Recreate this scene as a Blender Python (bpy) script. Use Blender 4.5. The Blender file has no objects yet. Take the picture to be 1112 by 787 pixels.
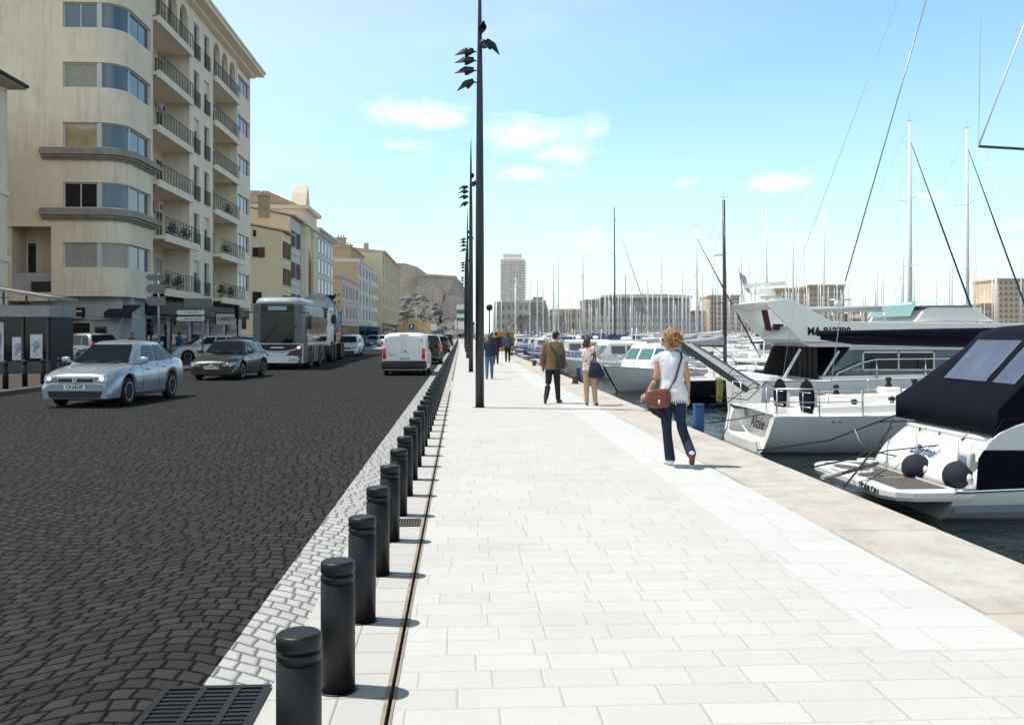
import bpy, bmesh, math, random
from mathutils import Vector, Matrix, noise
R = math.radians
PI = math.pi
sin, cos = math.sin, math.cos
SC = bpy.context.scene
COL = SC.collection
rnd = random.Random(11)

# ---------------------------------------------------------------- camera
TH = math.atan(0.055)
FW = Vector((sin(TH), cos(TH), 0))
RT = Vector((cos(TH), -sin(TH), 0))
CH = 1.65
cd = bpy.data.cameras.new('camera')
cam = bpy.data.objects.new('camera', cd)
COL.objects.link(cam)
cam.location = (0, 0, CH)
cam.rotation_euler = (R(90), 0, -TH)
cd.sensor_width = 36
cd.lens = 36 * 1000 / 1112
cd.shift_y = -31.5 / 1112
cd.clip_start = 0.05
cd.clip_end = 9000
SC.camera = cam

# ---------------------------------------------------------------- light
EL, AZ = R(66), R(14)
SUN = Vector((-cos(EL) * cos(AZ), cos(EL) * sin(AZ), sin(EL)))
sd = bpy.data.lights.new('sun', 'SUN')
sd.energy = 3.6
sd.angle = R(0.5)
sd.color = (1.0, 0.965, 0.90)
so = bpy.data.objects.new('sun', sd)
COL.objects.link(so)
so.rotation_euler = SUN.to_track_quat('Z', 'Y').to_euler()
so.location = SUN * 60

wd = bpy.data.worlds.new('World')
SC.world = wd
wd.use_nodes = True
wt = wd.node_tree
wt.nodes.clear()


class NT:
    """small helper to write node graphs"""
    def __init__(s, t):
        s.t = t

    def n(s, typ, ins=None, **kw):
        nd = s.t.nodes.new(typ)
        for k, v in kw.items():
            setattr(nd, k, v)
        if ins:
            for k, v in ins.items():
                i = nd.inputs[k]
                if isinstance(v, bpy.types.NodeSocket):
                    s.t.links.new(v, i)
                else:
                    i.default_value = v
        return nd

    def m(s, op, a, b=None, c=None, clamp=False):
        nd = s.t.nodes.new('ShaderNodeMath')
        nd.operation = op
        nd.use_clamp = clamp
        for i, v in enumerate((a, b, c)):
            if v is None:
                continue
            if isinstance(v, bpy.types.NodeSocket):
                s.t.links.new(v, nd.inputs[i])
            else:
                nd.inputs[i].default_value = v
        return nd.outputs[0]

    def mix(s, f, a, b, blend='MIX'):
        nd = s.t.nodes.new('ShaderNodeMix')
        nd.data_type = 'RGBA'
        nd.blend_type = blend
        for k, v in ((0, f), (6, a), (7, b)):
            if isinstance(v, bpy.types.NodeSocket):
                s.t.links.new(v, nd.inputs[k])
            elif k == 0:
                nd.inputs[k].default_value = v
            else:
                nd.inputs[k].default_value = (v[0], v[1], v[2], 1)
        return nd.outputs[2]

    def sep(s, v):
        nd = s.n('ShaderNodeSeparateXYZ', {0: v})
        return nd.outputs

    def com(s, x, y, z=0.0):
        return s.n('ShaderNodeCombineXYZ', {0: x, 1: y, 2: z}).outputs[0]

    def noise(s, vec, scale, detail=3, rough=0.5):
        return s.n('ShaderNodeTexNoise', {'Vector': vec, 'Scale': scale, 'Detail': detail, 'Roughness': rough}).outputs[0]

    def ramp(s, v, lo, hi):
        return s.n('ShaderNodeMapRange', {0: v, 1: lo, 2: hi, 3: 0.0, 4: 1.0}).outputs[0]


def build_world():
    W = NT(wt)
    sky = W.n('ShaderNodeTexSky', sky_type='NISHITA', sun_disc=False, sun_elevation=EL,
              sun_rotation=math.atan2(SUN.x, SUN.y), altitude=0, air_density=1.15, dust_density=0.55, ozone_density=1.6)
    tc = W.n('ShaderNodeTexCoord')
    d = W.n('ShaderNodeVectorMath', {0: tc.outputs['Generated']}, operation='NORMALIZE').outputs[0]
    x, y, z = W.sep(d)
    az = W.m('ARCTAN2', x, y)
    el = W.m('ARCSINE', z)
    vec = W.com(az, W.m('MULTIPLY', el, 2.1), 0.3)
    fbm = W.m('ADD', W.m('MULTIPLY', W.noise(vec, 9.0, 9, 0.68), .72), W.m('MULTIPLY', W.noise(vec, 34.0, 8, 0.7), .28))
    tot = None
    # azimuth, elevation, half width, half height, strength of the clouds over the harbour
    for px, py, hw, hh, st in ((440, 120, 70, 20, .40), (475, 130, 42, 14, .42), (575, 150, 80, 26, .42), (612, 165, 60, 34, .42), (585, 188, 85, 14, .42), (745, 197, 32, 12, .36), (640, 150, 34, 30, .3),
                               (845, 199, 38, 13, .46), (1012, 213, 26, 7, .36), (1100, 245, 60, 9, .34), (330, 180, 120, 22, .22), (440, 160, 60, 10, .3),
                               (640, 268, 150, 24, .26), (820, 262, 120, 16, .24), (300, 250, 70, 90, .28)):
        v = (FW + RT * ((px - 556) / 1000) + Vector((0, 0, 1)) * ((362 - py) / 1000)).normalized()
        a0, e0 = math.atan2(v.x, v.y), math.asin(v.z)
        dx = W.m('DIVIDE', W.m('SUBTRACT', az, a0), hw / 1000)
        dy = W.m('DIVIDE', W.m('SUBTRACT', el, e0), hh / 1000)
        r2 = W.m('ADD', W.m('MULTIPLY', dx, dx), W.m('MULTIPLY', dy, dy))
        g = W.m('MULTIPLY', W.m('POWER', 2.718, W.m('MULTIPLY', r2, -0.9)), st)
        tot = g if tot is None else W.m('MAXIMUM', tot, g)
    wide = W.ramp(W.noise(W.com(az, W.m('MULTIPLY', el, 3.0), 1.7), 3.0, 5, .55), .55, .8)
    # broad unseen cumulus bank, added to light the fronts and for windscreen reflections
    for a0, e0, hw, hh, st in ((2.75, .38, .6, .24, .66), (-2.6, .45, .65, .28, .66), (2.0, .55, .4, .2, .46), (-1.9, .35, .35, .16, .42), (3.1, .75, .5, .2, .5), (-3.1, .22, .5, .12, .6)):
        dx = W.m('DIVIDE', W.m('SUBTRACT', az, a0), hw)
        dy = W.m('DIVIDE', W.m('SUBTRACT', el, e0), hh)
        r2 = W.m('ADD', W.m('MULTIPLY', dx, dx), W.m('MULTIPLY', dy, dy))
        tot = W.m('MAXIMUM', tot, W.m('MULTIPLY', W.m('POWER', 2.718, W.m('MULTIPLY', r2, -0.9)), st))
    dens = W.m('ADD', fbm, tot)
    cl = W.m('POWER', W.ramp(dens, 0.70, 1.18), 1.3)
    cl = W.m('MAXIMUM', cl, W.m('MULTIPLY', wide, 0.12))
    below = W.ramp(z, -0.01, 0.01)
    # sea haze: the sky pales towards the horizon and towards the sun
    e_ = W.m('MAXIMUM', z, 0.0)
    hz = W.m('MULTIPLY', W.m('POWER', 2.718, W.m('MULTIPLY', e_, -6.5)), .92)
    sd_ = W.n('ShaderNodeVectorMath', {0: d, 1: tuple(SUN)}, operation='DOT_PRODUCT').outputs['Value']
    gl = W.m('MULTIPLY', W.m('MULTIPLY', W.ramp(sd_, .10, .62), 1.0), W.m('POWER', 2.718, W.m('MULTIPLY', e_, -1.6)))
    hz_hi = W.ramp(z, .75, .42)
    hz = W.m('MAXIMUM', hz, W.m('MULTIPLY', gl, hz_hi))
    hz = W.m('MULTIPLY', hz, below)
    skc = W.mix(1.0, sky.outputs[0], (.64, .98, 1.02), 'MULTIPLY')
    skc = W.mix(W.ramp(z, .30, .62), skc, W.mix(1.0, skc, (.20, .20, .20), 'MULTIPLY'))
    skc = W.mix(hz, skc, HAZECOL)
    bg_sky = W.n('ShaderNodeBackground', {'Color': skc, 'Strength': SKY}).outputs[0]
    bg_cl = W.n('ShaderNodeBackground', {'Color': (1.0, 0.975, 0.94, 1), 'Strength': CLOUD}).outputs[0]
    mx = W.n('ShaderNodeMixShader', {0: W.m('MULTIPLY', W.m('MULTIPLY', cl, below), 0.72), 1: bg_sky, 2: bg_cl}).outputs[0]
    W.n('ShaderNodeOutputWorld', {0: mx})


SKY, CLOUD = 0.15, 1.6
HAZECOL = (5.2, 5.45, 5.45)
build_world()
SC.view_settings.view_transform = 'Standard'
SC.view_settings.look = 'None'
SC.view_settings.exposure = 0.50
SC.view_settings.gamma = 1
SC.render.engine = 'CYCLES'
SC.cycles.max_bounces = 6
SC.cycles.transparent_max_bounces = 8
SC.cycles.use_denoising = True
SC.cycles.caustics_reflective = False
SC.cycles.caustics_refractive = False


# ---------------------------------------------------------------- photo geometry (metres; quay runs along +Y)
def P(px, py, Z):
    return FW * Z + RT * ((px - 556) / 1000 * Z) + Vector((0, 0, CH + (362 - py) / 1000 * Z))


def G(px, py, z=0.0):
    return P(px, py, (CH - z) * 1000 / (py - 362))


def YX(px, x):
    """world Y where the plane of constant x passes the bearing px"""
    k = (px - 556) / 1000
    Z = x / (sin(TH) + k * cos(TH))
    return (cos(TH) - k * sin(TH)) * Z


# ---------------------------------------------------------------- materials
MATS = {}


def _pos(n):
    return n.n('ShaderNodeNewGeometry').outputs['Position']


def mat(name, col, rough=0.5, metal=0.0, var=0.0, scale=4.0, bump=0.0, bscale=None, spec=0.5, streak=0.0, coat=0.0, alpha=1.0, emit=0.0, trans=0.0, obj=True):
    if name in MATS:
        return MATS[name]
    m = bpy.data.materials.new(name)
    m.use_nodes = True
    t = m.node_tree
    b = t.nodes['Principled BSDF']
    n = NT(t)
    b.inputs['Base Color'].default_value = (*col, 1)
    b.inputs['Roughness'].default_value = rough
    b.inputs['Metallic'].default_value = metal
    b.inputs['Specular IOR Level'].default_value = spec
    b.inputs['Coat Weight'].default_value = coat
    b.inputs['Coat Roughness'].default_value = 0.05
    b.inputs['Alpha'].default_value = alpha
    b.inputs['Transmission Weight'].default_value = trans
    if emit:
        b.inputs['Emission Color'].default_value = (*col, 1)
        b.inputs['Emission Strength'].default_value = emit
    if var or bump or streak:
        tc = n.n('ShaderNodeTexCoord').outputs['Object'] if obj else _pos(n)
        c = (*col, 1)
        if var:
            f = n.noise(tc, scale, 6, 0.6)
            f2 = n.noise(tc, scale * 9, 3, 0.6)
            f = n.m('ADD', n.m('MULTIPLY', f, 0.7), n.m('MULTIPLY', f2, 0.3))
            f = n.ramp(f, 0.3, 0.7)
            lo = tuple(max(0, v * (1 - var)) for v in col)
            hi = tuple(min(1, v * (1 + var * .7)) for v in col)
            c = n.mix(f, lo, hi)
        if streak:
            s = n.sep(tc)
            sv = n.com(n.m('MULTIPLY', s[0], 2.6), n.m('MULTIPLY', s[1], 2.6), n.m('MULTIPLY', s[2], 0.22))
            g = n.ramp(n.noise(sv, 1.6, 5, 0.65), 0.5, 0.78)
            c = n.mix(n.m('MULTIPLY', g, streak), c, tuple(v * 0.42 for v in col))
        if not isinstance(c, tuple):
            t.links.new(c, b.inputs['Base Color'])
        if bump:
            bn = n.n('ShaderNodeBump', {'Height': n.noise(tc, bscale or scale * 6, 5, 0.6), 'Strength': min(1, bump), 'Distance': 0.02})
            t.links.new(bn.outputs[0], b.inputs['Normal'])
    MATS[name] = m
    return m


def brick_mat(name, bw, rh, mortar, c1, c2, cm, arcs=0.0, arcw=2.4, jitter=0.0, rough=0.8, bump=0.6, stain=0.0, staincol=(.5, .4, .35), wob=0.0, rotate=False, spk=0.0):
    m = bpy.data.materials.new(name)
    m.use_nodes = True
    t = m.node_tree
    b = t.nodes['Principled BSDF']
    n = NT(t)
    pos = _pos(n)
    x, y, z = n.sep(pos)
    if wob:
        nn = n.n('ShaderNodeTexNoise', {'Vector': pos, 'Scale': 2.3, 'Detail': 3.0}).outputs[1]
        nx, ny, _ = n.sep(nn)
        x = n.m('ADD', x, n.m('MULTIPLY', n.m('SUBTRACT', nx, .5), wob))
        y = n.m('ADD', y, n.m('MULTIPLY', n.m('SUBTRACT', ny, .5), wob))
    if rotate:
        x, y = y, x
    u, v = x, y
    if arcs:
        v = n.m('ADD', y, n.m('MULTIPLY', n.m('COSINE', n.m('MULTIPLY', x, 2 * PI / arcw)), arcs))
        v = n.m('ADD', v, n.m('MULTIPLY', n.m('COSINE', n.m('MULTIPLY', x, 4 * PI / arcw)), -arcs * .12))
    row = n.m('FLOOR', n.m('DIVIDE', v, rh))
    if jitter:
        wn = n.n('ShaderNodeTexWhiteNoise', {'W': row}, noise_dimensions='1D').outputs[0]
        wn2 = n.n('ShaderNodeTexWhiteNoise', {'W': n.m('ADD', row, 71.3)}, noise_dimensions='1D').outputs[0]
        u = n.m('ADD', n.m('MULTIPLY', u, n.m('ADD', 1.0 - jitter * .45, n.m('MULTIPLY', wn2, jitter * .8))), n.m('MULTIPLY', wn, bw * 7))
    # own brick pattern: distance to the joint, and one random value per stone
    uc = n.m('DIVIDE', u, bw)
    cell = n.m('FLOOR', uc)
    if jitter:
        # joints displaced stone by stone
        w3 = n.n('ShaderNodeTexWhiteNoise', {'Vector': n.com(cell, row, 3.1)}, noise_dimensions='3D').outputs[0]
        w4 = n.n('ShaderNodeTexWhiteNoise', {'Vector': n.com(n.m('ADD', cell, 1.0), row, 3.1)}, noise_dimensions='3D').outputs[0]
    fu = n.m('FRACT', uc)
    fv = n.m('FRACT', n.m('DIVIDE', v, rh))
    if jitter:
        a = n.m('MULTIPLY', w3, 0.28)
        bb = n.m('ADD', 1.0 - 0.28 * 0 , n.m('MULTIPLY', w4, 0.0))
        # left joint at a; stones left of it belong to the previous cell
        isleft = n.m('LESS_THAN', fu, a)
        cell = n.m('SUBTRACT', cell, isleft)
        d1 = n.m('ABSOLUTE', n.m('SUBTRACT', fu, a))
        d2 = n.m('ABSOLUTE', n.m('SUBTRACT', n.m('ADD', 1.0, n.m('MULTIPLY', w4, .28)), fu))
        du = n.m('MULTIPLY', n.m('MINIMUM', d1, d2), bw)
    else:
        du = n.m('MULTIPLY', n.m('MINIMUM', fu, n.m('SUBTRACT', 1.0, fu)), bw)
    dv = n.m('MULTIPLY', n.m('MINIMUM', fv, n.m('SUBTRACT', 1.0, fv)), rh)
    dmin = n.m('MINIMUM', du, dv)
    fine = n.noise(pos, 38.0, 4, .65)
    dj = n.m('ADD', dmin, n.m('MULTIPLY', n.m('SUBTRACT', fine, .5), mortar * .9))
    stone = n.ramp(dj, mortar * .35, mortar * 1.0)
    rv = n.n('ShaderNodeTexWhiteNoise', {'Vector': n.com(cell, row, 9.7)}, noise_dimensions='3D').outputs[0]
    sc = n.mix(rv, c1, c2)
    big = n.ramp(n.noise(pos, 0.55, 6, .62), .38, .66)
    odd = n.n('ShaderNodeTexWhiteNoise', {'Vector': n.com(cell, row, 5.5)}, noise_dimensions='3D').outputs[0]
    sc = n.mix(n.m('MULTIPLY', n.m('GREATER_THAN', odd, .84), .17), sc, tuple(v * .72 for v in c1))
    sc = n.mix(n.m('MULTIPLY', big, .22), sc, tuple(v * .7 for v in c1))
    grain = n.ramp(fine, .25, .75)
    sc = n.mix(n.m('MULTIPLY', grain, .16), sc, tuple(v * .55 for v in c1))
    if spk:
        vo = n.n('ShaderNodeTexVoronoi', {'Vector': pos, 'Scale': 26.0}).outputs['Distance']
        sc = n.mix(n.m('MULTIPLY', n.m('LESS_THAN', vo, .09), spk), sc, (.16, .14, .12))
    if stain:
        s1 = n.ramp(n.noise(pos, 1.1, 6, .62), .54, .72)
        w = n.n('ShaderNodeTexWhiteNoise', {'Vector': n.com(cell, row, 2.2)}, noise_dimensions='3D').outputs[0]
        s1 = n.m('MULTIPLY', s1, n.m('ADD', .4, w))
        sc = n.mix(n.m('MULTIPLY', s1, stain, clamp=True), sc, staincol)
    c = n.mix(stone, cm, sc)
    t.links.new(c, b.inputs['Base Color'])
    b.inputs['Roughness'].default_value = rough
    b.inputs['Specular IOR Level'].default_value = 0.12
    h = n.m('ADD', n.m('MULTIPLY', n.ramp(dj, 0.0, mortar * 1.8), 1.0), n.m('MULTIPLY', n.m('ADD', rv, fine), .18))
    bn = n.n('ShaderNodeBump', {'Height': h, 'Strength': bump, 'Distance': 0.012})
    t.links.new(bn.outputs[0], b.inputs['Normal'])
    MATS[name] = m
    return m


# ---------------------------------------------------------------- mesh builder
class MB:
    def __init__(s):
        s.v, s.f, s.m, s.s = [], [], [], []
        s.mi = 0
        s.sm = False

    def add(s, vs, fs, sm=None):
        o = len(s.v)
        s.v += [tuple(v) for v in vs]
        for f in fs:
            s.f.append(tuple(i + o for i in f))
            s.m.append(s.mi)
            s.s.append(s.sm if sm is None else sm)
        return s

    def bx(s, x0, x1, y0, y1, z0, z1):
        x0, x1 = min(x0, x1), max(x0, x1)
        y0, y1 = min(y0, y1), max(y0, y1)
        z0, z1 = min(z0, z1), max(z0, z1)
        return s.add([(x0, y0, z0), (x1, y0, z0), (x1, y1, z0), (x0, y1, z0), (x0, y0, z1), (x1, y0, z1), (x1, y1, z1), (x0, y1, z1)],
                     [(0, 3, 2, 1), (4, 5, 6, 7), (0, 1, 5, 4), (1, 2, 6, 5), (2, 3, 7, 6), (3, 0, 4, 7)], False)

    def bar(s, a, b, w, h, up=(0, 0, 1)):
        a, b = Vector(a), Vector(b)
        d = (b - a).normalized()
        u = Vector(up)
        if abs(d.dot(u)) > .98:
            u = Vector((1, 0, 0))
        r = d.cross(u).normalized() * (w / 2)
        u = r.cross(d).normalized() * (h / 2)
        vs = [p + i * r + j * u for p in (a, b) for i, j in ((-1, -1), (1, -1), (1, 1), (-1, 1))]
        return s.add(vs, [(0, 1, 2, 3), (7, 6, 5, 4), (0, 4, 5, 1), (1, 5, 6, 2), (2, 6, 7, 3), (3, 7, 4, 0)], False)

    def loft(s, rings, caps=True, closed=True, sm=True):
        n = len(rings[0])
        vs = [v for r in rings for v in r]
        fs = []
        k = n if closed else n - 1
        for i in range(len(rings) - 1):
            for j in range(k):
                j2 = (j + 1) % n
                fs.append((i * n + j, i * n + j2, (i + 1) * n + j2, (i + 1) * n + j))
        s.add(vs, fs, sm)
        if caps and closed:
            o = len(s.v) - len(vs)
            for base, rev in ((0, True), ((len(rings) - 1) * n, False)):
                f = [o + base + j for j in range(n)]
                if rev:
                    f.reverse()
                s.f.append(tuple(f))
                s.m.append(s.mi)
                s.s.append(False)
        return s

    def cyl(s, a, b, r0, r1=None, n=12, caps=True, sm=True):
        r1 = r0 if r1 is None else r1
        a, b = Vector(a), Vector(b)
        d = (b - a).normalized()
        u = Vector((0, 0, 1)) if abs(d.z) < .95 else Vector((1, 0, 0))
        x = d.cross(u).normalized()
        y = x.cross(d)
        rs = [[p + x * (r * cos(2 * PI * i / n)) + y * (r * sin(2 * PI * i / n)) for i in range(n)] for p, r in ((a, r0), (b, r1))]
        return s.loft(rs, caps, True, sm)

    def tube(s, pts, r, n=6, caps=True):
        pts = [Vector(p) for p in pts]
        rings = []
        for i, p in enumerate(pts):
            d = (pts[min(i + 1, len(pts) - 1)] - pts[max(i - 1, 0)]).normalized()
            u = Vector((0, 0, 1)) if abs(d.z) < .9 else Vector((1, 0, 0))
            x = d.cross(u).normalized()
            y = x.cross(d)
            rr = r[i] if isinstance(r, (list, tuple)) else r
            rings.append([p + x * (rr * cos(2 * PI * k / n)) + y * (rr * sin(2 * PI * k / n)) for k in range(n)])
        return s.loft(rings, caps)

    def lathe(s, prof, c=(0, 0, 0), n=24, axis='Z', sm=True):
        rings = []
        for r, h in prof:
            ring = []
            for i in range(n):
                a = 2 * PI * i / n
                if axis == 'Z':
                    p = (c[0] + r * cos(a), c[1] + r * sin(a), c[2] + h)
                elif axis == 'Y':
                    p = (c[0] + r * cos(a), c[1] + h, c[2] + r * sin(a))
                else:
                    p = (c[0] + h, c[1] + r * cos(a), c[2] + r * sin(a))
                ring.append(p)
            rings.append(ring)
        return s.loft(rings, True, True, sm)

    def sph(s, c, r, nu=12, nv=8, M=None):
        if not isinstance(r, (tuple, list)):
            r = (r, r, r)
        rings = []
        c = Vector(c)
        for j in range(nv + 1):
            t = PI * (j + .02) / (nv + .04)
            ring = []
            for i in range(nu):
                a = 2 * PI * i / nu
                p = Vector((r[0] * sin(t) * cos(a), r[1] * sin(t) * sin(a), -r[2] * cos(t)))
                if M is not None:
                    p = M @ p
                ring.append(c + p)
            rings.append(ring)
        return s.loft(rings, True)

    def prism(s, poly, axis, a, b, sm=False):
        def mk(p, h):
            if axis == 'Y':
                return (p[0], h, p[1])
            if axis == 'X':
                return (h, p[0], p[1])
            return (p[0], p[1], h)
        return s.loft([[mk(p, a) for p in poly], [mk(p, b) for p in poly]], True, True, sm)

    def quad(s, a, b, c, d, sm=False):
        return s.add([a, b, c, d], [(0, 1, 2, 3)], sm)

    def rbox(s, c, sz, r=.03, rz=0.0, n=3):
        """box with rounded vertical edges and a soft top"""
        hx, hy = sz[0] / 2, sz[1] / 2
        z0, z1 = c[2] - sz[2] / 2, c[2] + sz[2] / 2
        r = min(r, hx * .99, hy * .99)
        def ring(ins, z):
            pts = []
            for qx, qy, a0 in ((1, 1, 0), (-1, 1, PI / 2), (-1, -1, PI), (1, -1, 1.5 * PI)):
                for k in range(n + 1):
                    a = a0 + PI / 2 * k / n
                    x = qx * (hx - r) + (r - ins) * cos(a)
                    y = qy * (hy - r) + (r - ins) * sin(a)
                    pts.append((c[0] + x * cos(rz) - y * sin(rz), c[1] + x * sin(rz) + y * cos(rz), z))
            return pts
        q = min(r * .8, sz[2] / 2 * .9)
        return s.loft([ring(q * .9, z0), ring(q * .25, z0 + q * .3), ring(0, z0 + q), ring(0, z1 - q), ring(q * .25, z1 - q * .3), ring(q * .9, z1)], True)

    def build(s, name, mats, parent=None, recalc=True, bevel=0.0):
        me = bpy.data.meshes.new(name)
        me.from_pydata(s.v, [], s.f)
        if not isinstance(mats, (list, tuple)):
            mats = [mats]
        for m in mats:
            me.materials.append(MATS[m] if isinstance(m, str) else m)
        me.polygons.foreach_set('material_index', [min(i, len(mats) - 1) for i in s.m])
        me.polygons.foreach_set('use_smooth', s.s)
        if recalc:
            bm = bmesh.new()
            bm.from_mesh(me)
            bmesh.ops.recalc_face_normals(bm, faces=bm.faces)
            bm.to_mesh(me)
            bm.free()
        me.update()
        o = bpy.data.objects.new(name, me)
        COL.objects.link(o)
        if parent:
            o.parent = parent
        if bevel:
            bv = o.modifiers.new('bevel', 'BEVEL')
            bv.width = bevel
            bv.segments = 2
            bv.limit_method = 'ANGLE'
            bv.angle_limit = R(40)
        return o


def tag(o, label=None, cat=None, group=None, kind=None):
    if label:
        o['label'] = label
    if cat:
        o['category'] = cat
    if group:
        o['group'] = group
    if kind:
        o['kind'] = kind
    return o


def thing(name, label, cat, loc=(0, 0, 0), rz=0.0, group=None):
    o = bpy.data.objects.new(name, None)
    o.empty_display_size = .2
    COL.objects.link(o)
    o.location = loc
    o.rotation_euler = (0, 0, rz)
    return tag(o, label, cat, group)


def struct(o):
    o['kind'] = 'structure'
    return o


def kids(o):
    return [c for c in ALLKIDS.get(o.name, [])]


def copy_tree(o, parent=None):
    c = o.copy()
    COL.objects.link(c)
    if parent:
        c.parent = parent
    for ch in list(o.children):
        copy_tree(ch, c)
    return c


def place(proto, used, loc, rz=0.0, label=None, group=None, scale=None):
    o = proto if not used else copy_tree(proto)
    o.location = loc
    o.rotation_euler = (0, 0, rz)
    if label:
        o['label'] = label
    if group:
        o['group'] = group
    if scale:
        o.scale = (scale, scale, scale)
    return o


def text(name, body, size, m, loc, rot, parent=None, ext=.003, bold=0.0, shear=0.0, sx=1.0, align='CENTER'):
    cu = bpy.data.curves.new(name, 'FONT')
    cu.body = body
    cu.size = size
    cu.extrude = ext
    cu.offset = bold
    cu.shear = shear
    cu.align_x = align
    cu.align_y = 'CENTER'
    cu.resolution_u = 3
    tmp = bpy.data.objects.new(name, cu)
    COL.objects.link(tmp)
    dg = bpy.context.evaluated_depsgraph_get()
    me = bpy.data.meshes.new_from_object(tmp.evaluated_get(dg))
    bpy.data.objects.remove(tmp)
    me.materials.clear()
    me.materials.append(MATS[m])
    o = bpy.data.objects.new(name, me)
    COL.objects.link(o)
    o.location = loc
    o.rotation_euler = rot
    o.scale = (sx, 1, 1)
    if parent:
        o.parent = parent
    return o


def lerp(a, b, t):
    return a + (b - a) * t


def interp(pts, x):
    if x <= pts[0][0]:
        return pts[0][1]
    for (x0, y0), (x1, y1) in zip(pts, pts[1:]):
        if x <= x1:
            t = (x - x0) / (x1 - x0)
            return lerp(y0, y1, t)
    return pts[-1][1]


def sinterp(pts, x):
    """smooth (Catmull-Rom style) interpolation"""
    if x <= pts[0][0]:
        return pts[0][1]
    if x >= pts[-1][0]:
        return pts[-1][1]
    for i in range(len(pts) - 1):
        x0, y0 = pts[i]
        x1, y1 = pts[i + 1]
        if x <= x1:
            def slope(k):
                a, b = pts[max(k - 1, 0)], pts[min(k + 1, len(pts) - 1)]
                return (b[1] - a[1]) / (b[0] - a[0])
            h = x1 - x0
            t = (x - x0) / h
            m0, m1 = slope(i) * h, slope(i + 1) * h
            return (2 * t ** 3 - 3 * t ** 2 + 1) * y0 + (t ** 3 - 2 * t ** 2 + t) * m0 + (-2 * t ** 3 + 3 * t ** 2) * y1 + (t ** 3 - t ** 2) * m1


mat('white_gel', (.85, .84, .81), .28, var=.05, coat=.3)
mat('white_paint', (.78, .78, .77), .45, var=.05)
mat('black_steel', (.0055, .006, .008), .45, var=.7, scale=9, spec=.35)
mat('black_plastic', (.012, .012, .013), .55)
mat('rubber', (.012, .012, .012), .8)
mat('alu', (.62, .63, .65), .35, metal=.85, var=.05)
mat('mast_alu', (.80, .78, .74), .45, metal=.15)
mat('mast_dark', (.05, .05, .055), .4)
mat('chrome', (.75, .75, .76), .12, metal=1)
mat('wire', (.30, .31, .34), .35, metal=.3)
mat('glass', (.008, .010, .013), .04, spec=.36)
mat('glass_blue', (.03, .07, .11), .06, spec=1.0)
mat('glass_teal', (.10, .22, .23), .08, spec=.8)
mat('navy', (.004, .005, .013), .85, var=.3, scale=3, bump=.5, bscale=5, spec=.15)
mat('vinyl', (.09, .11, .17), .2, spec=.45, var=.3, scale=2.5, bump=.6, bscale=3)
mat('rope', (.02, .02, .025), .9)
mat('rope_white', (.55, .53, .5), .9)
mat('teak', (.12, .105, .095), .7, var=.25, scale=6)
mat('red_lamp', (.45, .01, .01), .15, emit=.15)
mat('lamp_glass', (.30, .32, .34), .08, spec=1)
mat('lamp_lit', (1, .80, .6), .3, emit=.8)
mat('plate', (.75, .75, .72), .4)
mat('ink', (.01, .01, .012), .6)
mat('blue_paint', (.012, .07, .22), .5, var=.2)
mat('dark_int', (.012, .012, .013), .8)
mat('sail_blue', (.03, .05, .14), .8, var=.1)
mat('sail_grey', (.42, .43, .45), .8, var=.1)
mat('sail_white', (.7, .7, .68), .8, var=.08)
mat('hull_navy', (.012, .018, .04), .2, coat=.5)
mat('hull_black', (.008, .008, .010), .25, coat=.4)
mat('grey_metal', (.20, .21, .22), .45, metal=.3, var=.1)
mat('sign_white', (.75, .75, .73), .5)

# ================================================================ THE GROUND, ROAD, QUAY AND WATER
def wloc(o):
    v = Vector((0, 0, 0))
    while o:
        v += Vector(o.location)
        o = o.parent
    return v


def wb(mb, name, mats, parent, **k):
    """build from world coordinates under an (unrotated) parent"""
    w = wloc(parent)
    mb.v = [(a - w.x, b - w.y, c - w.z) for a, b, c in mb.v]
    return mb.build(name, mats, parent, **k)


WL = -1.12                                   # water level below the quay top
brick_mat('cobbles_dark', .122, .124, .014, (.047, .0455, .044), (.027, .0262, .0255), (.003, .003, .003), arcs=.36, arcw=3.0, jitter=.3, wob=.08, rough=.95, bump=.6)
brick_mat('cobbles_light', .122, .124, .011, (.47, .47, .46), (.40, .40, .39), (.15, .15, .145), arcs=.36, arcw=3.0, jitter=.3, wob=.08, rough=.8, bump=.9)
brick_mat('slabs', .335, .2256, .0044, (.575, .565, .545), (.55, .54, .52), (.43, .415, .39), jitter=.7, rough=.75, bump=.35, stain=.30, staincol=(.47, .42, .36), spk=.35)
brick_mat('slabs_new', .62, .36, .006, (.60, .595, .58), (.585, .58, .565), (.47, .455, .43), jitter=.5, rough=.75, bump=.3, stain=.12, staincol=(.6, .55, .5))
brick_mat('kerb_slabs', .30, .555, .006, (.53, .52, .50), (.49, .48, .46), (.28, .27, .25), rough=.8, bump=.4, stain=.2, staincol=(.45, .42, .38), rotate=True)
brick_mat('pave_left', .8, .4, .01, (.085, .072, .06), (.07, .06, .05), (.03, .027, .022), rough=.85, jitter=.4)
brick_mat('quay_wall', 1.2, .5, .02, (.16, .15, .13), (.10, .095, .085), (.03, .03, .03), rough=.8, jitter=.4, bump=.8)
mat('asphalt_far', (.30, .29, .28), .85, var=.15, scale=.3, obj=False)
mat('land', (.16, .15, .13), .9, var=.25, scale=.05, obj=False)


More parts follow.
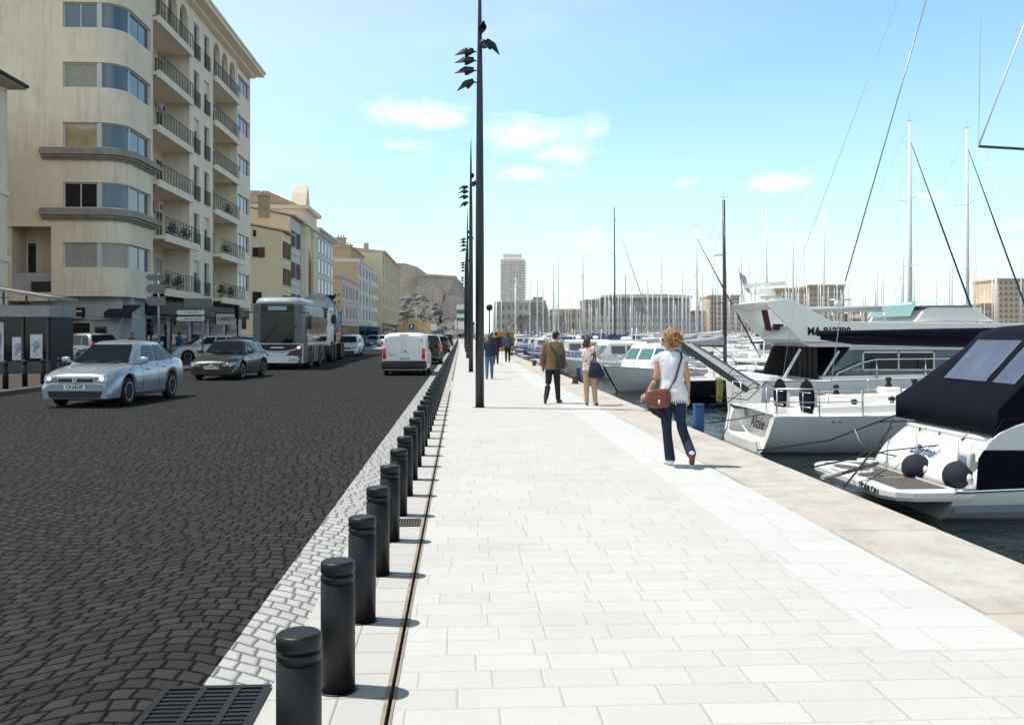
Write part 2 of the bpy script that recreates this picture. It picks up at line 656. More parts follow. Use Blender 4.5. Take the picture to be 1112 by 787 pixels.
def coping_mat():
    m = bpy.data.materials.new('coping')
    m.use_nodes = True
    t = m.node_tree
    b = t.nodes['Principled BSDF']
    n = NT(t)
    pos = _pos(n)
    f1 = n.ramp(n.noise(pos, .9, 8, .68), .40, .60)
    f2 = n.ramp(n.noise(pos, 2.3, 9, .74), .47, .66)
    f3 = n.noise(pos, 30, 5, .7)
    x, y, z = n.sep(pos)
    st = n.ramp(n.noise(n.com(n.m('MULTIPLY', x, 1.2), n.m('MULTIPLY', y, 5.0), 0.0), 1.5, 6, .7), .55, .75)
    c = n.mix(f1, (.545, .525, .48), (.50, .44, .385))
    c = n.mix(n.m('MULTIPLY', f2, .75), c, (.34, .32, .285))
    c = n.mix(n.m('MULTIPLY', st, .5), c, (.44, .29, .19))
    c = n.mix(n.m('MULTIPLY', n.ramp(f3, .35, .75), .2), c, (.36, .34, .3))
    t.links.new(c, b.inputs['Base Color'])
    b.inputs['Roughness'].default_value = .75
    h = n.m('ADD', n.m('MULTIPLY', f2, .6), f3)
    t.links.new(n.n('ShaderNodeBump', {'Height': h, 'Strength': .5, 'Distance': .012}).outputs[0], b.inputs['Normal'])
    MATS['coping'] = m


def water_mat():
    m = bpy.data.materials.new('water')
    m.use_nodes = True
    t = m.node_tree
    b = t.nodes['Principled BSDF']
    n = NT(t)
    pos = _pos(n)
    b.inputs['Base Color'].default_value = (.003, .009, .012, 1)
    b.inputs['Roughness'].default_value = .05
    b.inputs['IOR'].default_value = 1.33
    a = n.noise(pos, 1.3, 3, .5)
    c = n.noise(pos, 5.5, 3, .55)
    w = n.noise(pos, .25, 2, .5)
    h = n.m('ADD', n.m('ADD', n.m('MULTIPLY', a, .5), n.m('MULTIPLY', c, .16)), n.m('MULTIPLY', w, 1.0))
    t.links.new(n.n('ShaderNodeBump', {'Height': h, 'Strength': .55, 'Distance': .22}).outputs[0], b.inputs['Normal'])
    MATS['water'] = m


coping_mat()
water_mat()

XD, XC, XS, XQ0, XQ1 = -1.21, -.885, -.345, 3.07, 4.02
YD = 98.0


def sheet(name, x0, x1, y0, y1, z, m):
    return struct(MB().quad((x0, y0, z), (x1, y0, z), (x1, y1, z), (x0, y1, z)).build(name, m))


sheet('water', -3000, 4500, -200, 7000, WL, 'water')
# land on the town side (a thick slab so that its harbour edge is a wall)
struct(MB().bx(-3000, XS, -60, 420, -6, -.012).build('ground', 'land'))
sheet('road', -12.2, XD, -12, YD, 0, 'cobbles_dark')
sheet('road', -12.2, XC, YD, 420, 0, 'asphalt_far')
sheet('road', XD, XC, -12, YD, 0, 'cobbles_light')
sheet('pavement', XC, XS, -12, 300, .001, 'kerb_slabs')
struct(MB().bx(XS + .05, 2.28, -12, 300, -6, 0).build('promenade', ['slabs']))
struct(MB().bx(2.281, XQ0 - .002, 4.66, 300, -6, .0005).build('promenade', ['slabs_new']))
struct(MB().bx(2.281, XQ0 - .002, -12, 4.658, -6, 0).build('promenade', ['slabs']))
# coping stones of the quay: long blocks with open joints
cb = MB()
y = -12.0
r2 = random.Random(5)
while y < 300:
    ln = r2.uniform(1.1, 2.3)
    x0 = XQ0 + r2.uniform(-.035, .03)
    z1 = r2.uniform(.0, .008)
    e = .012
    ring0 = [(x0, y + .004), (XQ1, y + .004), (XQ1, y + ln - .004), (x0, y + ln - .004)]
    ring1 = [(x0 + e * .3, y + .004 + e), (XQ1 - e, y + .004 + e), (XQ1 - e, y + ln - .004 - e), (x0 + e * .3, y + ln - .004 - e)]
    cb.loft([[(a, b, -.42) for a, b in ring0], [(a, b, z1 - e) for a, b in ring0], [(a, b, z1) for a, b in ring1]], True, True, False)
    y += ln
struct(cb.build('quay_coping', 'coping'))
struct(MB().bx(XQ0 - .04, XQ1 - .06, -12, 300, -6, -.03).build('quay_wall', 'quay_wall'))
# left pavement with a real kerb
lp = MB()
lp.bx(-60, -12.2, -12, 330, -.3, .12)
struct(lp.build('pavement', 'pave_left'))
mat('kerb_stone', (.10, .095, .085), .8, var=.2, scale=2)
kb = MB()
yy = -12.0
while yy < 330:
    kb.bx(-12.32, -12.06, yy + .005, yy + .995, -.2, .128)
    yy += 1.0
struct(kb.build('kerb', 'kerb_stone', bevel=.012))
# the slot drain beside the bollards
mat('drain_edge', (.30, .25, .20), .8, var=.35, scale=12)
mat('drain_steel', (.05, .05, .052), .5, metal=.3)
for (a, b) in ((-2, 26.5), (32, 160)):
    dr = thing('slot_drain', 'long steel slot drain running beside the bollards' if a < 0 else 'far stretch of steel slot drain beside the bollard row', 'drain', (-.3, max(a, 0), 0), group='slot drains in the promenade')
    m1 = MB().bx(XS + .001, XS + .018, a, b, -.05, .0045).bx(XS + .036, XS + .049, a, b, -.05, .0045)
    wb(m1, 'edge_rail', 'drain_edge', dr)
    wb(MB().bx(XS + .0185, XS + .0355, a, b, -.05, -.03), 'channel', 'dark_int', dr)
struct(MB().bx(XS + .001, XS + .0495, 26.5, 32, -.05, 0.0).build('pavement', 'slabs'))
struct(MB().bx(XS + .0005, XS + .0495, -12, 300, -.3, -.052).build('promenade', 'slabs'))

# small grates between the bollards
mat('cast_iron', (.018, .021, .024), .45, metal=.4, var=.3, scale=12)
mat('grate_rust', (.10, .085, .07), .7, var=.3, scale=30)
g0 = thing('drain_grate', 'large dark cast iron drain grate at the cobbled road edge', 'grate', (-1.12, 4.0, 0))
wb(MB().bx(-1.37, -.887, 3.3, 4.35, .002, .006), 'pit_shade_sheet', 'dark_int', g0)  # flat near-black sheet on the paving, painted shade for the depth below
fr = MB()
fr.bx(-1.372, -1.34, 3.3, 4.352, .0065, .016).bx(-.915, -.883, 3.3, 4.352, .0065, .016).bx(-1.34, -.915, 4.32, 4.352, .0065, .016)
fr.bx(-1.20, -1.17, 3.3, 4.32, .0065, .0155).bx(-1.045, -1.015, 3.3, 4.32, .0065, .0155)
wb(fr, 'frame', 'cast_iron', g0)
br = MB()
yy = 3.31
while yy < 4.30:
    for a, b in ((-1.34, -1.20), (-1.17, -1.045), (-1.015, -.915)):
        br.bx(a, b, yy, yy + .018, .0065, .013)
    yy += .044
wb(br, 'bars', 'cast_iron', g0)
g1 = thing('drain_grate', 'small square drain grate beside the slot drain among the bollards', 'grate', (-.45, 8.05, 0))
wb(MB().bx(-.56, -.352, 7.9, 8.2, .0025, .006), 'pit_shade_sheet', 'dark_int', g1)  # dark sheet stands in for the shade under the bars
b1 = MB()
for i in range(9):
    b1.bx(-.555 + i * .0235, -.545 + i * .0235, 7.92, 8.18, .0065, .012)
b1.bx(-.56, -.352, 7.9, 7.92, .0065, .013).bx(-.56, -.352, 8.18, 8.2, .0065, .013)
wb(b1, 'bars', 'grate_rust', g1)

# ================================================================ BOLLARDS
bo = thing('bollard', 'nearest black ringed steel bollard at the bottom of the view', 'bollard', (-.571, 3.28, 0), group='black bollards along the road edge')
rb = .079
MB().lathe([(rb, 0), (rb, .498), (rb - .004, .5), (rb - .010, .502), (rb - .010, .509), (rb - .003, .511), (rb, .514), (rb, .533), (rb - .003, .536), (rb - .010, .538), (rb - .010, .545)], n=28).build('post', 'black_steel', bo)
MB().lathe([(rb - .012, .5452), (rb - .002, .546), (rb, .549), (rb, .588), (rb - .003, .595), (rb - .009, .599), (rb - .014, .600)], n=28).build('cap', 'black_steel', bo)
MB().lathe([(rb + .012, .001), (rb + .012, .006), (rb + .001, .007)], n=28).build('collar', 'black_steel', bo)
bfar = tag(MB().lathe([(rb, 0), (rb, .5), (rb - .01, .503), (rb - .01, .508), (rb, .512), (rb, .534), (rb - .01, .537), (rb - .01, .545), (rb, .548), (rb, .592), (rb - .012, .6)], n=14).build('bollard', 'black_steel'), 'x', 'bollard')
ord_ = ['second', 'third', 'fourth', 'fifth']
for i in range(1, 150):
    yb = 3.28 + 1.026 * i
    if i < 30:
        c = copy_tree(bo)
    else:
        c = bfar if i == 30 else copy_tree(bfar)
    c.location = (-.571, yb, 0)
    c.rotation_euler = (R(rnd.uniform(-.5, .5)), R(rnd.uniform(-.5, .5)), i * 1.3)
    c['group'] = 'black bollards along the road edge'
    c['label'] = ('%s nearest black ringed steel bollard in the roadside row' % ord_[i - 1]) if i < 5 else 'black ringed steel bollard farther along the row than the fifth one'
bl0 = None
for i, (px, py) in enumerate(((6, 432), (27, 427.5), (47, 424), (-16, 437), (65, 420))):
    w = G(px, py)
    w.x = -12.6
    c = tag(MB().lathe([(.075, 0), (.075, .62), (.065, .63), (.065, .64), (.075, .65), (.075, .74), (.06, .76)], n=16).build('bollard', 'black_steel'), 'x', 'bollard', 'bollards in front of the glazed kiosk') if bl0 is None else copy_tree(bl0)
    bl0 = bl0 or c
    c.location = (w.x, YX(px, -12.6), .12)
    c['label'] = ['black bollard on the kerb nearest the kiosk posters left', 'black bollard before the kiosk posters, second from the left edge', 'black bollard on the kerb just left of the silver saloon car',
                  'black bollard at the left border of the view', 'black bollard hidden beside the silver saloon bonnet'][i]

# ================================================================ LAMP POLES
mat('pole_paint', (.014, .020, .026), .38, var=.2, scale=3)
lp = thing('lamp_pole', 'nearest tall dark lamp pole casting a long shadow on the promenade', 'lamp pole', (.41, 20.55, 0), group='tall lamp poles on the promenade')
MB().lathe([(.097, 0), (.094, 4), (.070, 7), (.035, 9.2), (.006, 10.15)], n=20).build('pole', 'pole_paint', lp)
MB().lathe([(.135, 0.001), (.135, .012), (.088, .014)], n=20).build('base_plate', 'pole_paint', lp)


def spotlight(par, z, ang, tilt):
    a = Vector((cos(ang), sin(ang), 0))
    c0 = Vector((0, 0, z)) + a * .07
    c1 = c0 + a * .12 + Vector((0, 0, .02))
    d = (a * cos(tilt) + Vector((0, 0, sin(tilt)))).normalized()
    m = MB()
    m.tube([c0, c1], .016, 6)
    c2 = c1 - d * .04
    m.cyl(c2 - d * .02, c2 + d * .14, .05, .098, 14)
    m.cyl(c2 + d * .14, c2 + d * .20, .098, .092, 14)
    # long pointed visor above the lens
    u = Vector((0, 0, 1))
    s_ = a.cross(u).normalized()
    upd = s_.cross(d).normalized()
    if upd.z < 0:
        upd = -upd
    tip = c2 + d * .42 + upd * .0
    base = c2 + d * .18
    vs = [base + s_ * .092, base + upd * .092 + s_ * .045, base + upd * .1, base + upd * .092 - s_ * .045, base - s_ * .092, tip]
    vs2 = [v - upd * .012 for v in vs]
    k = len(vs)
    m.add(vs + vs2, [(0, 1, 2, 3, 4, 5), (11, 10, 9, 8, 7, 6)] + [(i, (i + 1) % 6, (i + 1) % 6 + 6, i + 6) for i in range(6)])
    o = m.build('spotlight', 'pole_paint', par)
    MB().cyl(c2 + d * .2005, c2 + d * .203, .085, .085, 14).build('lens', 'glass', o)


for z, ang, tl in ((7.92, PI * 1.0, -.25), (7.72, PI * 1.02, -.2), (7.50, PI * 1.0, -.2), (7.24, PI * .97, -.55), (8.32, PI * -.45, .3), (8.14, PI * .05, -.8), (8.06, PI * -.4, -.6)):
    spotlight(lp, z, ang, tl)
for i, (y, lb) in enumerate(((39.6, 'second lamp pole along the promenade behind the nearest one'), (61.5, 'third lamp pole along the promenade'), (82, 'fourth lamp pole hidden close behind the others'), (103, 'fifth and farthest lamp pole on the promenade'))):
    c = copy_tree(lp)
    c.location = (.41, y, 0)
    c['label'] = lb

# ================================================================ BUILDINGS
mat('concrete_warm', (.86, .735, .58), .85, var=.12, scale=.9, bump=.25, bscale=14, streak=.42)
mat('concrete_side', (.86, .75, .61), .85, var=.08, scale=1.2, bump=.2, bscale=14, streak=.25)
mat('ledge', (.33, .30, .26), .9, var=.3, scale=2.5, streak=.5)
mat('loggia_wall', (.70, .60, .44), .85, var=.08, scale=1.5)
mat('soffit', (.42, .37, .30), .9, var=.1)
mat('rail_dark', (.02, .022, .025), .5)
mat('win_frame', (.60, .59, .57), .5)
mat('win_frame_dark', (.10, .09, .08), .6)
mat('shutter_grey', (.36, .34, .31), .8, var=.2, scale=6)
mat('shutter_old', (.45, .42, .37), .9, var=.35, scale=14)
mat('curtain', (.35, .42, .50), .7)
mat('shop_white', (.44, .45, .46), .7, var=.08, streak=.15)
mat('shop_dark', (.02, .022, .026), .6, var=.2)
mat('tile', (.50, .36, .26), .85, var=.3, scale=3, bump=.6, bscale=9)
mat('wood_brown', (.13, .04, .025), .7)

A = thing('apartment_building', 'tall beige apartment building with rounded corner bay and iron balconies', 'building', (-20, 56, 0))
XB = -17.3            # outer plane of the street side
YF = 48.2             # front plane
FP = 3.07             # storey height


def outline(d, n=10, y_end=52.75, x_start=-20.9):
    """bay outline in plan (x, y), moved outwards by d"""
    pts = [(x_start, YF - d)]
    cxx, cyy, rr = XB - 1.2, YF + 1.2, 1.2 + d
    for i in range(n + 1):
        a = -PI / 2 + PI / 2 * i / n
        pts.append((cxx + rr * cos(a), cyy + rr * sin(a)))
    pts.append((XB + d, y_end))
    return pts


def band(mb, z0, z1, d0, d1, y_end=52.75, x_start=-20.9, sm=True):
    a, b = outline(d0, y_end=y_end, x_start=x_start), outline(d1, y_end=y_end, x_start=x_start)
    n = len(a)
    rings = []
    for (ax, ay), (bx_, by) in zip(a, b):
        rings.append([(ax, ay, z0), (bx_, by, z0), (bx_, by, z1), (ax, ay, z1)])
    mb.loft(rings, True, True, False)


# inner core
core = MB()
o_ = outline(-.32)
core.loft([[(x, y, 3.55) for x, y in o_ + [(-20.9, 52.75)]], [(x, y, 22.4) for x, y in o_ + [(-20.9, 52.75)]]], True, True, False)
wb(core, 'core', 'concrete_warm', A)
w = MB()
band(w, 3.55, 5.0, -.32, 0)
for i in range(6):
    z0 = 6.3 + FP * i
    z1 = 5.0 + FP * (i + 1) if i < 5 else 22.5
    band(w, z0, z1, -.32, 0)
# piers in the window bands: between flat window and corner panes
for i in range(6):
    z0, z1 = 5.0 + FP * i - .001, 6.3 + FP * i + .001
    w.bx(-20.9, -20.32, YF + .004, YF + .3, z0, z1)
    w.bx(XB - .3, XB - .004, 52.45, 52.75, z0, z1)
wb(w, 'wall', 'concrete_warm', A)
# left wing with the deep recess
w = MB()
w.bx(-23.25, -20.9, YF, YF + .3, 7.1, 22.5)
w.bx(-23.25, -20.9, YF, YF + .3, 3.3, 3.75)
w.bx(-23.25, -20.9, YF + 1.9, 58, 3.3, 22.4)
w.bx(-23.25, -23.0, YF + .3, YF + 1.9, 3.3, 22.4)
w.bx(-20.9, -20.88, YF + .3, YF + 4.5, 3.3, 22.4)
w.bx(-40, -23.2, YF + .4, 60, -.1, 21.5)
wb(w, 'side_wing', 'concrete_warm', A)
wb(MB().bx(-23.0, -20.9, YF + .32, YF + .42, 3.75, 4.75), 'recess_parapet', 'shop_white', A)
wb(MB().bx(-21.9, -20.95, YF + .02, YF + .31, 3.3, 4.3), 'vent_grille', 'shop_dark', A)
wb(MB().bx(-22.9, -22.5, YF + 1.88, YF + 1.89, 4.2, 6.4), 'recess_door', 'shop_dark', A)
# ledges with rounded nose under two window rows
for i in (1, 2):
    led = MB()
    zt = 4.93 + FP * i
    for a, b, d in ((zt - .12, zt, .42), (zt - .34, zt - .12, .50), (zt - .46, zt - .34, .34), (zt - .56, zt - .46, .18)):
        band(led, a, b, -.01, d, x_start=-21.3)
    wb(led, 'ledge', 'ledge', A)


def win_flat(par, x0, x1, z0, z1, y, kind='glass', fm='win_frame', div=1):
    """window in a plane facing -y"""
    f = MB()
    t = .06
    f.bx(x0, x0 + t, y - .05, y + .03, z0, z1).bx(x1 - t, x1, y - .05, y + .03, z0, z1)
    f.bx(x0 + t, x1 - t, y - .05, y + .03, z0, z0 + t).bx(x0 + t, x1 - t, y - .05, y + .03, z1 - t, z1)
    for k in range(1, div):
        xx = lerp(x0, x1, k / div)
        f.bx(xx - .03, xx + .03, y - .045, y + .03, z0 + t, z1 - t)
    o = wb(f, 'window', fm, par)
    if kind == 'slats':
        m = MB()
        z = z0 + t
        while z < z1 - t:
            m.bx(x0 + t, x1 - t, y - .02, y + .0, z, z + .055)
            z += .075
        m.bx(x0 + t, x1 - t, y + .0, y + .02, z0 + t, z1 - t)
        wb(m, 'shutter', 'shutter_old', o)
    else:
        wb(MB().bx(x0 + t, x1 - t, y - .01, y + .01, z0 + t, z1 - t), 'pane' if kind.startswith('glass') else 'shutter', {'glass': 'glass', 'glass_blue': 'glass_blue', 'shut': 'shutter_grey', 'warm': 'glass_warm_reflect', 'curtain': 'glass_blue'}[kind], o)  # warm kind is glass with a painted reflection, also named shutter
    return o


mat('glass_warm_reflect', (.42, .33, .18), .12, spec=.8, var=.3, scale=1.2)  # warm reflection put into the pane's base colour


def win_side(par, y0, y1, z0, z1, x, kind='glass_blue', fm='win_frame', div=1, frame=.06, name='window'):
    """window in a plane facing +x"""
    f = MB()
    t = frame
    f.bx(x - .03, x + .05, y0, y0 + t, z0, z1).bx(x - .03, x + .05, y1 - t, y1, z0, z1)
    f.bx(x - .03, x + .05, y0 + t, y1 - t, z0, z0 + t).bx(x - .03, x + .05, y0 + t, y1 - t, z1 - t, z1)
    for k in range(1, div):
        yk = lerp(y0, y1, k / div)
        f.bx(x - .03, x + .045, yk - t / 2, yk + t / 2, z0 + t, z1 - t)
    o = wb(f, name, fm, par)
    if kind == 'shut':
        wb(MB().bx(x - .01, x + .015, y0 + t, y1 - t, z0 + t, z1 - t), 'shutter', 'shutter_grey', o)
    else:
        wb(MB().bx(x - .01, x + .01, y0 + t, y1 - t, z0 + t, z1 - t), 'pane', kind, o)
    return o


for i in range(6):
    z0, z1 = 5.0 + FP * i, 6.3 + FP * i
    win_flat(A, -20.32, -18.62, z0, z1, YF + .2, {0: 'shut', 1: 'glass', 2: 'warm', 3: 'slats', 4: 'curtain', 5: 'glass'}[i], 'win_frame', 2 if i in (1, 4) else 1)
    # white mullion block and the curved corner pane
    wb(MB().bx(-18.615, -18.4, YF + .06, YF + .3, z0, z1), 'mullion', 'win_frame', A)
    arc = []
    cxx, cyy = XB - 1.2, YF + 1.2
    fr_, gl = MB(), MB()
    for k in range(8):
        a = -PI / 2 + PI / 2 * (k / 7) * .98 + .02
        arc.append((cxx + 1.02 * cos(a), cyy + 1.02 * sin(a)))
    for zz0, zz1 in ((z0, z0 + .06), (z1 - .06, z1)):
        for (p, q) in zip(arc, arc[1:]):
            fr_.bar((p[0], p[1], (zz0 + zz1) / 2), (q[0], q[1], (zz0 + zz1) / 2), .09, .06)
    for p in (arc[0], arc[-1]):
        fr_.bx(p[0] - .06, p[0] + .06, p[1] - .06, p[1] + .06, z0, z1)
    o = wb(fr_, 'window', 'win_frame', A)
    gl.loft([[(x, y, z0 + .06) for x, y in arc], [(x, y, z1 - .06) for x, y in arc]], False, False, True)
    wb(gl, 'pane', 'shutter_old' if i == 0 else 'glass_blue', o, recalc=False)
    win_side(A, 49.5, 52.45, z0, z1, XB - .2, 'glass_blue', 'win_frame', 2)

# street side: loggias, stair column and end bay
Y1, Y2, Y3, Y4, Y5 = 52.75, 59.4, 64.9, 71.6, 76.0
XR = XB - 1.5
w = MB()
w.bx(-30, XR, Y1, Y5, 3.6, 22.4)
w.bx(XR, XB + .1, Y2, Y2 + .3, 3.6, 22.45).bx(XR, XB + .1, Y3 - .3, Y3, 3.6, 22.45)
w.bx(XR, XB + .15, Y4, Y4 + .25, 3.6, 22.45)
w.bx(XR, XB + .15, Y5 - .25, Y5, 3.6, 22.45)
for i in range(7):
    zz = 4.1 + FP * i - .05
    w.bx(XR, XB + .099, Y2 + .3, Y3 - .3, max(3.6, zz - .75), min(22.44, zz + (.05 if i else .3)))
wb(w, 'street_wall', 'concrete_side', A)
w = MB()
for i in range(6):
    zf = 4.1 + FP * i
    # end bay: solid parapet and lintel round a window band
    w.bx(XR + .3, XB + .149, Y4 + .25, Y5 - .25, zf - .45, zf + .9)
    w.bx(XR + .3, XB + .149, Y4 + .25, Y5 - .25, zf + 2.2, zf + 2.62)
    # stair column piers round its two windows
    for a, b in ((Y2 + .3, Y2 + .9), (Y2 + 2.2, Y2 + 3.3), (Y2 + 4.6, Y3 - .3)):
        w.bx(XR, XB + .098, a, b, zf, zf + 2.4)
wb(w, 'pier', 'concrete_side', A)
for i in range(6):
    zf = 4.1 + FP * i
    for a, b in ((Y2 + .9, Y2 + 2.2), (Y2 + 3.3, Y2 + 4.6)):
        o = win_side(A, a, b, zf + .05, zf + 2.3, XB - .1, 'glass', 'win_frame', 2, .07)
        if (i + int(a)) % 3 == 0:
            wb(MB().bx(XB - .06, XB - .03, a + .07, b - .07, zf + 1.5, zf + 2.23), 'roller_blind', 'win_frame', o)
        rl = MB()
        rl.bx(XB + .14, XB + .17, a - .1, b + .1, zf + .95, zf + 1.0).bx(XB + .14, XB + .17, a - .1, b + .1, zf + .08, zf + .12)
        y = a - .08
        while y < b + .1:
            rl.bx(XB + .145, XB + .165, y, y + .02, zf + .12, zf + .95)
            y += .13
        wb(rl, 'window_rail', 'rail_dark', A)
    win_side(A, Y4 + .4, Y5 - .4, zf + .9, zf + 2.2, XB - .02, 'glass_blue', 'win_frame', 3)
wb(MB().bx(XR, XB - .1, Y4 + .25, Y5 - .25, 3.6, 22.4), 'bay_core', 'concrete_side', A)


def balcony(par, y0, y1, zf, x_out, solid=False, arch=False):
    s_ = MB()
    s_.bx(XR, x_out, y0, y1, zf - .2, zf)
    s_.bx(x_out - .12, x_out + .02, y0 - .01, y1 + .01, zf - .34, zf + .08)
    o = wb(s_, 'balcony', 'concrete_side', par)
    m = MB()
    m.bx(x_out - .06, x_out - .02, y0, y1, zf + 1.0, zf + 1.05).bx(x_out - .05, x_out - .02, y0, y1, zf + .12, zf + .15)
    for k in range(1, 7):
        m.bx(x_out - .05, x_out - .03, y0, y1, zf + .15 + k * .125, zf + .168 + k * .125)
    y = y0
    while y <= y1:
        m.bx(x_out - .055, x_out - .025, y, y + .03, zf, zf + 1.0)
        y += .55
    wb(m, 'railing', 'rail_dark', o)
    return o


rr_ = random.Random(3)
for i in range(6):
    zf = 4.1 + FP * i
    for (a, b, xo) in ((Y1, Y2, XB + (.35 if i > 1 else .75)), (Y3, Y4, XB + (.35 if i > 1 else .75))):
        balcony(A, a + .01, b - .01, zf, xo)
        # french windows and doors on the recessed wall
        n = 3 if b - a > 6.2 else 2
        for k in range(n):
            yc = lerp(a, b, (k + .5) / n)
            win_side(A, yc - .6, yc + .6, zf + .05, zf + 2.2, XR + .03, rr_.choice(['glass', 'glass', 'shut']), rr_.choice(['win_frame', 'win_frame_dark']), 2, .07, 'balcony_door')
        wb(MB().bx(XR + .002, XR + .004, a + .02, b - .02, zf, zf + 2.7), 'loggia_wall', 'loggia_wall', A)
        # lintel beam under the next slab on the middle floors
        if i == 5:
            # three arches across the top loggia
            m = MB()
            na = 3
            step = (b - a) / na
            for k in range(na):
                ya, yb_ = a + k * step + .25, a + (k + 1) * step - .25
                rr = (yb_ - ya) / 2
                prof = [(a + k * step, zf + 3.0), (a + k * step, zf + .1), (ya, zf + .1), (ya, zf + 1.75)]
                for q in range(1, 10):
                    an = PI - PI * q / 10
                    prof.append(((ya + yb_) / 2 + rr * cos(an), zf + 1.75 + rr * sin(an)))
                prof += [(yb_, zf + 1.75), (yb_, zf + .1), (a + (k + 1) * step, zf + .1), (a + (k + 1) * step, zf + 3.0)]
                m.prism(prof, 'X', XB - .25, XB + .08)
            wb(m, 'arcade', 'concrete_side', A)
# drain pipes, awnings, air conditioners on the balconies
for yy in (Y1 + 1.9, Y3 + .5):
    wb(MB().cyl((XR + .12, yy, 3.9), (XR + .12, yy, 22), .06, n=8), 'drain_pipe', 'soffit', A)
for (yy, i, s_) in ((Y3 + 4.5, 3, .8), (Y3 + 2.6, 2, .8), (Y1 + 4.8, 1, .7), (Y3 + 4.8, 4, .8), (Y1 + 5.3, 3, .7)):
    o = wb(MB().rbox((XR + .25, yy, 4.1 + FP * i + 2.2), (.35, s_, .6), .04), 'air_conditioner', 'win_frame', A)
    wb(MB().lathe([(.2, 0), (.2, .012)], (XR + .425, yy, 4.1 + FP * i + 2.2), 14, 'X'), 'fan', 'shop_dark', o)
# plants and chairs left out on the balconies
mat('leaf_dark', (.035, .06, .02), .8, var=.4, scale=8)
for kk, (yy, i, lb) in enumerate(((Y1 + 1.4, 0, 'bushy potted plant on the lowest balcony nearest the rounded corner'), (Y1 + 3.6, 0, 'second potted plant on the lowest near balcony'), (Y1 + 2.2, 1, 'dark potted shrub on the second floor near balcony'),
                                  (Y1 + 4.8, 1, 'small potted plant at the far end of the second near balcony'), (Y3 + 1.2, 0, 'potted plant on the lowest far balcony'), (Y3 + 3.9, 0, 'tall potted plant on the lowest far balcony'), (Y3 + 2.4, 1, 'potted shrub on the second far balcony'), (Y3 + 4.4, 2, 'potted plant on the third far balcony'))):
    pp_ = thing('potted_plant', lb, 'plant', (XB + (.35 if i < 2 else .0), yy, 4.1 + FP * i + .001), group='potted plants on the balconies')
    MB().lathe([(.12, 0), (.17, .28), (.19, .3), (.15, .3)], n=12).build('pot', 'tile', pp_)
    q = MB()
    rp = random.Random(kk)
    for n_ in range(150):
        a, e = rp.uniform(0, 2 * PI), rp.uniform(-.3, 1.5)
        rr0 = rp.uniform(.08, .42)
        c = Vector((cos(a) * cos(e) * rr0, sin(a) * cos(e) * rr0, .45 + sin(e) * rr0 * 1.3))
        u, v_ = Vector((rp.uniform(-1, 1), rp.uniform(-1, 1), rp.uniform(-1, 1))).normalized() * .09, Vector((rp.uniform(-1, 1), rp.uniform(-1, 1), rp.uniform(-1, 1))).normalized() * .05
        q.add([c - u, c + v_, c + u, c - v_], [(0, 1, 2, 3)])
    q.build('foliage', 'leaf_dark', pp_, recalc=False)
# cornice and roof edge
w = MB()
w.bx(-40, XB + .5, YF - .5, Y5 + .3, 22.45, 22.7)
w.bx(-40, XB + 1.1, YF - .9, Y5 + .9, 22.7, 22.95)
w.bx(-40, XB + 1.2, YF - 1.0, Y5 + 1.0, 22.95, 23.12)
wb(w, 'cornice', 'concrete_side', A)
w = MB()
w.prism([(-38, 23.12), (XB + 1.0, 23.12), (-22, 24.6), (-36, 24.6)], 'Y', YF - .8, Y5 + .8)
wb(w, 'roof', 'tile', A)
# ground floor of the building
w = MB()
w.bx(-22.0, XB - .5, YF + .9, 52.9, -.1, 3.55)
w.bx(-30, XB - .6, 52.9, Y5, -.1, 3.6)
w.bx(-22.3, XB - .35, YF + .75, YF + .9, 2.35, 3.3)
w.bx(-18.2, XB - .1, YF + 1.5, YF + 1.8, -.1, 3.5)
wb(w, 'ground_floor', 'shop_white', A)
sf = wb(MB().bx(-21.2, -19.2, YF + .86, YF + .91, .3, 2.3), 'shop_window', 'win_frame', A)
wb(MB().bx(-21.1, -19.3, YF + .84, YF + .87, .4, 2.2), 'pane', 'glass', sf)
sf = wb(MB().bx(-21.95, -21.4, YF + .86, YF + .91, .9, 2.0), 'shop_window', 'win_frame_dark', A)
wb(MB().bx(-21.88, -21.47, YF + .84, YF + .87, .97, 1.93), 'pane', 'glass', sf)
sf = wb(MB().bx(-19.05, -18.45, YF + .86, YF + .91, .3, 2.0), 'shop_door', 'win_frame_dark', A)
wb(MB().bx(-18.98, -18.52, YF + .84, YF + .87, .4, 1.9), 'pane', 'glass', sf)
for k in range(5):
    yy = 53.4 + k * 4.4
    sf = wb(MB().bx(XB - .62, XB - .56, yy, yy + 3.6, 0, 2.6), 'shop_window', 'shop_dark', A)
    wb(MB().bx(XB - .56, XB - .54, yy + .1, yy + 3.5, .5, 2.4), 'pane', 'glass', sf)
wb(MB().bx(XB - .57, XB + .3, 53.2, 75, 2.75, 3.5), 'shop_fascia', 'shop_dark', A)
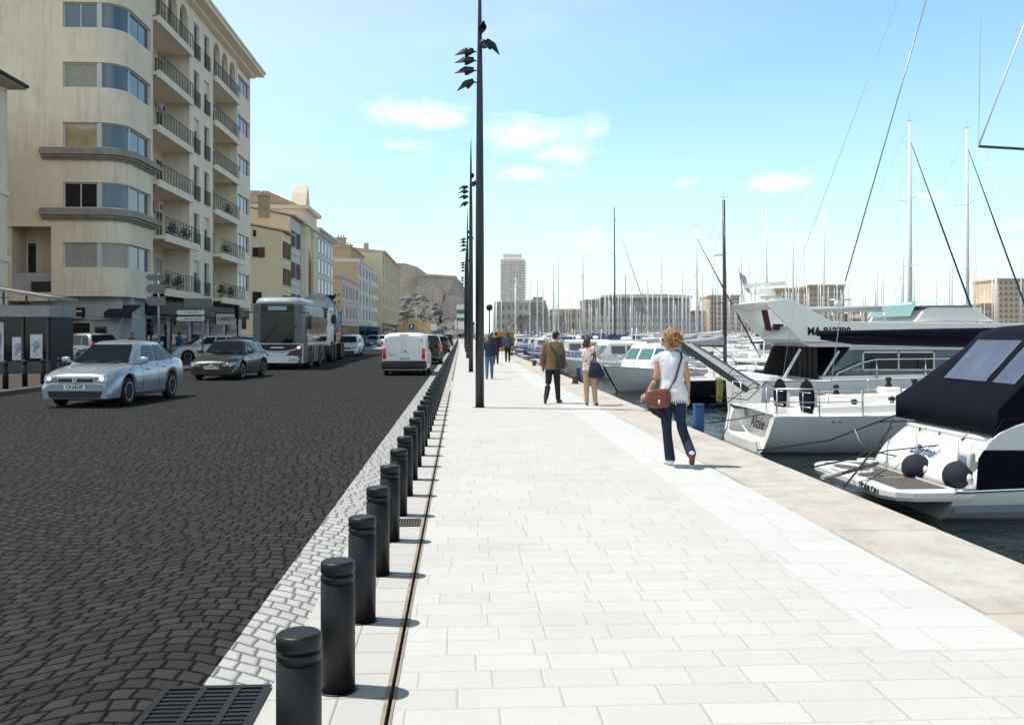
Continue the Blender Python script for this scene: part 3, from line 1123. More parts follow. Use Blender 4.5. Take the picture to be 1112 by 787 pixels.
# signs and awnings on the building: hung on it, but liftable -> things of their own
mat('awning_black', (.02, .021, .024), .8, var=.2)
aw = thing('shop_awning', 'black rolled shop awning over the corner shop window', 'awning', (-20.4, YF + .6, 2.9))
wb(MB().prism([(YF + .75, 3.0), (YF + .2, 2.78), (YF + .2, 2.45), (YF + .3, 2.45), (YF + .75, 2.5)], 'X', -21.4, -19.5), 'canvas', 'awning_black', aw)
wb(MB().bx(-21.45, -19.45, YF + .15, YF + .2, 2.74, 2.83).bx(-21.45, -19.45, YF + .15, YF + .2, 2.44, 2.5), 'rail', 'alu', aw)
aw = thing('shop_awning', 'dark sloping awning on the white corner wall beside the direction signs', 'awning', (-18, YF + 1.3, 2.8))
wb(MB().prism([(YF + 1.5, 3.15), (YF + .1, 2.75), (YF + .1, 2.45), (YF + .14, 2.45), (YF + .14, 2.7), (YF + 1.5, 3.08)], 'X', -18.3, -16.9), 'canvas', 'awning_black', aw)
wb(MB().bar((-16.95, YF + 1.5, 2.4), (-16.95, YF + .15, 2.6), .03, .03).bar((-18.25, YF + 1.5, 2.4), (-18.25, YF + .15, 2.6), .03, .03), 'arm', 'alu', aw)
sg = thing('shop_sign', 'white shop sign with dark lettering above the parked cars', 'sign', P(246, 346.5, 62))
MB().bx(-.66, .66, -.09, .09, -.36, .36).build('panel', 'sign_white', sg)
text('lettering', "L'ARISTO", .34, 'ink', (0, -.095, 0), (R(90), 0, 0), sg, .003, .008, sx=.78)
MB().bx(-.72, -.66, -.1, .1, -.45, .40).bx(.66, .72, -.1, .1, -.45, .40).bx(-.72, .72, -.1, .1, .361, .42).bx(-.04, .04, .02, .4, -.8, -.36).build('frame', 'shop_dark', sg)

# ---------------------------------------------------------------- terraced row along the quay road
mat('cream', (.76, .66, .47), .85, var=.06, scale=1, streak=.14)
mat('cream2', (.74, .66, .52), .85, var=.06, scale=1, streak=.12)
mat('grey_facade', (.56, .55, .53), .85, var=.06, streak=.12)
mat('pale_facade', (.58, .58, .56), .85, var=.06, streak=.12)
mat('salmon', (.78, .50, .27), .85, var=.06, streak=.12)
mat('pinkish', (.52, .44, .40), .85, var=.06, streak=.1)
mat('beige_facade', (.62, .53, .37), .85, var=.06, streak=.1)
mat('ochre_wall', (.42, .35, .25), .9, var=.15, streak=.3)
mat('shutter_pale', (.50, .53, .54), .7)
mat('shutter_brown', (.12, .05, .035), .7)
mat('shutter_dark', (.10, .11, .12), .7)
mat('red_glass', (.20, .02, .02), .2, spec=.8)


def rowhouse(label, px0, px1, zt, wallm, cols, floors, f0=3.2, roof='flat', shm=None, x=-17.0, endwin=(), zt_back=None, depth=14, y0=None, y1=None, cat='building', name='town_house', sidem=None, ww=.95, wh=1.55, gl='glass', corn=.35, ledge=True, shop='shop_dark'):
    y0 = YX(px0, x) if y0 is None else y0
    y1 = YX(px1, x) if y1 is None else y1
    B = thing(name, label, cat, (x - 3, (y0 + y1) / 2, 0))
    w = MB()
    w.bx(x - depth, x, y0, y1, -.1, zt)
    wb(w, 'wall', wallm, B)
    if sidem:
        wb(MB().bx(x - depth, x - .05, y0 - .03, y0 - .002, 0, zt), 'end_wall', sidem, B)
    # roof
    rf = MB()
    if roof == 'flat':
        rf.bx(x - depth - .1, x + corn, y0 - .12, y1 + .02, zt, zt + .22)
        rf.bx(x - depth - .05, x + corn * .5, y0 - .06, y1 + .01, zt - .22, zt)
        wb(rf, 'cornice', wallm, B)
        wb(MB().prism([(x - depth + .2, zt + .22), (x + corn * .6, zt + .22), (x - depth / 2, zt + 1.0)], 'Y', y0 + .1, y1 - .1), 'roof', 'tile', B)
    elif roof == 'lean':
        rf.prism([(x + .5, zt), (x + .5, zt + .14), (x - depth - .2, zt + .14 + depth * .2), (x - depth - .2, zt + depth * .2)], 'Y', y0 - .15, y1 + .02)
        wb(rf, 'roof', 'tile', B)
        wb(MB().prism([(x - .001, zt), (x - depth, zt), (x - depth, zt + depth * .2)], 'Y', y0 + .001, y1 - .001), 'gable', sidem or wallm, B)
    n = cols
    fh = (zt - f0 - .4) / floors
    for i in range(floors):
        for k in range(n):
            yc = lerp(y0, y1, (k + .5) / n)
            z0 = f0 + fh * i + fh * .22
            h = min(wh, fh * .66)
            f = MB()
            a = ww / 2
            f.bx(x, x + .07, yc - a - .08, yc - a, z0 - .06, z0 + h + .08).bx(x, x + .07, yc + a, yc + a + .08, z0 - .06, z0 + h + .08)
            f.bx(x, x + .07, yc - a, yc + a, z0 + h, z0 + h + .08).bx(x, x + .14, yc - a - .12, yc + a + .12, z0 - .14, z0 - .061)
            o = wb(f, 'window', wallm if wallm != 'grey_facade' else 'win_frame', B)
            wb(MB().bx(x + .002, x + .02, yc - a, yc + a, z0 - .06, z0 + h), 'pane', gl, o)
            if shm:
                s_ = MB()
                s_.bx(x + .071, x + .11, yc - a - a * .95, yc - a + .02, z0 - .03, z0 + h).bx(x + .071, x + .11, yc + a - .02, yc + a + a * .95, z0 - .03, z0 + h)
                if (i * 7 + k * 3) % 4 == 0:
                    s_.bx(x + .03, x + .06, yc - a, yc + a, z0 - .03, z0 + h)
                wb(s_, 'shutter', shm, o)
        if ledge:
            zz = f0 + fh * i
            wb(MB().bx(x, x + .10, y0, y1, zz - .12, zz + .06), 'string_course', wallm, B)
    for k in range(max(1, n // 2)):
        a, b = lerp(y0, y1, k / max(1, n // 2)) + .4, lerp(y0, y1, (k + 1) / max(1, n // 2)) - .4
        o = wb(MB().bx(x, x + .06, a, b, 0.12, f0 - .6), 'shop_window', shop, B)
        wb(MB().bx(x + .06, x + .07, a + .2, b - .2, .5, f0 - .9), 'pane', 'glass', o)
    for (pxa, pxb, pya, pyb, sh) in endwin:
        # windows on the end wall facing the camera, placed by their bearing on that wall
        Zq = y0 / (cos(TH) - (pxa - 556) / 1000 * sin(TH))
        a = P(pxa, pya, Zq)
        b = P(pxb, pyb, Zq)
        o = wb(MB().bx(a.x, b.x, y0 - .06, y0 - .002, b.z, a.z), 'window', 'win_frame', B)
        mid = (a.x + b.x) / 2 if sh else b.x - .08
        wb(MB().bx(a.x + .08, mid, y0 - .08, y0 - .061, b.z + .08, a.z - .08), 'pane', 'glass', o)
        if sh:
            wb(MB().bx(mid, b.x, y0 - .1, y0 - .062, b.z + .04, a.z - .04), 'shutter', sh, o)
    return B, y0, y1


B2, ya, yb = rowhouse('cream house with plain gable wall and one red shuttered window', 307, 315, 11.3, 'cream', 2, 3, 3.2, 'lean', 'shutter_brown', endwin=((273.5, 287.5, 268, 280, 'wood_brown'), (273.5, 285, 316, 331, None), (274, 279, 249, 258, None)))
B3, ya, yb = rowhouse('taller cream house with long grey shutters rising behind the plain gable', 315.3, 326, 13.3, 'grey_facade', 2, 3, 3.4, 'lean', 'shutter_brown', sidem='cream')
# ornate building with giant arch
B4 = thing('grand_arched_building', 'cream building with a tall arched doorway and tiled hip roof', 'building', (-20, 105, 0))
y0, y1 = YX(326.4, -17.0), YX(340, -17.0)
w = MB()
w.bx(-32, -17.6, y0, y1, -.1, 15.4)
ym = (y0 + y1) / 2
ra = (y1 - y0) * .28
prof = [(y0, 14.8), (y0, 0), (ym - ra, 0), (ym - ra, 8.4)]
for q in range(1, 12):
    an = PI - PI * q / 12
    prof.append((ym + ra * cos(an), 8.4 + ra * 1.15 * sin(an)))
prof += [(ym + ra, 8.4), (ym + ra, 0), (y1, 0), (y1, 14.8)]
w.prism(prof, 'X', -17.599, -16.9)
wb(w, 'wall', 'cream2', B4)
for yy in (y0 + .7, y0 + 2.0, y1 - 2.0, y1 - .7):
    c = MB()
    c.bx(-16.9, -16.55, yy - .3, yy + .3, 3.5, 13.0).bx(-16.9, -16.45, yy - .42, yy + .42, 12.4, 13.001).bx(-16.9, -16.45, yy - .42, yy + .42, 3.0, 3.5)
    wb(c, 'column', 'cream2', B4)
c = MB()
c.bx(-32, -16.3, y0 - .3, y1 + .3, 13.2, 13.7).bx(-32, -16.6, y0 - .1, y1 + .1, 13.7, 14.8).bx(-32, -16.1, y0 - .4, y1 + .4, 14.8, 15.2)
wb(c, 'cornice', 'cream2', B4)
wb(MB().prism([(y0 + 2.5, 15.2), (y1 - 2.5, 15.2), (y1 - 3.4, 17.0), (ym, 18.0), (y0 + 3.4, 17.0)], 'X', -18.5, -16.9), 'pediment', 'cream2', B4)
wb(MB().prism([(-33, 15.4), (-17.5, 15.4), (-20.5, 16.7), (-30, 16.7)], 'Y', y0 - .2, y1 + .2), 'roof', 'tile', B4)
c = MB()
for kz in range(5):
    c.bx(-17.58, -17.5, ym - ra, ym + ra, 2.2 + kz * 1.7, 2.3 + kz * 1.7)
for kk in range(1, 4):
    c.bx(-17.58, -17.5, ym - ra + kk * ra / 2 - .04, ym - ra + kk * ra / 2 + .04, 0, 9.4)
o = wb(c, 'arched_window', 'wood_brown', B4)
wb(MB().bx(-17.598, -17.585, ym - ra, ym + ra, 0, 10), 'pane', 'red_glass', o)
rowhouse('pale grey glazed building with thin ribs next to the arched one', 340.3, 362, 13.6, 'pale_facade', 6, 4, 3.6, 'flat', None, gl='glass_teal', ww=1.6, wh=1.9, corn=.9)
rowhouse('low salmon building with small shuttered windows', 371, 389, 9.6, 'pinkish', 5, 2, 3.4, 'flat', 'shutter_pale', sidem='salmon', x=-16.8, endwin=((363, 365.5, 318, 322, None), (367, 369.5, 318, 322, None), (363, 365.5, 326, 330, None), (367, 369.5, 326, 330, None)))
rowhouse('white house with blue grey shutters after the salmon one', 389.3, 403, 13.6, 'pale_facade', 4, 4, 3.6, 'flat', 'shutter_pale', x=-16.8, sidem='ochre_wall')
rowhouse('narrow white house with dark ground floor', 403.3, 410, 13.8, 'cream2', 3, 4, 3.6, 'flat', 'shutter_pale', x=-16.8)
rowhouse('long beige palace with a dense window grid at the end of the row', 415, 433.5, 19.0, 'beige_facade', 9, 5, 4.4, 'flat', None, x=-16.8, sidem='cream', ww=1.2, wh=2.2, corn=.7, gl='glass')
# higher old house fronts stepped behind the first ones
ob = thing('old_house', 'old stone house with chimneys rising behind the white shuttered house', 'building', (-30, 176, 0))
w = MB()
w.bx(-45, -20.0, 168, 190, 0, 17.2).bx(-45, -24, 190, 225, 0, 19.0)
wb(w, 'wall', 'ochre_wall', ob)
for cx_, cy_, zz in ((-22, 170, 17.2), (-27, 172, 17.2), (-22.5, 184, 17.2), (-26, 195, 19.0)):
    c = MB().bx(cx_ - .9, cx_ + .9, cy_ - .5, cy_ + .5, zz, zz + 1.7).bx(cx_ - 1, cx_ + 1, cy_ - .6, cy_ + .6, zz + 1.7, zz + 1.95)
    for k in (-.5, 0, .5):
        c.cyl((cx_ + k, cy_, zz + 1.95), (cx_ + k, cy_, zz + 2.5), .14, .11, 8)
    wb(c, 'chimney', 'ochre_wall', ob)
wb(MB().prism([(-45, 17.2), (-19.6, 17.2), (-32, 19.3)], 'Y', 167.7, 190), 'roof', 'tile', ob)
# rooftop clutter: chimneys and aerials on the row
for (x_, y_, z_, lb) in ((-19, 90, 14.0, 'small brick chimney on the cream house roof'), (-20, 112, 15.0, 'square chimney on the glazed building roof'), (-19.5, 132, 10.6, 'small chimney with pots on the salmon building'), (-21, 205, 20.5, 'low chimney on the beige palace roof')):
    c = thing('chimney', lb, 'chimney', (x_, y_, z_ - 1.2))
    MB().bx(-.5, .5, -.4, .4, 0, 2.0).bx(-.58, .58, -.48, .48, 2.0, 2.15).build('stack', 'ochre_wall', c)
    MB().cyl((-.2, 0, 2.15), (-.2, 0, 2.6), .12, .1, 8).cyl((.2, 0, 2.15), (.2, 0, 2.6), .12, .1, 8).build('pots', 'tile', c)

# near left edge: tall plain wall with jutting eave
E = thing('tall_corner_building', 'beige building at the left border with a dark jutting eave', 'building', (-21.5, 44, 0))
e0 = P(8, 95, 42)
wb(MB().bx(-40, e0.x, e0.y - 3, e0.y, 0, 13.0).bx(-40, e0.x + .12, e0.y - 3.1, e0.y + .05, 4.9, 5.15).bx(-40, e0.x + .1, e0.y - 3.08, e0.y + .04, 7.9, 8.1), 'wall', 'concrete_warm', E)
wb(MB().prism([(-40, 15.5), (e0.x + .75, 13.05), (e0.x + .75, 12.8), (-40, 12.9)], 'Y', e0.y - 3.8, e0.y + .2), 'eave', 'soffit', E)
wb(MB().cyl((e0.x + .8, e0.y - 3.9, 12.95), (e0.x + .8, e0.y + .2, 12.95), .09, n=10), 'gutter', 'shop_dark', E)

# ---------------------------------------------------------------- glazed kiosk pavilion on the left pavement
K = thing('kiosk_pavilion', 'low glazed kiosk with sloping roof and posters in its dark windows', 'kiosk', (-18, 38, 0))
k0, k1 = P(-60, 400, 37), P(80, 400, 38.4)
yk = k1.y - 2.1
mat('kiosk_frame', (.05, .055, .06), .5)
mat('fascia', (.32, .32, .31), .8, var=.3, scale=5)
mat('roof_white', (.30, .28, .25), .8, var=.15, scale=4)
kx0, kx1 = -24.0, k1.x
wb(MB().bx(kx0, kx1 - .02, yk, yk + 2.1, .1, 2.3), 'wall', 'shop_dark', K)
wb(MB().bx(kx0, kx1 + .05, yk - .25, yk + 2.2, 2.3, 2.75), 'fascia', 'fascia', K)
wb(MB().prism([(kx0, 4.4), (kx0, 4.28), (kx1 + .1, 2.98), (kx1 + .1, 3.1)], 'Y', yk - .7, yk + 2.3), 'roof', 'roof_white', K)
m = MB()
for k in range(10):
    xx = lerp(kx0, kx1, k / 9)
    m.bx(xx - .03, xx + .03, yk - .2, yk - .14, 2.75, lerp(4.28, 2.98, k / 9))
for dz in (.25, .55, .85):
    a = max(0, (dz / 1.5))
    m.bar((kx0, yk - .17, 2.8 + dz), (lerp(kx0, kx1, max(0, 1 - dz / 1.25)), yk - .17, 2.8 + dz), .04, .04)
wb(m, 'roof_frame', 'kiosk_frame', K)
m = MB()
m.bx(kx0, kx1, yk - .12, yk - .05, .1, .55)
for k in range(8):
    xx = kx1 - .1 - k * .95
    m.bx(xx - .04, xx + .04, yk - .14, yk - .04, .1, 2.3)
wb(m, 'frame', 'kiosk_frame', K)
for k in range(6):
    a = kx1 - .14 - k * .95
    gp = wb(MB().bx(a - .87, a, yk - .06, yk - .045, .56, 2.29), 'window', 'glass', K)
mat('poster_a', (.60, .60, .62), .6, var=.4, scale=3)
mat('poster_b', (.30, .33, .42), .6, var=.6, scale=4)
for j, (a, b, pt, pb) in enumerate(((14, 26, 366, 391), (33, 46, 363, 389), (-2, 5, 350, 393))):
    q0, q1 = P(a, pt, 36.2), P(b, pb, 36.2)
    pt_ = thing('poster', ['white poster in the kiosk window, second from the left', 'white and yellow poster in the kiosk window nearest the silver saloon', 'tall pale poster at the left border of the kiosk window'][j], 'poster', (q0.x, yk - .07, q1.z))
    ww, hh = q1.x - q0.x, q0.z - q1.z
    MB().bx(0, ww, -.012, 0, 0, hh).build('sheet', 'poster_a', pt_)
    m = MB()
    m.sph((ww * .5, -.013, hh * .55), (ww * .28, .003, hh * .2), 14, 8)
    m.sph((ww * .35, -.013, hh * .3), (ww * .16, .003, hh * .1), 14, 8)
    m.build('picture', 'poster_b', pt_)
    MB().sph((ww * .6, -.016, hh * .14), (ww * .12, .002, hh * .05), 10, 6).build('yellow_spot', mat('poster_yellow', (.6, .38, .04), .6), pt_)

# ================================================================ FAR BACKGROUND
def masonry(name, c1, c2):
    m = bpy.data.materials.new(name)
    m.use_nodes = True
    n = NT(m.node_tree)
    pos = _pos(n)
    x, y, z = n.sep(pos)
    v = n.com(n.m('ADD', x, n.m('MULTIPLY', y, .3)), z)
    bk = n.n('ShaderNodeTexBrick', {'Vector': v, 'Color1': (*c1, 1), 'Color2': (*c2, 1), 'Mortar': (*[q * .6 for q in c1], 1), 'Scale': 1.0, 'Mortar Size': .06, 'Brick Width': 2.4, 'Row Height': .9})
    f = n.ramp(n.noise(pos, .16, 7, .68), .40, .62)
    c = n.mix(n.m('MULTIPLY', f, .65), bk.outputs[0], tuple(q * .55 for q in c1))
    g_ = n.ramp(n.noise(n.com(n.m('MULTIPLY', x, 1.0), y, n.m('MULTIPLY', z, .12)), .5, 6, .7), .5, .7)
    c = n.mix(n.m('MULTIPLY', g_, .35), c, (.20, .185, .17))
    b = m.node_tree.nodes['Principled BSDF']
    m.node_tree.links.new(c, b.inputs['Base Color'])
    b.inputs['Roughness'].default_value = .95
    m.node_tree.links.new(n.n('ShaderNodeBump', {'Height': n.noise(pos, 1.1, 7, .7), 'Strength': .8, 'Distance': .5}).outputs[0], b.inputs['Normal'])
    MATS[name] = m


masonry('fort_stone', (.66, .57, .48), (.57, .49, .42))  # both fort stones paled in colour to stand in for haze
masonry('fort_stone_b', (.57, .50, .44), (.48, .43, .38))
mat('far_concrete', (.58, .55, .52), .9, var=.12, scale=.08, obj=False)
mat('far_wall', (.36, .34, .32), .9, var=.2, scale=.12, obj=False)
mat('win_tower', (.46, .43, .42), .6)
mat('tower_wall', (.84, .77, .71), .9, var=.06, scale=.1, obj=False)
mat('tan_block', (.72, .56, .42), .9, var=.08, scale=.1, obj=False)
mat('tan_block_b', (.60, .49, .39), .9, var=.1, scale=.1, obj=False)
mat('dark_hall', (.36, .345, .345), .85, var=.2, scale=.1, obj=False)  # dark wall lightened in colour for distance haze
mat('win_far', (.29, .275, .27), .6)  # far window tone, haze mixed into the colour


def poly_block(pts, Z, depth, par, name, m, dz=0):
    """outline standing at distance Z, with real depth"""
    mb = MB()
    a = [P(px, py, Z) for px, py in pts]
    b = [v + FW * depth for v in a]
    n = len(a)
    mb.loft([a, b], True, True, False)
    return wb(mb, name, m, par)


def far_block(label, px0, px1, py, Z, m='tan_block', rows=5, cols=8, depth=22, name='far_building', base=364.5, wins=True, skip=0, flat=True, loc=None):
    c = P((px0 + px1) / 2, 362, Z)
    B = thing(name, label, 'building', (c.x, c.y, 0))
    zt = P(px0, py, Z).z
    a, b = P(px0, py, Z), P(px1, py, Z)
    pts = [a, b, b + FW * depth, a + FW * depth]
    mb = MB().loft([[(p.x, p.y, -.6) for p in pts], [(p.x, p.y, zt) for p in pts]], True, True, False)
    wb(mb, 'wall', m, B)
    pp = [a - RT * .4 - FW * .4, b + RT * .4 - FW * .4, b + RT * .4 + FW * depth, a - RT * .4 + FW * depth]
    wb(MB().loft([[(p.x, p.y, zt) for p in pp], [(p.x, p.y, zt + .7) for p in pp]], True, True, False), 'roof', m, B)
    if wins:
        W = (b - a).length
        mw = MB()
        zb = 2.5
        for r in range(rows):
            for c_ in range(cols):
                u0 = (c_ + .28) / cols * W
                u1 = (c_ + .72) / cols * W
                z0 = lerp(zb, zt, (r + .3) / rows)
                z1 = lerp(zb, zt, (r + .78) / rows)
                p0, p1 = a + RT * u0 - FW * .25, a + RT * u1 - FW * .25
                q0, q1 = p0 + FW * .249, p1 + FW * .249
                mw.loft([[(p0.x, p0.y, z0), (p1.x, p1.y, z0), (p1.x, p1.y, z1), (p0.x, p0.y, z1)], [(q0.x, q0.y, z0), (q1.x, q1.y, z0), (q1.x, q1.y, z1), (q0.x, q0.y, z1)]], True, True, False)
        wb(mw, 'windows', 'win_far', B)
    return B


# land beyond the harbour
fl = MB()
fl.loft([[tuple(P(px, 362, Z).xy) + (-6,) for px, Z in ((496, 318), (600, 330), (760, 345), (1500, 350), (1500, 3500), (-1000, 3500), (-1000, 420))],
         [tuple(P(px, 362, Z).xy) + (-.02,) for px, Z in ((496, 318), (600, 330), (760, 345), (1500, 350), (1500, 3500), (-1000, 3500), (-1000, 420))]], True, True, False)
struct(fl.build('ground', 'land'))
# low hills on the horizon
for k, (px0, px1, hh, Z) in enumerate(((560, 1400, 9, 1900), (-700, 520, 12, 2100))):
    m = MB()
    top, bot = [], []
    n = 60
    for i in range(n + 1):
        px = lerp(px0, px1, i / n)
        h = hh * (.5 + .8 * noise.noise(Vector((i * .13, k * 9, 0)))) * sin(PI * i / n) ** .3
        top.append([P(px, 362 - max(h, .4), Z), P(px, 362 - max(h, .4) * .5, Z + 300)])
        bot.append(px)
    rings = [[P(bot[i], 365, Z - 300), top[i][0], P(bot[i], 364, Z + 600)] for i in range(n + 1)]
    m.loft(rings, False, False, True)
    mat('hill', (.30, .29, .27), .95, var=.2, scale=.01, obj=False)
    struct(m.build('hills', 'hill'))

# the fort on its rock
F0 = thing('fort', 'old stone fort ramparts standing on the rock at the end of the road', 'fort', tuple(P(465, 362, 310).xy) + (0,))
poly_block([(426, 350), (427, 285.5), (441, 286), (452.5, 289.5), (455, 350)], 312, 40, F0, 'bastion', 'fort_stone')
poly_block([(451, 345), (453.2, 297.5), (495, 300.5), (501.5, 322), (506, 345)], 306, 46, F0, 'rampart', 'fort_stone_b')
poly_block([(452.6, 299.6), (452.8, 296.6), (495.6, 299.6), (496, 302.3)], 305.4, 4, F0, 'parapet', 'fort_stone')
poly_block([(487, 322.0), (495.6, 300.6), (501.5, 322)], 305.7, 1, F0, 'buttress', 'win_far')
poly_block([(472, 350), (485, 320.5), (512, 321.5), (512, 356)], 300, 10, F0, 'outer_wall', 'fort_stone_b')
poly_block([(446, 336), (448, 318), (452, 311), (474, 310.5), (480, 316), (482, 340)], 303, 8, F0, 'terrace_wall', 'fort_stone')
for px in (459, 463, 470):
    poly_block([(px, 312.5), (px, 308), (px + 2.6, 308), (px + 2.6, 312.5)], 302.8, 2, F0, 'merlon', 'fort_stone')
mat('rock', (.17, .16, .145), .95, var=.95, scale=.45, bump=1.0, bscale=.9, obj=False)
m = MB()
rings = []
nx, nt = 170, 50
for i in range(nx + 1):
    px = lerp(420, 515, i / nx)
    topy = sinterp([(420, 328), (436, 322), (450, 318), (466, 322), (478, 334), (488, 342), (500, 343), (515, 350)], px)
    r = []
    for j in range(nt + 1):
        t = j / nt
        py = lerp(364.5, topy, t ** .8)
        Z = 284 + 17 * t ** 1.3
        v = P(px, py, Z)
        q = Vector((v.x * .16, v.z * .2, v.y * .05))
        d = noise.turbulence(q * .8, 7, False) * 3.0 + noise.noise(q * 5) * .6 + noise.noise(Vector((q.x * 4, q.y * 12, q.z))) * .5
        v = v - FW * (d - 2) + Vector((0, 0, noise.noise(q * 2.2) * 1.2 * (t < .98)))
        r.append(v)
    r.append(P(px, 366, 310))
    rings.append(r)
m.loft(rings, False, False, False)
struct(m.build('rock_outcrop', 'rock'))

# reeds below the fort
mat('reed', (.72, .50, .26), .9, var=.35, scale=2)
mat('reed_b', (.80, .62, .36), .9, var=.3, scale=2)
m = MB()
rr_ = random.Random(8)
for i in range(850):
    px = rr_.uniform(433, 466)
    Z = rr_.uniform(196, 206)
    b = P(px, 362, Z)
    h = 5.2 * (1 - .25 * abs(px - 449) / 17) * rr_.uniform(.45, 1.1) + noise.noise(Vector((px * .5, 0, 0))) * 1.1
    lx, ly = rr_.uniform(-.5, .5), rr_.uniform(-.4, .4)
    m.mi = rr_.randint(0, 1)
    w_ = rr_.uniform(.03, .09)
    m.add([(b.x - w_, b.y, 0), (b.x + w_, b.y, 0), (b.x + lx * .7 + w_, b.y + ly, h * .7), (b.x + lx * .7 - w_, b.y + ly, h * .7), (b.x + lx + .02, b.y + ly, h)], [(0, 1, 2, 3), (3, 2, 4)])
    if rr_.random() < .6:
        c = Vector((b.x + lx * .8, b.y + ly, h * .88))
        m.add([c + Vector((-.14, 0, -.3)), c + Vector((.16, .05, -.25)), c + Vector((.05, 0, .4))], [(0, 1, 2)])
tag(m.build('reeds', ['reed', 'reed_b'], recalc=False), 'dense tan reeds growing at the foot of the rock', 'reeds', kind='stuff')

# white tower on the far side
T = thing('tower_block', 'tall pale apartment tower standing alone behind the fort walls', 'tower', tuple(P(557, 362, 620).xy) + (0,))
poly_block([(543.5, 330), (543.5, 281.5), (570.2, 281.5), (570.2, 330)], 620, 17, T, 'wall', 'tower_wall')
poly_block([(546.5, 281.5), (546.5, 276), (567, 276), (567, 281.5)], 622, 11, T, 'penthouse', 'tower_wall')
for r in range(15):
    py = 284.2 + r * 2.95
    mm = MB()
    for c in range(8):
        if (r * 3 + c) % 11 == 0:
            continue
        x0 = 544.6 + c * 3.2 + (c % 3) * .25
        a, b = P(x0, py, 619.6), P(x0 + (1.2 if c % 3 else 2.0), py + 1.25, 619.6)
        mm.loft([[(a.x, a.y, b.z), (b.x, b.y, b.z), (b.x, b.y, a.z), (a.x, a.y, a.z)], [(a.x, a.y + .39, b.z), (b.x, b.y + .39, b.z), (b.x, b.y + .39, a.z), (a.x, a.y + .39, a.z)]], True, True, False)
    wb(mm, 'window_row', 'win_tower', T)
for k in range(14):
    # balconies on its right flank
    poly_block([(570.2, 285.6 + k * 2.95), (570.2, 284.4 + k * 2.95), (571.6, 284.4 + k * 2.95), (571.6, 285.6 + k * 2.95)], 624, 5, T, 'balcony', 'tower_wall')
for px in (548, 551, 555, 559, 563, 566):
    poly_block([(px, 276), (px, 275.2), (px + 1, 275.2), (px + 1, 276)], 622.5, .6, T, 'merlon', 'tower_wall')

far_block('grey concrete building with a diagonal outside stair under the tower', 537, 575, 329.5, 345, 'far_concrete', 3, 6, 20, 'harbour_building')
st_ = thing('outside_stair', 'diagonal pale stair flight against the grey building under the tower', 'stairs', tuple(P(560, 362, 343).xy) + (0,))
poly_block([(551, 358), (551, 355), (563, 338), (565, 338), (565, 341), (553, 358)], 342.8, 1.6, st_, 'flight', 'far_concrete')
B = thing('fort', 'lower grey fort wall right of the pale tower', 'fort', tuple(P(584, 362, 352).xy) + (0,))
poly_block([(569, 364), (570, 326), (592, 326.5), (597, 341), (599, 364)], 354, 30, B, 'rampart', 'far_wall')
poly_block([(578, 326.5), (579, 322.5), (589, 322.5), (590, 326.5)], 360, 8, B, 'turret', 'far_wall')
poly_block([(568.9, 328), (569, 325.4), (592.4, 325.9), (593, 328.6)], 353.5, 2, B, 'parapet', 'far_concrete')
far_block('low grey harbour wall with flat top behind the fishing boats', 570, 613, 344.5, 338, 'far_wall', 2, 9, 12, 'harbour_building', wins=False)
far_block('small tan building stepped above the low harbour wall', 599, 641, 337.5, 350, 'tan_block_b', 2, 8, 14, 'harbour_building')
far_block('dark square building left of the long flat roofed hall', 634, 661, 327, 372, 'dark_hall', 3, 5, 20)
H = far_block('long dark hall with flat overhanging roof behind the masts', 657, 750, 323, 365, 'dark_hall', 4, 16, 30)
poly_block([(654, 323), (654, 320.4), (700, 319.3), (722, 319.3), (752, 321.2), (752, 323.6)], 362, 36, H, 'overhanging_roof', 'far_concrete')
far_block('pale grey quay block below the dark hall', 641, 762, 345, 350, 'far_concrete', 2, 24, 10)
far_block('tan apartment block with flat roof between the masts', 771, 803, 322, 372, 'tan_block', 7, 8, 20)
far_block('tan apartment block behind the yacht radar', 842, 877, 314.5, 372, 'tan_block', 8, 9, 20)
far_block('wider tan apartment block right of the yacht radar', 879, 917, 311, 368, 'tan_block_b', 8, 10, 20)
far_block('low tan house with square windows behind the folded awning', 936, 965, 338, 366, 'tan_block', 3, 6, 15)
far_block('tan apartment block at the right border behind the masts', 1084, 1135, 304, 362, 'tan_block', 9, 9, 20)
far_block('low tan shoulder building beside the right border block', 1066, 1084, 331, 366, 'tan_block_b', 4, 5, 15)
far_block('long low tan terrace behind the middle of the harbour', 752, 845, 339, 380, 'tan_block_b', 4, 22, 14)
far_block('long low tan terrace behind the white yacht', 917, 1070, 342, 384, 'tan_block', 4, 32, 14)
far_block('grey low building between the far blocks', 800, 842, 332, 390, 'far_concrete', 4, 9, 14)

# ================================================================ VEHICLES
mat('paint_silver', (.40, .46, .53), .3, metal=.45, var=.03, coat=.7)
mat('paint_darkgrey', (.022, .024, .024), .3, metal=.2, var=.05, coat=.6)
mat('paint_white', (.72, .73, .74), .35, var=.03, coat=.5)
mat('paint_black', (.010, .010, .012), .2, coat=.8)
mat('paint_blue', (.06, .12, .24), .3, metal=.3, coat=.6)
mat('paint_palewhite', (.62, .66, .72), .35, coat=.5)
mat('paint_silver2', (.33, .34, .36), .35, metal=.4, coat=.4)
mat('paint_red', (.35, .02, .02), .3, coat=.6)
mat('rim', (.52, .53, .55), .3, metal=.7)
mat('seam', (.02, .02, .022), .6)
mat('orange_lens', (.75, .25, .04), .2)


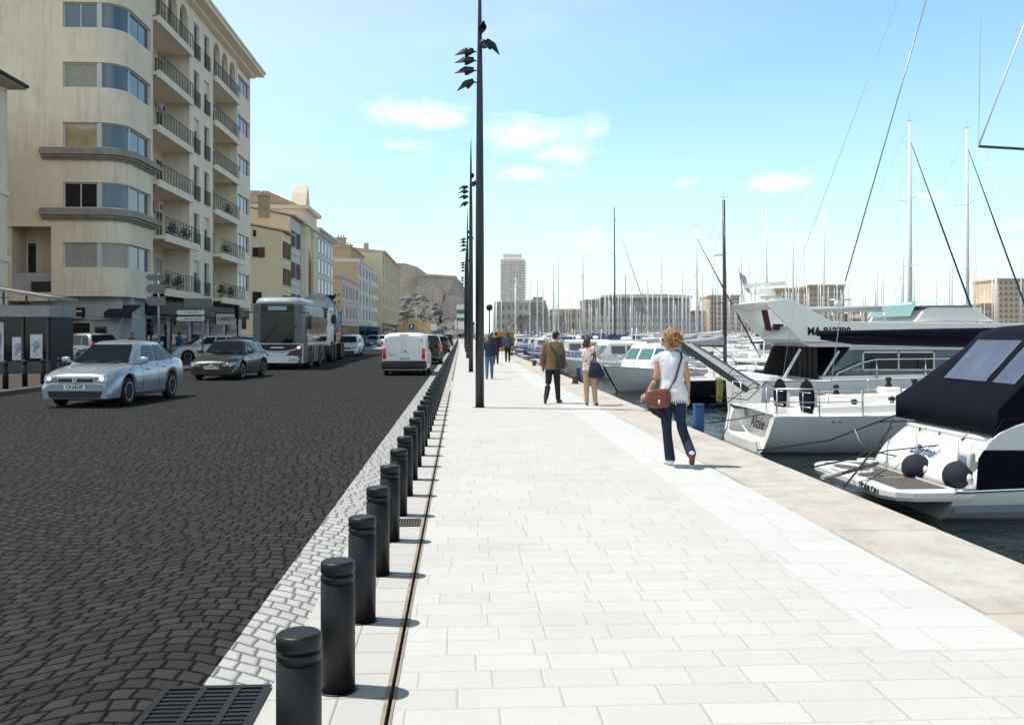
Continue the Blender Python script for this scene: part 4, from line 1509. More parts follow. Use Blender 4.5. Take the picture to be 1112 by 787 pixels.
def wheel(par, x, y, r, side, w=.2, rimm='rim', spokes=5):
    p = MB()
    h = w / 2
    p.lathe([(r * .62, -h), (r * .9, -h), (r * .985, -h * .7), (r, -h * .3), (r, h * .3), (r * .985, h * .7), (r * .9, h), (r * .62, h)], (0, 0, 0), 26, 'Y')
    o = p.build('wheel', 'rubber', par)
    o.location = (x, y, r)
    s = side
    q = MB()
    q.lathe([(r * .66, s * h * .86), (r * .66, s * h * 1.03), (r * .60, s * h * 1.03), (r * .57, s * h * .4)], (0, 0, 0), 26, 'Y')
    for k in range(spokes):
        a = 2 * PI * k / spokes + .3
        da = .26 if spokes == 5 else .14
        pts = []
        for (aa, rr, yy) in ((a - da * .7, r * .10, .85), (a + da * .7, r * .10, .85), (a + da * .55, r * .6, .95), (a - da * .55, r * .6, .95)):
            pts.append((rr * cos(aa), s * h * yy, rr * sin(aa)))
        p2 = [(x_, y_ - s * .03, z_) for x_, y_, z_ in pts]
        q.loft([pts, p2], True, True, False)
    q.lathe([(r * .15, s * h * .5), (r * .15, s * h * .95), (r * .05, s * h * 1.0)], (0, 0, 0), 12, 'Y')
    q.build('rim', rimm, o)
    MB().lathe([(r * .57, s * h * .25), (r * .57, s * h * .3)], (0, 0, 0), 20, 'Y').build('brake_well', 'dark_int', o)
    return o


def car(label, paint, L=4.5, W=1.78, prof=None, belt=None, gh=None, wb_=2.6, wr=.31, fov=.9, plate_txt=None, lit=False, name='car', cat='car', spokes=5, roof_paint=None, glass='glass', front=True, bumper='paint', group='cars on the quay road', rails=False, tail_tall=False, grille_y=(.50, .62), lamp_z=.66):
    """x forward. prof = top line of the lower body; gh = greenhouse side polygon"""
    C = thing(name, label, cat, (0, 0, 0), 0, group)
    h = L / 2
    prof = prof or [(-h, .82), (-h + .12, .95), (-h + .7, 1.0), (-h + 1.4, .98), (.3, .93), (h - 1.25, .90), (h - .5, .80), (h - .1, .68), (h, .55)]
    gh = gh or dict(z0=.90, z1=1.42, fb=h - 1.35, ft=.35, rt=-.95, rb=-h + .65, wb=W / 2 - .10, wt=W / 2 - .30)
    xf, xr = h - fov, h - fov - wb_
    arch = wr + .065
    n = 76
    rings = []
    edge = []
    for i in range(n + 1):
        x = -h + L * i / n
        e = max(0, abs(x) - (h - .55)) / .55
        w = W / 2 * (1 - .12 * e ** 2.8)
        z = sinterp(prof, x)
        zl = .21 + (.10 * e ** 2 if x < 0 else .0)
        for ax in (xf, xr):
            d = abs(x - ax)
            if d < arch:
                zl = max(zl, wr + math.sqrt(arch * arch - d * d))
        zm = max(zl + .02, min(.46, z - .1))
        zs = max(zm + .02, z - .12)
        k = 1 - .05 * e
        half = [(w * .955, zl), (w * 1.0, zm), (w * .995 * k, lerp(zm, zs, .55)), (w * .965 * k, zs), (w * .90 * k, z - .035), (w * .78 * k, z), (w * .4, z + .022), (0, z + .03)]
        ring = [(x, yy, zz) for yy, zz in half] + [(x, -yy, zz) for yy, zz in reversed(half[:-1])]
        rings.append(ring)
        edge.append((x, w, zl))
    m = MB()
    m.loft(rings, False, False, True)
    # closed ends
    for r_, flip in ((rings[0], False), (rings[-1], True)):
        m.add(r_, [tuple(range(len(r_))) if not flip else tuple(reversed(range(len(r_))))], False)
    body = m.build('body', paint, C)
    # underbody and wheel houses
    u = MB()
    u.bx(-h + .25, h - .25, -W / 2 + .26, W / 2 - .26, .16, .62)
    for ax in (xf, xr):
        u.bx(ax - arch - .02, ax + arch + .02, -W / 2 + .25, W / 2 - .25, .3, wr + arch - .02)
    u.build('underbody', 'dark_int', C)
    # greenhouse
    g = gh
    def S(side, u_, v):
        """side wall point: u from rear to front, v up"""
        xb = lerp(g['rb'], g['fb'], u_)
        xt = lerp(g['rt'], g['ft'], u_)
        y = lerp(g['wb'], g['wt'], v)
        bul = .03 * sin(PI * v)
        return Vector((lerp(xb, xt, v), side * (y + bul), lerp(g['z0'], g['z1'], v)))
    rr = []
    for v, ins in ((0, 0), (.25, 0), (.5, 0), (.75, 0), (.9, .015), (.97, .05), (1.0, .13)):
        ring = []
        vv = v
        xr_, xf_ = lerp(g['rb'], g['rt'], v) + ins, lerp(g['fb'], g['ft'], v) - ins
        y = lerp(g['wb'], g['wt'], v) + .03 * sin(PI * v) - ins
        z = lerp(g['z0'], g['z1'], v)
        cro = g.get('crown', .045) * max(0.0, min(1.0, (v - .8) / .1))
        for (sx, sy) in ((1, 1), (-1, 1), (-1, -1), (1, -1)):
            xx = xf_ if sx > 0 else xr_
            c = .16
            seq = [(xx, sy * (y - c)), (xx - sx * .05, sy * (y - c * .35)), (xx - sx * c * 1.4, sy * y)]
            if sx * sy < 0:
                seq.reverse()
            cxm, hxm = (xf_ + xr_) / 2, max(.1, (xf_ - xr_) / 2)
            ring += [(a, b, z + cro * (1 - min(1, abs((a - cxm) / hxm)) ** 2) - cro * .2) for a, b in seq]
        rr.append(ring)
    m = MB()
    m.loft(rr, False, True, True)
    top = rr[-1]
    cx = (g['ft'] + g['rt']) / 2
    tc = (cx, 0, g['z1'] + .06)
    nT = len(top)
    m.add(top + [tc], [(i, (i + 1) % nT, nT) for i in range(nT)], True)
    m.build('cabin', roof_paint or paint, C)
    # glass
    def panel(pts, name, off):
        off = Vector(off)
        q = MB()
        q.add([Vector(p) + off for p in pts], [tuple(range(len(pts)))], False)
        return q.build(name, glass, C, recalc=False)
    def endglass(front_, name):
        xb, xt = (g['fb'], g['ft']) if front_ else (g['rb'], g['rt'])
        s = 1 if front_ else -1
        q = MB()
        rings_ = []
        for v in (.10, .35, .6, .88):
            y = lerp(g['wb'], g['wt'], v) - .085
            z = lerp(g['z0'], g['z1'], v)
            x = lerp(xb, xt, v)
            row = []
            for k in range(9):
                t = -1 + 2 * k / 8
                row.append((x + s * (.022 + .04 * (1 - t * t)) , y * t, z + .008))
            rings_.append(row)
        q.loft(rings_, False, False, True)
        return q.build(name, glass, C)
    endglass(True, 'windscreen')
    endglass(False, 'rear_window')
    splits = g.get('splits', ((.12, .43), (.46, .78)))
    for side in (1, -1):
        for (u0, u1) in splits:
            pts = []
            for k in range(7):
                t = k / 6
                p = S(side, lerp(u0, u1, t), .12)
                pts.append(p)
            for k in range(7):
                t = 1 - k / 6
                p = S(side, lerp(u0, u1, t), .84)
                pts.append(p)
            n_ = Vector((0, side, .45)).normalized() * .022
            if side > 0:
                pts = pts[::-1]
            panel(pts, 'side_window', n_)
        # seams of the doors and door handles
        sm = MB()
        for u_ in g.get('seams', (.10, .445, .80)):
            xx = lerp(g['rb'], g['fb'], u_)
            z = sinterp(prof, xx)
            sm.tube([(xx, side * (W / 2 * .958), .27), (xx, side * (W / 2 * 1.003), .46), (xx, side * W / 2 * .985, lerp(.46, z - .12, .7)), (xx, side * W / 2 * .955, z - .1), (xx, side * W / 2 * .88, z - .02)], .006, 5)
        sm.tube([(xr + arch + .05, side * W / 2 * .975, .25), (xf - arch - .05, side * W / 2 * .975, .25)], .02, 6)
        sm.build('door_seam', 'seam', body)
        for u_ in (.40, .74):
            xx = lerp(g['rb'], g['fb'], u_) - .05
            z = sinterp(prof, xx) - .15
            MB().rbox((xx, side * (W / 2 * .985), z), (.2, .035, .035), .012).build('door_handle', paint, C)
        # mirror
        xm = g['fb'] - .32
        MB().rbox((xm, side * (W / 2 + .09), g['z0'] + .10), (.11, .2, .14), .04).bar((xm, side * (W / 2 - .12), g['z0'] + .04), (xm, side * (W / 2 + .02), g['z0'] + .07), .05, .04).build('side_mirror', paint, C)
    for ax in (xf, xr):
        for side in (1, -1):
            wheel(C, ax, side * (W / 2 - .105), wr, side, spokes=spokes)
    # front
    zt = sinterp(prof, h - .05)
    yk = .155
    for side in (1, -1):
        m = MB()
        ring0 = [(h - .30, side * (W / 2 - .03), lamp_z + .05), (h - .06, side * (W / 2 - .16), lamp_z + .04), (h + .012, side * (W / 2 - .42), lamp_z), (h + .012, side * (W / 2 - .46), lamp_z - .09), (h - .02, side * (W / 2 - .16), lamp_z - .11), (h - .22, side * (W / 2 - .035), lamp_z - .06)]
        c0 = Vector((h - .4, side * (W / 2 - .45), lamp_z - .03))
        ring1 = [Vector(p).lerp(c0, .3) for p in ring0]
        m.loft([ring0, ring1], True, True, False)
        o = m.build('headlight', 'lamp_glass', C)
        MB().sph((h - .03, side * (W / 2 - .28), lamp_z - .035), (.05, .06, .05), 10, 6).build('bulb', 'lamp_lit' if lit else 'chrome', o)
    m = MB()
    m.bx(h - .1, h + .008, -W / 2 + .50, W / 2 - .50, grille_y[0], grille_y[1])
    m.loft([[(h - .1, -W / 2 + .24, .375), (h - .1, W / 2 - .24, .375), (h - .1, W / 2 - .30, .22), (h - .1, -W / 2 + .30, .22)], [(h + .006, -W / 2 + .24, .375), (h + .006, W / 2 - .24, .375), (h + .006, W / 2 - .30, .22), (h + .006, -W / 2 + .30, .22)]], True, True, False)
    o = m.build('grille', 'black_plastic', C)
    m = MB()
    for z in (grille_y[0] + .006, grille_y[1] - .006):
        m.bx(h + .0085, h + .013, -W / 2 + .50, W / 2 - .50, z - .004, z + .004)
    m.build('grille_bar', 'chrome', o)
    m = MB().lathe([(.058, h + .009), (.058, h + .02), (.047, h + .022), (.047, h + .016)], (0, 0, (grille_y[0] + grille_y[1]) / 2), 16, 'X')
    m.build('emblem', 'chrome', o)
    pl = MB().bx(h + .014, h + .024, -.26, .26, .405, .515).build('number_plate', 'plate', C)
    if plate_txt:
        text('plate_text', plate_txt, .105, 'ink', (h + .0255, 0, .46), (R(90), 0, R(90)), pl, .001, .003, sx=.85)
    MB().bx(-h - .02, -h - .008, -.26, .26, .52, .63).build('number_plate', 'plate', C)
    # tail lamps and bumper
    for side in (1, -1):
        m = MB()
        if tail_tall:
            m.rbox((-h + .03, side * (W / 2 - .13), .92), (.12, .14, .42), .03)
        else:
            m.rbox((-h + .06, side * (W / 2 - .33), .76), (.2, .34, .15), .03)
        m.build('tail_light', 'red_lamp', C)
    MB().rbox((-h + .04, 0, .36), (.14, W - .24, .18), .05).build('rear_bumper', 'black_plastic' if bumper == 'black' else paint, C)
    # wipers
    wp = MB()
    for y_ in (-.35, .25):
        a = Vector((g['fb'] + .045, y_, g['z0'] + .05))
        b = Vector((lerp(g['fb'], g['ft'], .2) + .09, y_ + .5, lerp(g['z0'], g['z1'], .17)))
        wp.tube([a, b], .008, 4)
    wp.build('wiper', 'black_plastic', C)
    return C


def at(C, px, py, heading, z=0.0):
    """put the vehicle centre at a ground point seen at px,py. heading: direction its nose points, in degrees from +Y"""
    g = G(px, py, z)
    C.location = (g.x, g.y, z)
    C.rotation_euler = (0, 0, R(heading + 90))
    return C


mat('paint_sedan', (.31, .375, .45), .24, metal=.5, var=.02, coat=.8)
sedan = car('silver blue saloon car nearest the camera driving past on the dark cobbles', 'paint_sedan', 4.64, 1.80,
            gh=dict(z0=.93, z1=1.44, fb=1.14, ft=.28, rt=-1.12, rb=-1.90, wb=.80, wt=.57, crown=.07, splits=((.10, .20), (.22, .50), (.53, .84)), seams=(.20, .51, .83)),
            prof=[(-2.32, .78), (-2.27, .98), (-2.1, 1.02), (-1.6, 1.03), (-.5, .98), (.4, .95), (1.05, .94), (1.7, .86), (2.1, .76), (2.27, .66), (2.32, .52)],
            wb_=2.65, wr=.325, fov=.9, plate_txt='CX-642-EF', lit=True, name='saloon_car', spokes=5, lamp_z=.68, grille_y=(.57, .66))
at(sedan, 130, 435.4, 180)
sedan.rotation_euler[2] = R(-95)
sedan.scale = (.93, .94, 1.0)
hatch = car('dark grey five door hatchback behind the silver saloon', 'paint_darkgrey', 4.35, 1.69,
            gh=dict(z0=.90, z1=1.40, fb=.95, ft=.25, rt=-1.35, rb=-1.95, wb=.76, wt=.57, splits=((.08, .2), (.22, .5), (.53, .84)), seams=(.21, .51, .83)),
            prof=[(-2.17, .80), (-2.12, .93), (-1.9, .96), (-.5, .93), (.9, .89), (1.5, .82), (1.95, .70), (2.13, .6), (2.17, .50)], plate_txt='316 AWN 83', name='hatchback_car', bumper='black', spokes=9, lamp_z=.60, grille_y=(.5, .58))
at(hatch, 251, 410, 180)
hatch.rotation_euler[2] = R(-90 - 4)
est = car('white hatchback parked before the shop sign', 'paint_white', 4.15, 1.72,
          gh=dict(z0=.95, z1=1.50, fb=1.05, ft=.28, rt=-1.5, rb=-1.9, wb=.78, wt=.60, splits=((.06, .25), (.28, .53), (.56, .84)), seams=(.27, .55, .85)),
          prof=[(-2.07, .85), (-2.0, .98), (-1, .98), (.9, .95), (1.5, .88), (1.9, .76), (2.03, .64), (2.07, .50)], name='hatchback_car', spokes=9, lamp_z=.68)
at(est, 223, 392, 180)
est.rotation_euler[2] = R(-152)
d2 = car('dark estate car half hidden between the dark hatchback and the bus', 'paint_black', 4.4, 1.75, name='estate_car', spokes=9,
         gh=dict(z0=.95, z1=1.48, fb=1.0, ft=.25, rt=-1.7, rb=-2.0, wb=.78, wt=.60, splits=((.06, .25), (.28, .53), (.56, .84))))
at(d2, 262, 396.5, 180)
d2.rotation_euler[2] = R(-110)
s2 = car('silver hatchback with red tail light parked at the corner shop', 'paint_silver2', 4.1, 1.74, name='hatchback_car', spokes=9, tail_tall=True,
         gh=dict(z0=.97, z1=1.52, fb=1.0, ft=.2, rt=-1.55, rb=-1.9, wb=.79, wt=.62, splits=((.06, .25), (.28, .53), (.56, .84))))
at(s2, 88, 399, 0)
s2.location.z = .12
s2.rotation_euler[2] = R(146)

# white cars behind the mixer truck, oncoming traffic
w1 = car('small white hatchback coming towards the camera right of the mixer truck', 'paint_palewhite', 3.9, 1.7, name='hatchback_car', spokes=9,
         gh=dict(z0=.95, z1=1.50, fb=1.0, ft=.3, rt=-1.45, rb=-1.8, wb=.76, wt=.6, splits=((.06, .25), (.28, .53), (.56, .84))),
         prof=[(-1.95, .85), (-1.9, .98), (-1, .98), (.9, .95), (1.4, .86), (1.78, .74), (1.91, .64), (1.95, .5)])
at(w1, 379.5, 386, 180)
w2 = copy_tree(w1)
w2['label'] = 'second white hatchback following behind the first one'
at(w2, 383, 382, 180)
bl = car('blue car driving towards the camera between the lanes', 'paint_blue', 4.1, 1.72, name='hatchback_car', spokes=9, lit=False)
at(bl, 405.5, 376.2, 180)
w3 = car('small pale car following beside the blue car', 'paint_palewhite', 4.0, 1.7, name='hatchback_car', spokes=9)
at(w3, 416.5, 375.2, 180)
# departing cars ahead of the van
b1c = car('black hatchback driving away just right of the white van', 'paint_black', 4.0, 1.74, name='hatchback_car', tail_tall=True, spokes=9,
          gh=dict(z0=.97, z1=1.56, fb=1.1, ft=.35, rt=-1.7, rb=-1.92, wb=.78, wt=.62, splits=((.06, .25), (.28, .53), (.56, .84))))
at(b1c, 463.5, 394.3, 0)
b2c = car('dark car driving away ahead of the black hatchback', 'paint_black', 4.2, 1.74, name='hatchback_car', spokes=9)
at(b2c, 478, 382.4, 0)
b3c = copy_tree(b1c)
b3c['label'] = 'small dark car farthest ahead in the right lane beside the bollards'
at(b3c, 485, 375.8, 0)
cs = [('silver car queueing far up the road', 'paint_silver2', 432, 371.5), ('red car queueing far up the road', 'paint_red', 441, 370.2), ('white car queueing far up the road before the reeds', 'paint_white', 450, 371.2),
      ('dark car queueing far up the road before the reeds', 'paint_black', 460, 370.0), ('pale silver car far ahead left of the lamp poles', 'paint_silver', 470, 369.8), ('white car far ahead in the right lane', 'paint_white', 478, 370.5)]
for k, (lb, pt, px, py) in enumerate(cs):
    c = car(lb, pt, 4.2, 1.74, name='distant_car', spokes=9)
    at(c, px, py, 180 if px < 465 else 0)
for k, (lb, px, py) in enumerate((('pale car at the very far end of the road, left one', 447, 368.2), ('pale car at the very far end of the road, middle one', 462, 367.8), ('pale car at the very far end of the road beside the rock', 474, 367.9), ('pale car at the very far end near the road sign', 484, 368.0))):
    c = copy_tree(w3)
    c['label'] = lb
    at(c, px, py, 180)

# ---------------------------------------------------------------- white delivery van seen from behind
V = thing('delivery_van', 'white panel van driving away with its two rear doors to the camera', 'van', (0, 0, 0), 0, 'cars on the quay road')
L, W = 4.4, 1.82
h = L / 2
rings = []
arch, wr = .37, .315
for i in range(81):
    x = -h + L * i / 80
    z = sinterp([(-h, 1.68), (-h + .06, 1.77), (-h + .3, 1.81), (0, 1.83), (.55, 1.80), (.8, 1.68), (1.3, 1.20), (1.45, 1.08), (1.9, .95), (2.12, .8), (2.2, .6)], x)
    e = max(0, abs(x) - (h - .25)) / .25
    w = W / 2 * (1 - .06 * e ** 2)
    zl = .24
    for ax in (1.35, -1.38):
        d = abs(x - ax)
        if d < arch:
            zl = max(zl, wr + math.sqrt(arch * arch - d * d))
    zm = max(zl + .02, .5)
    sl = (z - .95) / .9
    half = [(w * .97, zl), (w, zm), (w, max(zm + .03, min(.98, z - .2))), (w * (1 - .06 * max(0, sl)), lerp(.98, z, .55) if z > 1.2 else z - .12), (w * (1 - .12 * max(0, sl)), z - .10), (w * (1 - .2 * max(0, sl) - .08), z - .025), (w * .45, z), (0, z + .008)]
    rings.append([(x, a, b) for a, b in half] + [(x, -a, b) for a, b in reversed(half[:-1])])
m = MB().loft(rings, False, False, True)
m.add(rings[0], [tuple(range(15))], False).add(rings[-1], [tuple(range(15))], False)
vb = m.build('body', 'paint_white', V)
MB().bx(-h + .2, h - .2, -W / 2 + .27, W / 2 - .27, .17, .8).build('underbody', 'dark_int', V)
for side in (1, -1):
    # rear door leaves, slightly proud
    q = MB()
    y0_, y1_ = side * .006, side * (W / 2 - .17)
    ring = [(y0_, .62), (y1_, .62), (y1_ * 1.0, 1.15), (y1_ * .97, 1.5), (y1_ * .90, 1.66), (y0_, 1.70)]
    ra_ = [(-h - .022, a, b) for a, b in ring]
    rb_ = [(-h + .02, a, b) for a, b in ring]
    q.loft([ra_, rb_], True, True, False)
    o = q.build('rear_door', 'paint_white', V, bevel=.012)
    iy0, iy1 = side * .09, side * (W / 2 - .26)
    MB().tube([(-h - .024, iy0, .95), (-h - .024, iy1, .95), (-h - .024, iy1 * .96, 1.5), (-h - .024, iy0, 1.54), (-h - .024, iy0, .95)], .008, 5).build('pressing', 'paint_palewhite', o)
    MB().rbox((-h - .01, side * (W / 2 - .10), .93), (.09, .13, .46), .035).build('tail_light', 'red_lamp', V)
    for zz in (.8, 1.45):
        MB().bx(-h - .03, -h + .02, side * (W / 2 - .16), side * (W / 2 - .19), zz, zz + .07).build('hinge', 'black_plastic', o)
    MB().rbox((1.0, side * (W / 2 + .10), 1.1), (.12, .2, .24), .05).build('side_mirror', 'black_plastic', V)
    q = MB()
    p4 = [(.15, 1.08), (1.2, 1.08), (.85, 1.5), (.15, 1.55)]
    q.loft([[(a, side * (W / 2 * (1 - .0) + .004 - max(0, (b - 1.1)) * .10), b) for a, b in p4], [(a, side * (W / 2 - .02 - max(0, (b - 1.1)) * .10), b) for a, b in p4]], True, True, False)
    q.build('side_window', 'glass', V)
    for ax in (1.35, -1.38):
        wheel(V, ax, side * (W / 2 - .12), wr, side, spokes=9)
MB().rbox((-h + .03, 0, .45), (.22, W + .02, .36), .07).build('rear_bumper', 'black_plastic', V)
pl = MB().bx(-h - .045, -h - .0225, -.30, .24, .66, .78).build('number_plate', 'plate', V)
text('plate_text', 'AB-517-NR', .10, 'ink', (-h - .0465, -.03, .72), (R(90), 0, R(-90)), pl, .001, .003, sx=.9)
MB().bx(-h - .04, -h - .023, -.12, -.02, 1.0, 1.04).build('door_handle', 'black_plastic', V)
MB().bx(-h - .03, -h + .02, -.18, .18, 1.735, 1.765).build('brake_light', 'red_lamp', V)
MB().bx(-h - .026, -h - .0225, .3, .62, .84, .875).build('badge', 'grey_metal', V)
at(V, 443, 405.4, 0)
V.scale = (.93, .95, .92)
V.rotation_euler[2] = R(90 - 1)

# ---------------------------------------------------------------- city bus
mat('bus_grey', (.10, .11, .13), .45, metal=.1, coat=.1)
mat('bus_roof', (.30, .33, .37), .5)
mat('bus_white', (.70, .71, .73), .35, coat=.4)
mat('bus_red', (.10, .015, .025), .4, coat=.3)
mat('led_panel', (.30, .36, .42), .5)
Bu = thing('city_bus', 'grey single deck city bus with big dark windscreen and silver nose', 'bus', (0, 0, 0), 0, 'buses and trucks on the quay road')
BL, BW = 5.9, 2.42
rings = []
for i in range(61):
    x = -BL / 2 + BL * i / 60
    e = max(0, x - (BL / 2 - .9)) / .9
    e2 = max(0, -x - (BL / 2 - .4)) / .4
    w = BW / 2 * (1 - .10 * e ** 2.2 - .04 * e2 ** 2)
    zl = .3
    for ax in (BL / 2 - 1.75, -BL / 2 + 1.5):
        d = abs(x - ax)
        if d < .58:
            zl = max(zl, .48 + math.sqrt(.58 ** 2 - d * d) * .95)
    half = [(w * .98, zl), (w, max(zl + .02, 1.1)), (w, 2.3), (w * .985, 2.75), (w * .93, 2.93), (w * .6, 3.02), (0, 3.04)]
    rings.append([(x, a, b) for a, b in half] + [(x, -a, b) for a, b in reversed(half[:-1])])
m = MB().loft(rings, False, False, True)
m.add(rings[0], [tuple(range(13))], False).add(rings[-1], [tuple(range(13))], False)
m.build('body', 'bus_grey', Bu)
MB().bx(-BL / 2 + .3, BL / 2 - .3, -.98, .98, .25, 1.1).build('underbody', 'dark_int', Bu)
xf = BL / 2
m = MB()
rr = []
for z, ins in ((2.95, 0), (3.12, .05), (3.24, .18), (3.3, .42)):
    rr.append([(xf - .08 - ins, 1.0 - ins * .6, z), (xf - .02 - ins, .4, z), (xf - .02 - ins, -.4, z), (xf - .08 - ins, -1.0 + ins * .6, z), (-xf + 2, -1.05 + ins * .6, z), (-xf + 2, 1.05 - ins * .6, z)])
m.loft(rr, True, True, True)
m.build('roof_fairing', 'bus_roof', Bu)


def bus_front(z0, z1, yw, off, name, mm, x_extra=0.0, thick=.02):
    m = MB()
    rows = []
    for z in (z0, (z0 + z1) / 2, z1):
        row = []
        for k in range(13):
            t = -1 + 2 * k / 12
            row.append((xf + off - .10 * t * t * (abs(t) ** 1.5) + x_extra, yw * t, z))
        rows.append(row)
    m.loft(rows, False, False, True)
    return m.build(name, mm, Bu, recalc=True)


bus_front(1.22, 2.55, 1.10, .03, 'windscreen', 'glass')
o = bus_front(2.58, 2.95, 1.08, .028, 'destination_box', 'black_plastic')
MB().bx(xf + .03, xf + .045, -.42, .42, 2.70, 2.88).build('destination_sign', 'led_panel', o)
for s in (1, -1):
    m = MB()
    for k in range(4):
        m.bx(xf - .08, xf + .035, s * .92, s * 1.18, 2.60 + k * .09, 2.66 + k * .09)
    m.build('vent_louvre', 'bus_grey', Bu)
bus_front(.32, .62, 1.14, .045, 'front_bumper', 'bus_white')
bus_front(.63, 1.19, 1.14, .022, 'nose_panel', 'bus_white')
for s in (1, -1):
    MB().prism([(s * .35, .66), (s * 1.05, .66), (s * 1.05, 1.0), (s * .7, .9)], 'X', xf - .06, xf + .035).build('coloured_panel', 'bus_red', Bu)
MB().prism([(-.95, 1.14), (-.7, .82), (.7, .82), (.95, 1.14)], 'X', xf - .05, xf + .031).build('nose_recess', 'black_plastic', Bu)
m = MB()
pts = [(-1.1, 1.14), (-.8, .92), (-.4, .84), (0, .82), (.4, .84), (.8, .92), (1.1, 1.14)]
m.tube([(xf + .05 - .05 * abs(a) ** 2, a, b) for a, b in pts], .035, 8)
m.tube([(xf + .06 - .05 * abs(a) ** 2, a, 1.18) for a in (-1.12, -.6, 0, .6, 1.12)], .03, 8)
m.build('chrome_trim', 'chrome', Bu)
MB().bx(xf + .0, xf + .045, -.5, .5, .9, 1.12).build('grille', 'black_plastic', Bu)
MB().bx(xf + .046, xf + .052, -.3, .3, .985, 1.035).build('badge_strip', 'chrome', Bu)
for s in (1, -1):
    o = MB().rbox((xf - .05, s * .84, .98), (.12, .42, .2), .06).build('headlight', 'lamp_glass', Bu)
    MB().sph((xf + .01, s * .95, 1.0), (.04, .09, .08), 10, 6).build('bulb', 'lamp_lit', o)
    MB().bx(xf + .03, xf + .05, s * .45, s * .8, .40, .50).build('fog_light', 'black_plastic', Bu)
    # mirrors on arms
    m = MB().rbox((xf + .18, s * 1.46, 2.15), (.14, .2, .62), .05)
    m.tube([(xf - .1, s * 1.1, 2.6), (xf + .15, s * 1.4, 2.6), (xf + .18, s * 1.46, 2.4)], .03, 6)
    m.build('side_mirror', 'black_plastic', Bu)
    # side glazing and coloured skirt
    for k in range(4):
        x0 = xf - .5 - k * 1.5
        o = MB().bx(x0 - 1.4, x0, s * 1.195, s * (1.218), 1.25, 2.45).build('side_window', 'glass', Bu)
    MB().bx(-xf + .4, xf - .9, s * 1.2, s * 1.224, 1.12, 1.22).build('side_trim', 'bus_white', Bu)
    for a, b in ((xf - 1.12, xf - .85), (-xf + 2.15, xf - 2.4), (-xf + .4, -xf + .85)):
        MB().bx(a, b, s * 1.2, s * 1.224, .38, 1.1).build('skirt_panel', 'bus_red', Bu)
    for ax in (BL / 2 - 1.75, -BL / 2 + 1.5):
        wheel(Bu, ax, s * 1.08, .48, s, .28, 'grey_metal', 9)
pl = MB().bx(xf + .046, xf + .056, .45, .97, .42, .53).build('number_plate', 'plate', Bu)
text('plate_text', '6147 ABK 13', .095, 'ink', (xf + .0575, .71, .475), (R(90), 0, R(90)), pl, .001, .003, sx=.75)
wp = MB()
for y_ in (-.6, .3):
    wp.tube([(xf + .05, y_, 1.26), (xf + .05, y_ + .55, 2.0)], .012, 5)
wp.build('wiper', 'black_plastic', Bu)
# its front stands at px 272-347, bottom y 403
g = G(302, 401.6)
Bu.location = (g.x, g.y + BL / 2, 0)
Bu.rotation_euler = (0, 0, R(-90 - .5))

# ---------------------------------------------------------------- concrete mixer truck
mat('drum', (.40, .41, .42), .5, metal=.1, var=.25, scale=2)
Tr = thing('mixer_truck', 'white concrete mixer truck standing behind the city bus', 'truck', (0, 0, 0), 0, 'buses and trucks on the quay road')
m = MB()
xs = 4.2
cab = []
for z, dx in ((.95, .0), (1.5, .02), (2.1, .0), (2.15, -.01), (3.0, -.14), (3.12, -.22)):
    cab.append([(xs + dx, -1.12, z), (xs + dx, 1.12, z), (xs + dx - .12, 1.2, z), (xs - 1.9, 1.2, z), (xs - 1.9, -1.2, z), (xs + dx - .12, -1.2, z)])
m.loft(cab, True, True, False)
m.build('cab', 'paint_white', Tr, bevel=.03)
MB().add([(xs + .02, -1.05, 2.08), (xs + .02, 1.05, 2.08), (xs - .105, 1.02, 2.92), (xs - .105, -1.02, 2.92)], [(0, 1, 2, 3)]).build('windscreen', 'glass', Tr)
m = MB().rbox((xs - .12, 0, 3.05), (.4, 2.2, .14), .05).build('sun_visor', 'glass_blue', Tr)
for s in (1, -1):
    MB().add([(xs - .25, s * 1.205, 2.05), (xs - 1.3, s * 1.205, 2.05), (xs - 1.3, s * 1.205, 2.8), (xs - .38, s * 1.205, 2.8)], [(0, 1, 2, 3)]).build('side_window', 'glass', Tr)
    m = MB().rbox((xs + .1, s * 1.42, 2.45), (.12, .24, .55), .04).tube([(xs - .2, s * 1.18, 2.9), (xs + .05, s * 1.4, 2.85), (xs + .1, s * 1.42, 2.6)], .025, 6)
    m.build('side_mirror', 'black_plastic', Tr)
    o = MB().rbox((xs + .02, s * .85, .88), (.12, .4, .22), .04).build('headlight', 'lamp_glass', Tr)
    for ax in (xs - .95, xs - 2.6, xs - 6.0, xs - 7.35):
        wheel(Tr, ax, s * 1.08, .52, s, .32, 'grey_metal', 9)
    MB().rbox((xs - .95, s * 1.1, 1.1), (1.3, .34, .16), .05).build('mudguard', 'black_plastic', Tr)
MB().rbox((xs - .05, 0, .68), (.35, 2.4, .62), .06).build('front_bumper', 'black_plastic', Tr)
m = MB()
for k in range(4):
    m.bx(xs - .02, xs + .03, -.8, .8, 1.15 + k * .17, 1.25 + k * .17)
m.build('grille', 'black_plastic', Tr)
MB().bx(xs - 8.4, xs - .5, -.5, .5, .75, 1.1).build('chassis', 'black_plastic', Tr)
ax_ = Matrix.Rotation(R(-13), 3, 'Y')
m = MB()
prof = [(.35, -2.6), (.75, -2.5), (1.1, -1.6), (1.22, -.6), (1.22, .5), (1.0, 1.6), (.62, 2.6), (.5, 2.75)]
rings = []
for r_, t in prof:
    rings.append([Vector((xs - 4.9, 0, 2.6)) + ax_ @ Vector((-t, r_ * cos(2 * PI * k / 28), r_ * sin(2 * PI * k / 28))) for k in range(28)])
m.loft(rings, True, True, True)
dr_ = m.build('drum', 'drum', Tr)
m = MB()
hel = []
